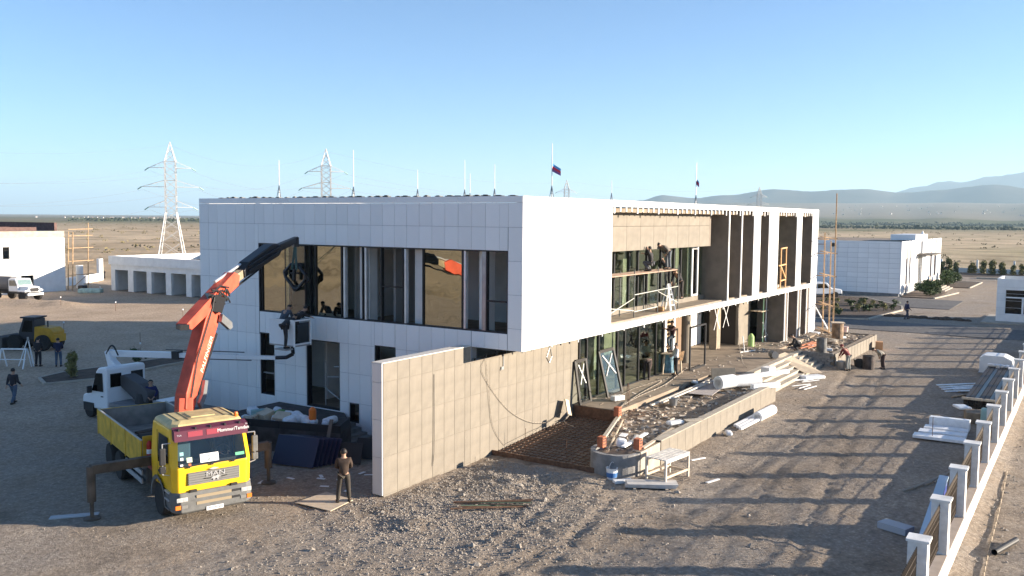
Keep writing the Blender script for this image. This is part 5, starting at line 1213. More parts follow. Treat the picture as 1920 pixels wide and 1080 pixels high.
bc = MB().lathe((.95, .62, 2.98), ((.07, 0), (.07, .1), (.05, .15)), 12).build('beacon', ORANGE, TR, world=False)
# flat bed
bed = tb('bed_floor', -1.22, 3.2, 1.05, 1.22, 9.1, 1.2, mat('bed_grey', (.24,.23,.21), .85, var=.15), TR)
for s in (-1, 1):
    for k in range(3):
        y0 = 3.22 + k*1.96; d_ = tb('drop_side', s*1.24 - .025, y0, 1.1, s*1.24 + .025, y0 + 1.93, 1.98, YELD, TR, .008)
        tb('side_stiffener', s*1.268 - .012, y0 + 1.9, 1.05, s*1.268 + .012, y0 + 1.97, 2.0, YELD, d_)
        tb('inner_face', s*1.208 - .004, y0, 1.2, s*1.208 + .004, y0 + 1.93, 1.975, MATS['bed_grey'], d_)
    tb('top_rail', s*1.24 - .03, 3.2, 1.982, s*1.24 + .03, 9.1, 2.01, mat('worn_rail', (.5,.48,.42), .6), TR)
tb('headboard', -1.2, 3.2, 1.2, 1.2, 3.25, 2.12, YELD, TR, .008); tb('tailboard', -1.2, 9.05, 1.2, 1.2, 9.1, 1.98, YELD, TR, .008); tb('tail_inner', -1.2, 9.03, 1.2, 1.2, 9.045, 1.97, MATS['bed_grey'], TR)
MB().lathe((-.55, 5.6, 1.36), ((.3, -.15), (.5, -.15), (.52, 0), (.5, .15), (.3, .15)), 22).build('spare_tyre', RUBBER, TR, world=False)
for k in range(4): MB().obox((.3, 6.2 + .5*k, 1.25), (1.2, .3, .06), (0, 0, .1*k)).build('loose_plank', mat('dark_plank', (.1,.08,.06), .9), TR, world=False)
fe = MB().lathe((-1.02, 3.12, 1.45), ((.09, 0), (.09, .42), (.04, .52)), 12).build('fire_extinguisher', mat('red_paint', (.45,.02,.015), .4), TR, world=False); MB().lathe((-1.02, 3.12, 1.55), ((.092, 0), (.092, .15)), 12).build('extinguisher_label', WHITEP, fe, world=False)
# crane: base, outriggers, column, booms
cb_ = tb('crane_base', -.55, 2.35, .8, .55, 3.1, 1.55, BLACKM, TR, .03)
tb('valve_block', -1.15, 2.4, 1.15, -.56, 2.9, 1.55, mat('dark_red', (.25,.03,.025), .5), TR, .02)
def outrigger(gp, z):
    g_ = L(gp); x = g_.x; s = -1 if x < 0 else 1; y = 2.72
    b_ = MB().beam((s*.5, 2.72, z - .12), (x, g_.y, z), .24, .28).build('outrigger_beam', mat('dirty_brown_steel', (.10,.075,.055), .7, var=.3), TR, world=False)
    MB().tube((x, g_.y, z + .1), (x, g_.y, .55), .13, n=12).build('outrigger_sleeve', MATS['dirty_brown_steel'], b_, world=False); MB().tube((x, g_.y, .55), (x, g_.y, .06), .06, n=10).lathe((x, g_.y, .0), ((.25, 0), (.25, .05), (.08, .08)), 16).build('outrigger_foot', MATS['dirty_brown_steel'], b_, world=False)
outrigger((15.35, 25.3, 0), 1.55); outrigger((20.95, 23.75, 0), 1.35)
U = Vector((8.26, 3.48, 0)).normalized(); BASE = Vector((18.34, 24.79, 0)); side_n = Vector((-U.y, U.x, 0))
def CP(s, z, off=0.): return L(BASE + U*s + side_n*off + Vector((0,0,z)))
upv = L(BASE + Vector((0,0,1))) - L(BASE)
MB().lathe(CP(0, 1.5), ((.34, 0), (.34, .25), (.26, .35), (.26, 1.0)), 18).build('slew_column', BLACKM, TR, world=False)
MB().beam(CP(-.1, 2.2), CP(.0, 3.35), .5, .46, up=(1,0,0)).build('crane_column', RED, TR, world=False, bevel=.02)
lo = MB().prism([CP(-.24, 3.0, .21), CP(.24, 2.75, .21), CP(.52, 3.4, .21), CP(2.05, 5.7, .21), CP(2.22, 6.15, .21), CP(2.0, 6.4, .21), CP(1.65, 6.3, .21), CP(1.15, 5.85, .21), CP(-.18, 3.5, .21)], L(BASE - side_n*.42) - L(BASE))
mb1 = lo.build('main_boom', RED, TR, world=False, bevel=.03)
# lettering on the camera side of the boom
face_o = .22 if (side_n.dot(-CF) > 0) else -.22
fdir = (L(BASE + side_n*face_o) - L(BASE)).normalized()
bdir = (CP(1.9, 5.75) - CP(.35, 3.35)).normalized(); zax = fdir; yax = zax.cross(bdir)
rm = Matrix((bdir, yax, zax)).transposed()
text('PALFINGER', .27, mat('cream_letter', (.8,.74,.58), .5), mb1, CP(1.12, 4.62, face_o), rm, .004, 'boom_lettering')
MB().beam(CP(.75, 3.3), CP(2.1, 5.2), .13, .13).build('lift_cylinder', BLACKM, TR, world=False); MB().tube(CP(1.3, 4.1), CP(2.35, 5.85), .055, n=10).build('cylinder_rod', SILVER, TR, world=False)
MB().prism([CP(.5, 2.9, face_o*1.15), CP(.8, 3.2, face_o*1.15), CP(.95, 3.75, face_o*1.15), CP(.75, 3.8, face_o*1.15), CP(.6, 3.35, face_o*1.15), CP(.35, 3.1, face_o*1.15)], fdir*.1).build('link_arm', GREYM, TR, world=False)
MB().prism([CP(1.95, 5.9, face_o*1.2), CP(2.6, 5.55, face_o*1.2), CP(2.65, 5.35, face_o*1.2), CP(2.45, 5.3, face_o*1.2), CP(1.85, 5.65, face_o*1.2)], fdir*.12).build('link_arm', GREYM, TR, world=False)
kb = MB().prism([CP(.05, 5.62, .2), CP(.25, 5.55, .2), CP(3.5, 6.78, .2), CP(3.6, 7.15, .2), CP(3.2, 7.28, .2), CP(-.05, 5.78, .2)], L(BASE - side_n*.4) - L(BASE)).build('knuckle_boom', RED, TR, world=False, bevel=.02)
MB().obox(CP(.02, 5.68), (.3, .46, .18), (0,0,0)).build('boom_end', BLACKM, kb, world=False)
q = MB()
rnd = random.Random(13)
for k in range(16):
    c = CP(1.75 + rnd.uniform(-.5,.7), 6.35 + rnd.uniform(-.35,.45), face_o*(1.0 + .4*rnd.random())); d1 = CP(2.2 + rnd.uniform(-.6,.6), 6.6 + rnd.uniform(-.4,.3), face_o*(1.1 + .3*rnd.random())); q.path([c, (c + d1)/2 + Vector((0,0,.14)), d1], .028, 5)
q.build('hydraulic_hoses', PLASTB, kb, world=False); MB().obox(CP(1.75, 6.3, face_o*.7), (.62, .4, .55), (0,.3,0)).build('knuckle_joint', BLACKM, kb, world=False)
MB().beam(CP(2.5, 6.75), CP(4.4, 7.28), .26, .30).build('extension_section', mat('dirty_tan_steel', (.30,.24,.16), .6, var=.25), TR, world=False)
MB().tube(CP(2.3, 6.98, .1), CP(4.2, 7.5, .1), .05, n=10).build('extension_cylinder', SILVER, TR, world=False); MB().tube(CP(3.0, 6.55, -.05), CP(5.6, 7.32, -.05), .04, n=10).build('extension_cylinder', BLACKM, TR, world=False)
jb = MB().prism([CP(4.0, 7.02, .2), CP(6.9, 7.72, .2), CP(7.2, 7.95, .2), CP(6.85, 8.2, .2), CP(6.3, 8.2, .2), CP(4.3, 7.6, .2), CP(3.95, 7.3, .2)], L(BASE - side_n*.4) - L(BASE)).build('jib_stack', BLACKM, TR, world=False, bevel=.03)
for z in (.12, .3): MB().tube(CP(4.2, 7.15 + z, face_o*1.1), CP(6.9, 7.8 + z, face_o*1.1), .035, n=6).build('jib_hose', PLASTB, jb, world=False)
MB().taper(CP(6.7, 7.95), CP(9.0, 8.33), .28, .30, .2, .24).build('jib_tip', BLACKM, TR, world=False, bevel=.02); MB().obox(CP(8.9, 8.22), (.22, .24, .4)).build('tip_head', BLACKM, TR, world=False)
for k, o_ in enumerate((.55, .8)):
    MB().path([CP(-.05 + .06*k, 3.2, face_o*1.08), CP(.42 + .07*k, 4.55, face_o*1.1), CP(1.2 + .07*k, 5.75, face_o*1.1), CP(1.6, 6.25, face_o*1.1)], .016, 5).build('boom_hose', PLASTB, mb1, world=False)
# suspended vacuum lifter and the pane it holds
tipw = BASE + U*8.9; px0 = 27.35
VL = thing('vacuum_lifter', 'black diamond-shaped vacuum glass lifter hanging on straps from the crane tip', 'lifter', (tipw.x, tipw.y, 6.4))
lc = Vector((27.38, 29.15, 6.72))
for dy in (-.05, .22): MB().beam(Vector((tipw.x, tipw.y, 8.2)), lc + Vector((0, dy, .25)), .09, .02).build('strap', mat('teal_strap', (.10,.20,.22), .7), VL)
ring = [(0, -.62, .05), (0, -.2, .42), (0, .25, .50), (0, .68, .12), (0, .62, -.08), (0, .1, -.55), (0, -.12, -.58), (0, -.6, -.15)]
MB().path([lc + Vector(p) for p in ring + ring[:1]], .075, 8).build('ring_frame', BLACKM, VL); MB().beam(lc + Vector((0,-.2,.1)), lc + Vector((0,.3,.1)), .06).beam(lc + Vector((-.05,0,.3)), lc + Vector((-.05,.05,-.2)), .12).build('crossbar', PLASTB, VL)
for p in (ring[1], ring[3], ring[5], ring[7]): MB().lathe(lc + Vector(p) + Vector((.02,0,0)), ((.14, 0), (.16, .06)), 14, 'x').build('suction_cup', PLASTB, VL)
GP = thing('glass_pane', 'tall clear glass pane being set into the upper left facade window', 'glass', (27.55, 29.35, 4.98))
MB().box(27.53, 28.74, 5.0, 27.56, 29.96, 8.0).build('pane', CLEARG, GP)
for a0, a1, z0, z1 in ((28.72, 28.75, 4.99, 8.02), (29.95, 29.98, 4.99, 8.02), (28.75, 29.95, 4.98, 5.0), (28.75, 29.95, 8.0, 8.02)): MB().box(27.525, a0, z0, 27.565, a1, z1).build('edge_spacer', PLASTB, GP)
# ------------------------------------------------------------------ white bucket lorry beside the facade
VN = thing('bucket_truck', 'white cab-chassis bucket truck with horizontal boom, behind the yellow lorry', 'truck', (24.3, 37, 0))
VW = mat('van_white', (.74,.76,.78), .35)
prof = [(37 + (y - 37)*.66, z) for y, z in [(39.75,.42),(39.95,.75),(39.85,1.02),(38.95,1.22),(38.25,2.18),(37.95,2.38),(37.1,2.42),(37.0,2.3),(37.0,.5)]]
MB().prism([(23.32, y, z) for y, z in prof], (1.98, 0, 0)).build('cab', VW, VN, bevel=.07)
for x, s in ((23.30, -1), (25.30, 1)):
    w = MB().prism([(x, 38.13, 1.28), (x, 37.76, 2.12), (x, 37.3, 2.15), (x, 37.25, 1.3)], (s*.012, 0, 0)).build('side_window', DARKG, VN); MB().box(x - .02, 37.28, 1.05, x + .02, 37.42, 1.09).build('door_handle', PLASTB, VN)
    MB().obox((x + s*.14, 38.1, 1.35), (.22, .12, .32)).build('mirror', PLASTB, VN, bevel=.03)
    wheel(VN, (x - 24.3 - s*.12, 38.4 - 37, .35), .35, .24); wheel(VN, (x - 24.3 - s*.2, 34.6 - 37, .35), .35, .36)
    MB().box(x - .03, 38.02, .32, x + .03, 38.78, .70).build('wheel_arch', PLASTB, VN)
for x0, x1 in ((23.5, 24.05), (24.55, 25.15)): MB().box(x0, 36.985, 1.5, x1, 36.998, 2.12).build('rear_window', DARKG, VN, bevel=.0)
MB().prism([(23.45, 38.26, 1.26), (25.15, 38.26, 1.26), (25.1, 37.87, 2.14), (23.5, 37.87, 2.14)], (0, .02, .02)).build('windscreen', DARKG, VN)
MB().box(23.35, 33.0, .72, 25.25, 36.9, .84).build('deck', mat('deck_plate', (.22,.22,.23), .6, var=.15), VN); MB().box(23.9, 33.2, .45, 24.7, 38.5, .72).build('chassis', BLACKM, VN)
MB().box(23.7, 33.3, .841, 24.8, 34.2, 1.2).build('tool_box', mat('van_grey', (.25,.26,.28), .6), VN); MB().box(23.8, 33.35, 1.2, 24.7, 34.1, 1.23).build('box_lid', WHITEP, VN)
MB().lathe((24.3, 35.6, .84), ((.45, 0), (.42, .25), (.36, .45)), 18).build('turret', PLASTB, VN)
MB().prism([(24.0, 35.0, .95), (24.0, 35.9, .92), (24.0, 37.0, 1.45), (24.0, 37.15, 1.95), (24.0, 36.75, 2.05), (24.0, 35.6, 1.75), (24.0, 35.0, 1.4)], (.62, 0, 0)).build('arm_housing', mat('charcoal_cover', (.07,.07,.075), .6), VN, bevel=.06)
MB().taper((24.3, 36.7, 1.62), (24.3, 38.05, 2.48), .36, .42, .3, .34).build('lower_arm', VW, VN, bevel=.03); MB().taper((24.3, 37.95, 2.2), (24.3, 38.3, 3.0), .34, .36, .32, .3).build('elbow', VW, VN, bevel=.03)
el = Vector((24.35, 38.15, 2.86)); be = Vector((26.0, 28.9, 3.30)); dv = be - el
MB().beam(el, el + dv*.42, .24, .28).build('upper_boom', VW, VN, bevel=.02); MB().beam(el + dv*.40, el + dv*.44, .32, .36).build('boom_collar', PLASTB, VN); MB().beam(el + dv*.44, el + dv*.78, .19, .2).build('boom_section', VW, VN); MB().beam(el + dv*.77, be, .15, .16).build('boom_section', VW, VN)
MB().beam(el + dv*.35 + Vector((0,0,.24)), el + dv*.82 + Vector((0,0,.2)), .035, .035).build('hose_tray', BLACKM, VN); MB().beam(el + dv*.52 - Vector((0,0,.14)), el + dv*.86 - Vector((0,0,.14)), .035, .035).build('level_rod', BLACKM, VN)
N = 10; MB().path([el + Vector((-.2, .1 - .9*k/N, .0 + .42*math.sin(math.pi*k/N))) for k in range(N+1)], .04, 6).build('hose_loop', PLASTB, VN)
MB().path([be, be + Vector((.1, -.5, .05)), Vector((26.25, 28.15, 3.5)), Vector((26.35, 28.3, 3.85))], .08, 8).build('jib_link', BLACKM, VN)
bk0, bk1 = (25.95, 27.75), (26.9, 29.25)
bz = 3.85
MB().box(25.95, 27.75, bz, 26.9, 29.25, bz + .06).build('basket_floor', GREYM, VN)
MB().box(25.95, 27.78, bz + .06, 25.98, 29.25, bz + 1.08).build('basket_panel', VW, VN); MB().box(26.87, 27.78, bz + .06, 26.9, 29.25, bz + 1.08).build('basket_panel', VW, VN); MB().box(25.98, 29.22, bz + .06, 26.87, 29.25, bz + 1.08).build('basket_panel', VW, VN)
MB().box(26.05, 27.76, bz + .15, 26.8, 27.765, bz + 1.0).build('basket_mesh', glass('basket_mesh', (.45,.47,.48), .02), VN)
for a, b2 in (((25.96,27.76,bz),(25.96,27.76,bz+1.1)), ((26.88,27.76,bz),(26.88,27.76,bz+1.1)), ((25.96,27.76,bz+1.1),(26.88,27.76,bz+1.1)), ((25.96,27.76,bz+1.1),(25.96,29.24,bz+1.1)), ((26.88,27.76,bz+1.1),(26.88,29.24,bz+1.1)), ((25.96,27.74,bz+.1),(26.88,27.74,bz+.1))): MB().beam(a, b2, .06).build('basket_rail', WHITEP, VN)
# ------------------------------------------------------------------ wheel loader, old white lorry, white car
def vrot(d): return math.atan2(d.y, d.x)
LD = thing('wheel_loader', 'yellow and black wheel loader parked in the shaded yard at left', 'loader', (33.2, 61.2, 0), vrot(-CR) - .15); LD.scale = (.84,)*3
def lb(name, x0, y0, z0, x1, y1, z1, m, parent=LD, bevel=.02): return MB().box(x0, y0, z0, x1, y1, z1).build(name, m, parent, world=False, bevel=bevel)
LY = mat('loader_yellow', (.50,.26,.015), .5, var=.1)
MB().prism([(-2.3,-.75,.7),(-2.35,-.75,1.55),(-2.0,-.75,1.85),(-.7,-.75,1.95),(-.6,-.75,.7)], (0,1.5,0)).build('engine_cover', LY, LD, world=False, bevel=.06)
lb('frame', -2.0, -.5, .55, 1.2, .5, .9, BLACKM)
cbn = MB().prism([(-.65,-.7,.9),(-.65,-.7,2.55),(.35,-.7,2.6),(.75,-.7,1.5),(.8,-.7,.9)], (0,1.4,0)).build('cab', mat('loader_black', (.03,.03,.035), .5), LD, world=False, bevel=.05)
lb('cab_roof', -.75, -.8, 2.6, .55, .8, 2.72, MATS['loader_black'])
for y in (-.712, .702): MB().prism([(-.5,y,1.5),(-.5,y,2.45),(.2,y,2.45),(.5,y,1.5)], (0,.01,0)).build('cab_window', DARKG, cbn, world=False)
for x in (-1.5, 1.0):
    for y in (-.85, .85): wheel(LD, (x, y, .65), .65, .45, axis='y', rim=LY)
MB().beam((.7,-.3,1.0),(2.1,-.3,.75),.2,.25).beam((.7,.3,1.0),(2.1,.3,.75),.2,.25).build('loader_arm', MATS['loader_black'], LD, world=False)
MB().prism([(2.0,-1.1,.1),(3.1,-1.1,.05),(2.5,-1.1,.35),(2.25,-1.1,1.15),(2.0,-1.1,1.0)], (0,2.2,0)).build('bucket', mat('worn_bucket', (.08,.075,.07), .6), LD, world=False)
MB().tube((-1.6,.3,1.9),(-1.6,.3,2.4),.05).build('exhaust', BLACKM, LD, world=False); lb('counterweight', -2.5, -.7, .7, -2.3, .7, 1.3, LY)
OT = thing('old_lorry', 'old white bonneted lorry with dark tank parked before the left block', 'lorry', (51.5, 97.6, gz(51.5, 97.6)), vrot(CR) - .35)
def ob(name, x0, y0, z0, x1, y1, z1, m, parent=OT, bevel=.03): return MB().box(x0, y0, z0, x1, y1, z1).build(name, m, parent, world=False, bevel=bevel)
MB().prism([(-.3,-.95,1.0),(-.3,-.95,2.35),(.75,-.95,2.35),(1.05,-.95,1.65),(1.05,-.95,1.0)], (0,1.9,0)).build('cab', VW, OT, world=False, bevel=.06); MB().prism([(1.05,-.75,.95),(1.05,-.75,1.6),(2.2,-.65,1.5),(2.35,-.65,.95)], (0,1.45,0)).build('bonnet', VW, OT, world=False, bevel=.05)
for y in (-.97, .96): MB().prism([(-.15,y,1.6),(-.15,y,2.2),(.65,y,2.2),(.92,y,1.6)], (0,.012,0)).build('side_window', DARKG, OT, world=False)
MB().prism([(1.07,-.85,1.68),(.82,-.85,2.25),(.82,.85,2.25),(1.07,.85,1.68)], (.02,0,.01)).build('windscreen', CLEARG, OT, world=False)
ob('radiator_grille', 2.33, -.5, 1.0, 2.38, .5, 1.4, BLACKM); ob('bumper', 2.35, -1.0, .6, 2.55, 1.0, .85, VW)
for y in (-.75, .75): ob('headlight', 2.3, y - .15, 1.05, 2.4, y + .15, 1.3, LAMP); ob('wing', 1.2, y*1.25 - .22, 1.0, 2.3, y*1.25 + .22, 1.2, VW)
for x in (1.75, -2.0):
    for y in (-.95, .95): wheel(OT, (x, y, .55), .55, .32, axis='y', rim=GREYM)
ob('chassis', -3.5, -.4, .7, 2.2, .4, .95, BLACKM); MB().lathe((-3.6, 0, 1.75), ((.3, 0), (.8, .05), (.8, 3.0), (.3, 3.1)), 18, 'x').build('tank', mat('tank_grey', (.10,.10,.11), .6), OT, world=False)
SV = thing('white_car', 'white off-road car parked beside the right rear building', 'car', (111.0, 27.6, 0), vrot(CR) + .1)
MB().prism([(-2.2,-.9,.45),(-2.25,-.9,1.15),(-2.0,-.88,1.85),(.35,-.88,1.88),(1.0,-.9,1.2),(2.2,-.88,1.05),(2.35,-.88,.5)], (0,1.8,0)).build('body', VW, SV, world=False, bevel=.08)
for y in (-.915, .905): 
    for pts in (((-1.9,1.2),(-1.8,1.7),(-.9,1.72),(-.9,1.2)), ((-.8,1.2),(-.8,1.72),(.2,1.72),(.6,1.2))): MB().prism([(x, y, z) for x, z in pts], (0,.012,0)).build('side_window', DARKG, SV, world=False)
MB().prism([(1.0,-.75,1.24),(.42,-.75,1.8),(.42,.75,1.8),(1.0,.75,1.24)], (.02,0,.01)).build('windscreen', DARKG, SV, world=False)
for x in (-1.4, 1.45):
    for y in (-.85, .85): wheel(SV, (x, y, .38), .38, .24, axis='y', rim=SILVER)
for y in (-.7, .7): MB().obox((2.3, y, .85), (.1, .3, .2)).build('headlight', LAMP, SV, world=False)
MB().box(2.25, -.8, .4, 2.4, .8, .6).build('bumper', PLASTG, SV, world=False)
# ------------------------------------------------------------------ people
def skin_mesh(verts, edges, radii, m, name, sub=1):
    me = bpy.data.meshes.new(name + '_k'); me.from_pydata([tuple(v) for v in verts], edges, [])
    o = bpy.data.objects.new(name + '_k', me); COL.objects.link(o)
    o.modifiers.new('skin', 'SKIN').use_smooth_shade = True
    sv = me.skin_vertices[0].data
    for i, r in enumerate(radii):
        sv[i].radius = (r, r) if not isinstance(r, tuple) else r; sv[i].use_root = (i == 0)
    if sub: s = o.modifiers.new('sub', 'SUBSURF'); s.levels = sub; s.render_levels = sub
    bpy.context.view_layer.update()
    out = bpy.data.meshes.new_from_object(o.evaluated_get(bpy.context.evaluated_depsgraph_get()))
    bpy.data.objects.remove(o); out.name = name; out.materials.clear(); out.materials.append(m)
    for p in out.polygons: p.use_smooth = True; p.material_index = 0
    return out
CL = {}
def cloth(c):
    if c not in CL: CL[c] = mat('cloth_%d' % len(CL), c, .85, var=.18, scale=6)
    return CL[c]
STAND = dict(pe=(0,0,.95), wa=(0,0,1.10), ch=(0,.01,1.32), ne=(0,0,1.49), jw=(0,.035,1.57), hd=(0,.03,1.65), cr=(0,.01,1.72),
    sl=(-.19,0,1.42), el=(-.26,-.03,1.14), wl=(-.25,.06,.90), sr=(.19,0,1.42), er=(.26,-.03,1.14), wr=(.25,.06,.90),
    hl=(-.10,0,.91), kl=(-.12,.03,.50), al=(-.13,-.02,.10), tl=(-.15,.14,.05), hr=(.10,0,.91), kr=(.12,.03,.50), ar=(.13,-.02,.10), tr=(.15,.14,.05))
def shift(d, keys, v):
    for k in keys: d[k] = tuple(Vector(d[k]) + Vector(v))
UP = ('wa','ch','ne','jw','hd','cr','sl','el','wl','sr','er','wr')
def bend(base, ang, fwd=None):
    """lean the upper body forward about the hips"""
    d = dict(base); pv = Vector(d['pe'])
    for k in UP: d[k] = tuple(pv + Matrix.Rotation(-ang, 3, 'X') @ (Vector(d[k]) - pv))
    return d
def person(loc, rz, label, top, legs, pose=STAND, group=None, hair=HAIR, shoe=(.03,.025,.02), cap=None, hood=None):
    J = {k: Vector(v) for k, v in pose.items()}
    order = ['pe','wa','ch','ne','jw','hd','cr','sl','el','wl','sr','er','wr','hl','kl','al','tl','hr','kr','ar','tr']
    idx = {k: i for i, k in enumerate(order)}; V = [J[k] for k in order]
    E_ = [('pe','wa'),('wa','ch'),('ch','ne'),('ne','jw'),('jw','hd'),('hd','cr'),('ch','sl'),('sl','el'),('el','wl'),('ch','sr'),('sr','er'),('er','wr'),('pe','hl'),('hl','kl'),('kl','al'),('al','tl'),('pe','hr'),('hr','kr'),('kr','ar'),('ar','tr')]
    rad = dict(pe=.125, wa=.115, ch=.13, ne=.055, jw=.075, hd=.098, cr=.08, sl=.06, el=.042, wl=.03, sr=.06, er=.042, wr=.03, hl=.085, kl=.06, al=.042, tl=.035, hr=.085, kr=.06, ar=.042, tr=.035)
    edges = [(idx[a], idx[b]) for a, b in E_]; rr = [rad[k] for k in order]
    # hands: palm and five fingers of different length, thumb off the side
    for w, e, s in (('wl','el',-1), ('wr','er',1)):
        d = (J[w] - J[e]).normalized(); a = d.cross(Vector((0,1,0)) if abs(d.y) < .8 else Vector((0,0,1))).normalized(); c = d.cross(a)
        V.append(J[w] + d*.085); pi = len(V)-1; edges.append((idx[w], pi)); rr.append((.036, .022))
        for k, ln in enumerate((.075, .085, .078, .06)):
            off = a*((k-1.5)*.02); V.append(J[w] + d*(.10 + ln*.45) + off*1.1 + c*.008); rr.append(.0095); i1 = len(V)-1; edges.append((pi, i1)); V.append(J[w] + d*(.10 + ln) + off*1.15 + c*.035); rr.append(.008); edges.append((i1, i1+1))
        V.append(J[w] + d*.06 + a*s*.045 + c*.02); rr.append(.011); i1 = len(V)-1; edges.append((pi, i1)); V.append(J[w] + d*.10 + a*s*.06 + c*.035); rr.append(.009); edges.append((i1, i1+1))
    body = bpy.data.objects.new('person', skin_mesh(V, edges, rr, SKIN, 'person')); COL.objects.link(body)
    body.location = loc; body.rotation_euler = (0,0,rz); tag(body, label, 'person', group)
    def part(keys, es, rads, m, name):
        ix = {k: i for i, k in enumerate(keys)}
        o = bpy.data.objects.new(name, skin_mesh([J[k] for k in keys], [(ix[a], ix[b]) for a, b in es], rads, m, name)); COL.objects.link(o); o.parent = body; return o
    J['wl2'] = J['el'].lerp(J['wl'], .94); J['wr2'] = J['er'].lerp(J['wr'], .94); J['nk'] = J['ch'].lerp(J['ne'], .75); J['pe0'] = J['pe'] - (J['wa'] - J['pe']).normalized()*.10
    part(['pe0','wa','ch','nk','sl','el','wl2','sr','er','wr2'], [('pe0','wa'),('wa','ch'),('ch','nk'),('ch','sl'),('sl','el'),('el','wl2'),('ch','sr'),('sr','er'),('er','wr2')],
         [(.175,.14),(.165,.13),(.185,.145),.085,.09,.068,.05,.09,.068,.05], cloth(top), 'jacket')
    J['al2'] = J['kl'].lerp(J['al'], 1.06); J['ar2'] = J['kr'].lerp(J['ar'], 1.06); J['pe2'] = J['pe'].lerp(J['wa'], .5)
    part(['pe2','hl','kl','al2','hr','kr','ar2'], [('pe2','hl'),('hl','kl'),('kl','al2'),('pe2','hr'),('hr','kr'),('kr','ar2')], [(.165,.135),.112,.085,.068,.112,.085,.068], cloth(legs), 'trousers')
    for a, t in (('al','tl'), ('ar','tr')):
        d = (J[t] - J[a]); d.z = 0; d = d.normalized() if d.length > 1e-4 else Vector((0,1,0))
        z = min(J[a].z, J[t].z + .05)
        o = MB().taper(J[a] - d*.08 + Vector((0,0,-.05)), J[a] + d*.21 + Vector((0,0,-.065)), .095, .10, .085, .06).build('shoe', cloth(shoe), body, world=False, bevel=.02)
    # hair or cap, nose, ears, eyes
    hd = J['hd']; upd = (J['cr'] - J['jw']).normalized(); fw = Vector((0,1,0)); fw = (fw - upd*fw.dot(upd)); fw = fw.normalized() if fw.length > .1 else Vector((0,0,-1)); sdv = upd.cross(fw)
    q = MB(); N = 12; M_ = 6
    for i in range(M_+1):
        th = i/M_ * R(105)
        for k in range(N):
            ph = 2*math.pi*k/N; r = .108 if not hood else .125; back = -.018 if math.cos(ph) > 0 else .0
            lim = th if math.cos(ph) < .35 else th*.62
            q.v.append(tuple(hd + upd*(.018 + r*1.1*math.cos(lim)) + (fw*math.cos(ph) + sdv*math.sin(ph))*r*math.sin(lim) - fw*.012))
    q.f += [(i*N+k, i*N+(k+1)%N, (i+1)*N+(k+1)%N, (i+1)*N+k) for i in range(M_) for k in range(N)]
    q.build('hood' if hood else ('cap' if cap else 'hair'), cloth(hood or cap) if (hood or cap) else hair, body, world=False, smooth=True)
    MB().taper(hd + fw*.085 + upd*.01, hd + fw*.118 - upd*.03, .02, .02, .034, .03, up=tuple(sdv)).build('nose', SKIN, body, world=False)
    for s in (-1, 1):
        MB().obox(hd + sdv*s*.10 - fw*.005, (.02, .04, .06)).build('ear', SKIN, body, world=False); MB().lathe(hd + fw*.088 + sdv*s*.035 + upd*.012, ((.012, -.006), (.012, .006)), 8, 'y').build('eye', HAIR, body, world=False)
    MB().obox(hd + fw*.085 - upd*.05, (.045, .012, .01)).build('mouth', cloth((.3,.13,.1)), body, world=False)
    return body
def face(v): return math.atan2(v.y, v.x) - math.pi/2       # local +y looks along v
def gp(px, py, z=None):
    p = G(px, py, 0 if z is None else z)
    if z is None: p.z = gz(p.x, p.y)
    return p
DK = (.03,.028,.03); BRN = (.055,.035,.025); NAVY = (.02,.025,.06); GRY = (.2,.2,.2); JEAN = (.07,.10,.15); WHT = (.6,.62,.64); RDH = (.16,.03,.03)
hands_front = dict(STAND, el=(-.25,.06,1.16), wl=(-.10,.25,1.08), er=(.25,.06,1.16), wr=(.10,.25,1.08))
walk = dict(STAND, kl=(-.11,.18,.52), al=(-.11,.20,.12), tl=(-.12,.37,.09), kr=(.11,-.06,.50), ar=(.11,-.30,.13), tr=(.12,-.16,.05), wl=(-.27,-.10,.92), wr=(.27,.18,.95))
bent = bend(dict(STAND, el=(-.2,.28,1.25), wl=(-.14,.50,1.15), er=(.2,.28,1.25), wr=(.14,.50,1.15)), R(85))
bent['kl'] = (-.12,.08,.5); bent['kr'] = (.12,.08,.5)
up_reach = dict(STAND, el=(-.34,.08,1.60), wl=(-.22,.16,1.84), er=(.27,.16,1.25), wr=(.22,.36,1.32))
stoop = bend(dict(STAND, el=(-.2,.26,1.3), wl=(-.13,.48,1.24), er=(.2,.26,1.3), wr=(.13,.48,1.24)), R(40))
sit = dict(STAND); 
for k in sit: sit[k] = tuple(Vector(sit[k]) - Vector((0,0,.47)))
sit.update(hl=(-.1,.05,.46), kl=(-.14,.46,.48), al=(-.14,.46,.10), tl=(-.15,.62,.06), hr=(.1,.05,.46), kr=(.14,.46,.48), ar=(.14,.46,.10), tr=(.15,.62,.06), el=(-.27,.12,.72), wl=(-.12,.36,.56), er=(.27,.12,.72), wr=(.12,.36,.56))
step_up = dict(up_reach, hl=(-.1,.02,.92), kl=(-.16,.36,.82), al=(-.16,.28,.42), tl=(-.17,.45,.38), el=(-.26,.2,1.28), wl=(-.15,.42,1.35))
crouch = dict(STAND); 
for k in UP + ('pe',): crouch[k] = tuple(Vector(crouch[k]) - Vector((0,0,.55)))
crouch = bend(crouch, R(35)); crouch.update(hl=(-.11,0,.38), kl=(-.18,.36,.46), al=(-.15,.08,.10), tl=(-.16,.25,.05), hr=(.11,0,.38), kr=(.18,.36,.46), ar=(.15,.08,.10), tr=(.16,.25,.05), wl=(-.15,.62,.35), el=(-.25,.35,.45), wr=(.15,.62,.35), er=(.25,.35,.45))
wide = dict(hands_front, kl=(-.15,.02,.5), al=(-.2,-.02,.10), tl=(-.22,.14,.05), kr=(.14,.02,.5), ar=(.17,.04,.10), tr=(.2,.2,.05))
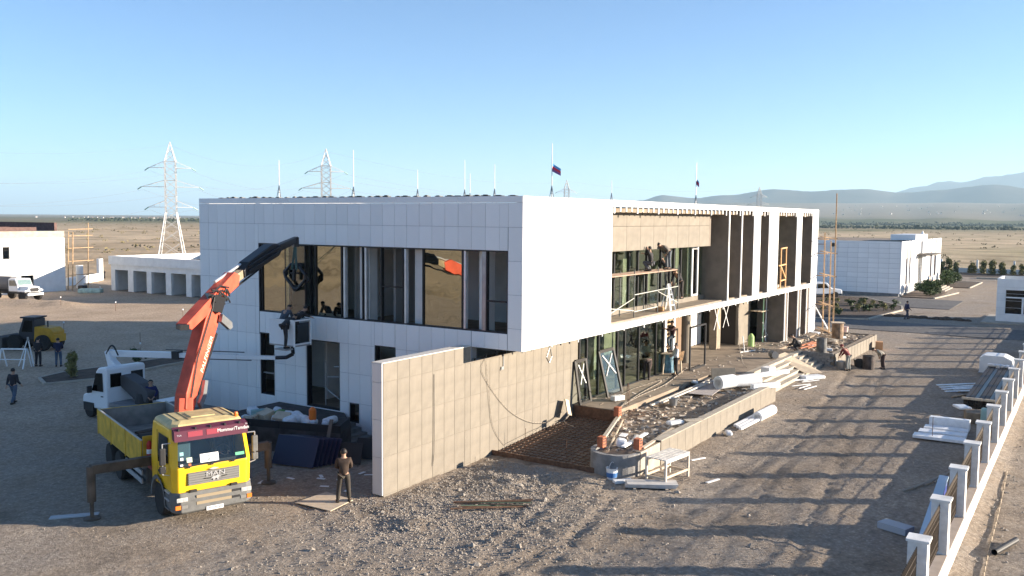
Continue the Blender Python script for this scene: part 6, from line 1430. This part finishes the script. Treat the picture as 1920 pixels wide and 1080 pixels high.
p = gp(645, 944); p.z += .03
person(p, face(CF*.8 - CR*.15), 'man in brown leather jacket standing on the plywood sheet, back to the camera', BRN, (.045,.038,.03), wide)
person(gp(26, 757), face(CF + CR*.1), 'man in dark jacket and jeans walking away alone at the left edge', (.03,.028,.035), JEAN, walk)
person(gp(72, 687), face(CF), 'man all in black standing beside the white trestle, left of the pair', DK, (.025,.025,.03), hands_front)
person(gp(110, 687), face(CF - CR*.3), 'man in navy jacket and blue jeans right of the pair by the loader', NAVY, JEAN, hands_front)
person((24.35, 35.25, .62), face(-CF + CR*.4), 'man in dark blue workwear sitting on the bucket truck deck', (.015,.02,.09), DK, sit)
person((26.4, 28.95, 3.91), face(Vector((1, .1, 0))), 'worker in grey jacket in the lift basket, left of the pair', (.07,.08,.10), DK, stoop)
person((26.45, 28.25, 3.91), face(Vector((1, -.6, 0))), 'worker in black reaching along the window sill from the basket', DK, DK, dict(stoop, er=(.3,.35,1.25), wr=(.3,.62,1.15)))
person((25.74, 28.15, 3.8), face(Vector((1, -.05, 0))), 'worker in black climbing over the outside of the basket', (.035,.035,.04), DK, bend(step_up, R(60)))
MB().box(25.55, 27.8, 3.74, 25.94, 28.5, 3.80).build('basket_step', GREYM, VN)
person(tuple(L((0,0,0))*0 + Vector(TR.matrix_basis @ Vector((.58, 1.0, 1.32)))), R(-19.5) + math.pi, 'driver in dark jacket and red scarf behind the lorry windscreen', (.05,.06,.07), DK, sit)
# terrace and balcony crews
pz = 6.76
kneel = dict(crouch); kneel = dict(bend(crouch, R(-30)), el=(-.36,.05,.92), wl=(-.28,.12,1.08), er=(.27,.2,.8), wr=(.2,.42,.85)); kneel.update({k: crouch[k] for k in ('hl','kl','al','tl','hr','kr','ar','tr')})
person((AY(1217, 500, 18.3).x, 18.2, pz), face(Vector((-.2, 1, 0))), 'worker in black jacket kneeling with one arm raised on the balcony scaffold', DK, (.12,.12,.13), kneel)
person((AY(1246, 500, 18.3).x, 18.1, pz), face(Vector((-.9, .5, 0))), 'tall worker in grey bending under the beige band on the scaffold', (.16,.14,.12), (.15,.17,.19), bend(hands_front, R(62)))
person((AY(1256, 560, 18.6).x, 18.75, 5.75), face(Vector((.4, 1, 0))), 'worker in black climbing behind the scaffold planks', DK, DK, stoop)
person((AY(1272, 545, 18.2).x, 18.1, 5.15), face(Vector((-1, .3, 0))), 'worker in dark clothes leaning on the right end of the scaffold planks', DK, (.06,.05,.045), stoop)
p = gp(1212, 712, .9); person(p, face(Vector((1, .4, 0))), 'worker in dark brown bending down beside the terrace glazing', (.10,.065,.055), (.03,.022,.022), bent)
p = gp(1267, 704, .9); person(p, face(Vector((-.7, .8, 0))), 'man in white top and dark trousers standing at the blue drum', WHT, (.04,.035,.035), hands_front)
person((45.15, 19.0, 2.05), face(Vector((-.8, .7, 0))), 'worker in dark red top standing high on the trestle by the glazing', (.06,.025,.025), (.07,.09,.11), step_up)
p = gp(1590, 695); person(p, face(Vector((.3, 1, 0))), 'worker in dark red hood stooping at the far planter wall', RDH, (.25,.26,.25), stoop, hood=RDH)
p = gp(1655, 691); person(p, face(-CR), 'worker in pale grey jacket bending over the dark drum', (.30,.28,.24), (.06,.04,.04), bend(hands_front, R(62)))
p = gp(1497, 658, .86); person(p, face(Vector((-.3, .9, 0))), 'worker in black crouching at the top of the steps', DK, DK, crouch)
p = gp(1700, 599, .05); person(p, face(CR + CF*.2), 'man in dark blue walking on the road near the gatehouse', (.03,.03,.08), (.05,.055,.08), walk)
p = gp(196, 522); person(p, face(-CR), 'tiny dark figure working beside the garage corner', DK, DK, stoop)
# ------------------------------------------------------------------ balcony scaffold
SB = thing('scaffold', 'steel tube scaffold with plank deck and two workers on the balcony', 'scaffold', (40, 18.3, 4.68))
xe = AY(1271, 515, 18.0).x
for k, (px, y) in enumerate(((1162, 18.75), (1189, 18.0), (1207, 18.75), (1233, 18.0), (1247, 18.75), (1271, 18.0))):
    x = AY(px, 560, y).x; MB().tube((x, y, 4.68), (x, y, 6.95 if k % 2 else 6.85), .03, n=8).build('upright', mat('dark_tube', (.09,.10,.10), .5), SB)
x1, x2, x3 = (AY(px, 560, 18.0).x for px in (1189, 1233, 1271)); xl = 35.1
for a, b2 in (((xl, 18.0, 5.35), (x1, 18.0, 5.0)), ((xl, 18.0, 4.95), (x1, 18.0, 5.6)), ((x1, 18.0, 5.75), (x3, 18.0, 5.85)), ((x1, 18.0, 4.95), (x2, 18.0, 4.98)), ((x2, 18.0, 5.75), (x3, 18.0, 5.0)), ((xl, 18.7, 6.2), (xl + 1.2, 18.7, 5.2)), ((xl+.3, 18.7, 5.3), (xl + 1.6, 18.7, 6.3))): MB().tube(a, b2, .022, n=6).build('brace', mat('pale_tube', (.55,.55,.5), .5), SB)
for k in range(5):
    y0 = 17.98 + k*.19; MB().box(xl - .0 + .1*(k % 2), y0, 6.69, xe + .15*(k % 3) - .1, y0 + .175, 6.74 + .008*(k % 2)).build('plank', mat('pinkish_plank', (.44,.30,.22), .8, var=.15, objvar=.12), SB)
for x in (x1, x2, x3 - .05): MB().tube((x, 17.95, 6.66), (x, 18.95, 6.66), .025, n=6).build('transom', MATS['dark_tube'], SB)
q = thing('step_ladder', 'white spattered step ladder standing on the balcony floor', 'ladder', (AY(1253, 590, 18.1).x, 18.1, 4.68))
for s in (-1, 1):
    MB().beam((s*.3, -.25, 0), (s*.12, 0, 1.35), .1, .06).build('rail', WHITEP, q, world=False); MB().beam((s*.3, .3, 0), (s*.12, .03, 1.35), .07, .05).build('rear_leg', WHITEP, q, world=False)
for k in range(4): MB().box(-.27 + .04*k, -.24 + .055*k, .25 + .27*k, .27 - .04*k, -.1 + .055*k, .28 + .27*k).build('step', WHITEP, q, world=False)
boxthing((AY(1244, 590, 18.0).x, 18.2, 4.8), (.5, .4, .22), .3, 'tool_sack', mat('orange_sack', (.4,.22,.1), .8), 'small brownish sack beside the ladder on the balcony', 'bag', bevel=.06)
q = thing('timber_trestle', 'raw timber trestle frame standing in the upper right bay', 'trestle', (61.3, 17.85, 4.68))
for x in (-.45, .75): MB().beam((x, 0, 0), (x, 0, 2.75), .1, .08, up=(0,1,0)).build('post', mat('fresh_timber', (.62,.36,.16), .7), q, world=False)
for a, b2 in (((-.5,0,2.7),(.85,0,2.75)), ((-.9,0,1.55),(.75,0,1.6)), ((-.45,0,1.5),(.75,0,.6)), ((-.45,0,.5),(.75,0,.55))): MB().beam(a, b2, .08, .1, up=(0,1,0)).build('rail', MATS['fresh_timber'], q, world=False)
boxthing((61.2, 18.3, 4.78), (1.6, .5, .18), .2, 'rubble_pile', CONCL, 'small pile of offcuts under the timber trestle', 'offcuts', bevel=.05)
# pole scaffold at the far end of the front face
SR = thing('timber_scaffold', 'tall timber pole scaffold at the right end of the white building', 'scaffold', (69.5, 16.8, .8))
for x, y, h in ((69.75, 17.1, 8.4), (70.6, 18.2, 8.0), (67.9, 15.9, 11.3), (69.2, 16.5, 7.8)): MB().tube((x, y, .6), (x + .12, y + .1, h), .06, .045, n=7).build('pole', WOOD, SR)
for z in (1.0, 3.0, 5.2, 6.9, 8.0): MB().beam((67.6, 15.8, z), (70.4, 17.6, z + .08), .18, .06).build('ledger', WOOD, SR); MB().beam((69.6, 16.9, z - .1), (70.6, 18.4, z - .08), .12, .06).build('ledger', WOOD, SR)
MB().beam((69.3, 16.4, .8), (70.2, 17.9, 2.8), .09, .06).build('brace', WHITEP, SR)
# trestle under the man by the drum, props under the overhang
q = thing('timber_trestle', 'rough timber trestle with loose boards behind the blue drum', 'trestle', (45.2, 19.0, .9))
for x in (-.35, .35):
    for y in (-.3, .3): MB().beam((x*1.3, y*1.2, 0), (x, y, 1.12), .07, .06).build('leg', WOODP, q, world=False)
MB().box(-.6, -.42, 1.10, .6, .42, 1.15).build('deck', WOODP, q, world=False)
for k in range(5): MB().beam((-.55 + .2*k, -.45, .75), (-.2 + .14*k, -.5, 1.25), .09, .03).build('loose_board', WOOD, q, world=False)
q = thing('scaffold', 'small cluttered scaffold platform under the overhang beside the stone screen', 'scaffold', (61.0, 19.2, .9))
for x, y, m in ((60.7, 18.9, mat('green_prop', (.18,.33,.22), .6)), (61.35, 18.9, WHITEP), (60.5, 20.2, WOOD), (61.3, 20.2, WOOD)): MB().tube((x, y, .9), (x, y, 4.3), .045, n=7).build('prop', m, q)
for k in range(3): MB().box(59.9 + .1*k, 18.75 + .3*k, 3.05, 61.6, 19.0 + .3*k, 3.09).build('plank', WOODP, q)
for a, b2 in (((60.6, 18.9, 1.2), (61.4, 18.9, 2.6)), ((61.3, 18.8, 1.4), (60.6, 18.9, 2.3)), ((60.4, 18.7, 1.3), (61.5, 18.8, 1.35))): MB().tube(a, b2, .025, n=6).build('brace', WHITEP, q)
t = thing('spray_bottle', 'lime green tall canister standing on the terrace beside the stone screen', 'canister', gp(1408, 649, .9)); MB().lathe((0,0,0), ((.2,0),(.2,.65),(.1,.8),(.06,.85)), 14).build('canister', mat('lime_plastic', (.42,.62,.22), .5), t, world=False)
t = thing('hand_truck', 'white pole and foot of a tool lying on the terrace by the canister', 'tool', gp(1396, 661, .9)); MB().tube((0,0,.05), (.6,.35,.95), .03, n=6).build('handle', WHITEP, t, world=False); MB().beam((-.3,.2,.04), (1.1,-.3,.04), .08, .05).build('foot', WHITEP, t, world=False)
solo(MB().tube(gp(1447, 664, 1.12), gp(1454, 666, 1.14), .22, n=14), 'felt_roll', mat('grey_felt', (.2,.2,.2), .9), 'short dark grey roll lying at the head of the plywood sheet', 'roll')
for k in range(7):
    a = gp(1506 + rnd.uniform(-6, 22), 648 + rnd.uniform(-5, 5), .93); solo(MB().beam(a, a + Vector((1.4, -.3 + .2*rnd.random(), .04)), .12, .06), 'red_tile', mat('red_clay', (.45,.17,.09), .8), 'one of the reddish clay strips lying in the far planter', 'tile', 'clay strips in the far planter')
for k in range(26):
    x, y = rnd.uniform(59, 69.5), rnd.uniform(14.2, 17.2); s = rnd.uniform(.12, .5)
    boxthing((x, y, .86 + s*.1), (s*1.4, s*.8, s*.35), rnd.random()*3, 'rubble_piece', rnd.choice((CONCL, WOODP, PLBAG, CONC)), 'pale piece of building rubble heaped in the far planter', 'rubble', 'rubble in the far planter', bevel=.02)
t = thing('paint_can', 'pink-white pail behind the rusty brown drum', 'pail', gp(1584, 622, .85)); MB().lathe((0,0,0), ((.22,0),(.26,.4),(.24,.4)), 14).build('pail', mat('pink_pail', (.6,.42,.38), .6), t, world=False)
boxthing(gp(1648, 655) + Vector((0,0,.3)), (.7,.5,.55), .2, 'clay_crate', mat('clay_orange', (.55,.30,.15), .8), 'orange clay crate at the end of the far planter wall', 'crate')
for k, (px, py) in enumerate(((1578, 693), (1611, 690))):
    t = thing('mortar_tub', ('left grey' if k == 0 else 'right dark') + ' mortar tub on the ground by the stooping worker', 'tub', gp(px, py)); MB().lathe((0,0,0), ((.28,0),(.36,.5),(.33,.5),(.25,.1)), 14).build('tub', GREYM if k == 0 else PLASTB, t, world=False)
# ------------------------------------------------------------------ doorway platform with rubbish, panels, plywood
DP = thing('loading_platform', 'dark formwork platform heaped with rubbish before the left facade door', 'platform', (25.2, 27, 0))
pts = [(22.9, 30.6), (24.85, 24.1), (26.3, 24.9), (27.68, 26.6), (27.68, 30.6)]
MB().prism([(x, y, -.1) for x, y in pts], (0,0,1.02)).build('fill', mat('dark_fill', (.06,.055,.055), .9, var=.3), DP)
BF = mat('black_form_panel', (.02,.02,.024), .6)
for a, b2 in ((pts[0], pts[1]), (pts[1], pts[2])):
    a, b2 = Vector((*a, 0)), Vector((*b2, 0)); n_ = max(1, round((b2-a).length/1.3))
    for k in range(n_):
        p0, p1 = a.lerp(b2, (k+.01)/n_), a.lerp(b2, (k+.99)/n_); out = Vector(((b2-a).y, -(b2-a).x, 0)).normalized()*-.05
        MB().beam(p0 + Vector((0,0,.6)) + out, p1 + Vector((0,0,.6)) + out, .05, 1.22).build('form_panel', BF, DP)
for k in range(5): MB().box(27.70 - 1.6 + .0*k, 24.9 - .0, 0, 27.70, 26.5 - .3*k, .16*(k+1)).build('step', CONCD, DP) if k == 0 else MB().box(26.4 + .02*k, 26.6 - .33*(5-k) , 0, 27.69, 26.6 - .33*(4-k), .165*(k+.6)).build('step', CONCD, DP)
rnd = random.Random(19)
for k in range(26):
    u, v = rnd.random(), rnd.random(); x = 23.6 + 2.4*u; y = 30.0 - 4.4*v - 1.2*u*.3; s = rnd.uniform(.2, .62); white = rnd.random() < .6
    if not (x > 22.9 + (30.6 - y)*.30 + .2): x += .9
    boxthing((x, y, .95 + s*.28), (s*1.1, s*.9, s*.7), rnd.random()*3, 'rubbish_bag' if white else 'debris_piece', PLBAG if white else rnd.choice((CONCD, WOODP, MATS['teal_cloth'], GREYM)), 'white plastic rubbish bag heaped on the platform before the door' if white else 'scrap piece lying among the bags on the platform', 'bag' if white else 'scrap', 'rubbish bags on the platform' if white else 'scrap on the platform', rot=(rnd.uniform(-.4,.4), rnd.uniform(-.4,.4), rnd.random()*3), bevel=s*.25 if white else .02)
t = thing('gas_canister', 'orange-red canister standing among the rubbish on the platform', 'canister', (25.35, 26.1, .93)); MB().lathe((0,0,0), ((.14,0),(.15,.1),(.15,.6),(.06,.7)), 14).build('canister', ORANGE, t, world=False)
boxthing((25.0, 27.6, 1.2), (.45, .35, .4), .4, 'green_bag', mat('green_bag', (.10,.25,.07), .6), 'small green bag between the white bags on the platform', 'bag', bevel=.1)
BLP = mat('navy_panel', (.012,.018,.05), .3)
sp = thing('panel_stack', 'stack of dark navy panels leaning against the platform', 'panels', (23.3, 24.35, 0))
for k in range(6):
    a = Vector((22.6 + .17*k, 25.45 - .06*k, .06)); d_ = Vector((.42, -1.75, 0)); up_ = Vector((.52, .16, .98 - .03*k))
    MB().prism([a, a + d_, a + d_ + up_, a + up_], (.03, .01, 0)).build('panel', BLP, sp)
for k, (x, y) in enumerate(((24.0, 23.5), (24.9, 23.4))): solo(MB().prism([(x, y, .05), (x + .35, y - .9, .05), (x + .75, y - .7, .75), (x + .4, y + .2, .75)], (.03,.01,0)), 'dark_board', mat('charcoal_board', (.03,.03,.032), .8), ('left' if k == 0 else 'right') + ' dark board leaning beside the navy panels', 'board')
solo(MB().beam((23.85, 24.0, .05), (24.6, 24.3, 1.5), .14, .05), 'plank', mat('grey_plank', (.14,.12,.10), .9), 'grey plank leaning on the corner of the dark platform', 'plank')
for k in range(14):
    x, y = rnd.uniform(20.5, 24.5), rnd.uniform(20.4, 24.2); a = rnd.random()*3; solo(MB().beam((x, y, gz(x,y)+.03), (x + .3*math.cos(a), y + .3*math.sin(a), gz(x,y)+.04), .12, .012), 'paper_scrap', WHITEP, 'scrap of white paper on the shaded ground near the standing man', 'paper', 'paper scraps in the shade')
sheet([Vector((q_.x, q_.y, gz(20.6, 20.5) + .03)) for q_ in (G(553, 945), G(612, 925), G(662, 940), G(620, 961))], 'plywood_sheet', WOODP, 'pale plywood sheet on the ground under the standing man', 'sheet', .02)
g0 = G(140, 970); solo(MB().beam((g0.x - .5, g0.y + .5, .03), (g0.x + .55, g0.y - .4, .035), .3, .03), 'steel_plate', mat('pale_plate', (.4,.42,.44), .5), 'bent pale metal strip under the left outrigger foot', 'strip')
# yard at the left: trestle, levelling tripod, marker stakes
t = thing('white_trestle', 'white painted trestle frame at the left edge of the yard', 'trestle', (28.4, 54.5, 0), vrot(CR))
for x in (-.75, .75):
    for y in (-.35, .35): MB().beam((x, y*1.4, 0), (x, y*.2, 1.15), .06, .06).build('leg', WHITEP, t, world=False)
MB().beam((-.8,0,1.15),(.8,0,1.15),.09,.08).beam((-.8,-.25,.55),(.8,-.25,.55),.05,.05).build('rail', WHITEP, t, world=False)
t = thing('survey_tripod', 'pale survey tripod standing beside the white trestle', 'tripod', (29.3, 54.6, 0))
for k in range(3): a = R(30 + 120*k); MB().tube((.55*math.cos(a), .55*math.sin(a), 0), (.05*math.cos(a), .05*math.sin(a), 1.55), .03, n=6).build('leg', WHITEP, t, world=False)
MB().lathe((0,0,1.52), ((.09,0),(.09,.06),(.06,.08),(.06,.25)), 10).build('level', GREYM, t, world=False)
for k, (px, py) in enumerate(((188, 552), (217, 583), (343, 598), (263, 645), (120, 625), (114, 576))):
    p = gp(px, py); t = thing('marker_stake', ('white-topped stake on the earth bank before the garages', 'thin stake in the sunlit yard before the garages', 'thin stake nearest the building in the sunlit yard', 'stake with pale foot in the shaded yard', 'thin stake in the shaded yard behind the loader', 'thin stake in the sunlit yard above the loader')[k], 'stake', p)
    MB().tube((0,0,-.1), (0,0,.85), .018, n=5).build('pin', RUST, t, world=False); MB().lathe((0,0,.0 if k == 3 else .8), ((.06,0),(.06,.12)), 8).build('marker', WHITEP, t, world=False)
# ------------------------------------------------------------------ haze over the plain
hz = MB().box(-34000, -34000, -3, 34000, 34000, 640); me = bpy.data.meshes.new('haze'); me.from_pydata(hz.v, [], hz.f)
hm = bpy.data.materials.new('haze'); hm.use_nodes = True; hn = hm.node_tree; hn.nodes.clear()
ho = hn.nodes.new('ShaderNodeOutputMaterial'); pv = hn.nodes.new('ShaderNodeVolumePrincipled'); pv.inputs['Color'].default_value = (.58,.82,1,1); pv.inputs['Density'].default_value = 8e-5; pv.inputs['Anisotropy'].default_value = .1
hn.links.new(pv.outputs[0], ho.inputs['Volume']); me.materials.append(hm)
ho_ = bpy.data.objects.new('haze', me); COL.objects.link(ho_); ho_['kind'] = 'stuff'; ho_['label'] = 'pale blue haze lying over the plain and mountains'; ho_['category'] = 'haze'

_mz = max(v.co.z for n_ in ('hills', 'mountains', 'plain') for v in bpy.data.objects[n_].data.vertices)
for v in me.vertices:
    if v.co.z > 0: v.co.z = _mz + 25          # the haze lies just over the highest ridge
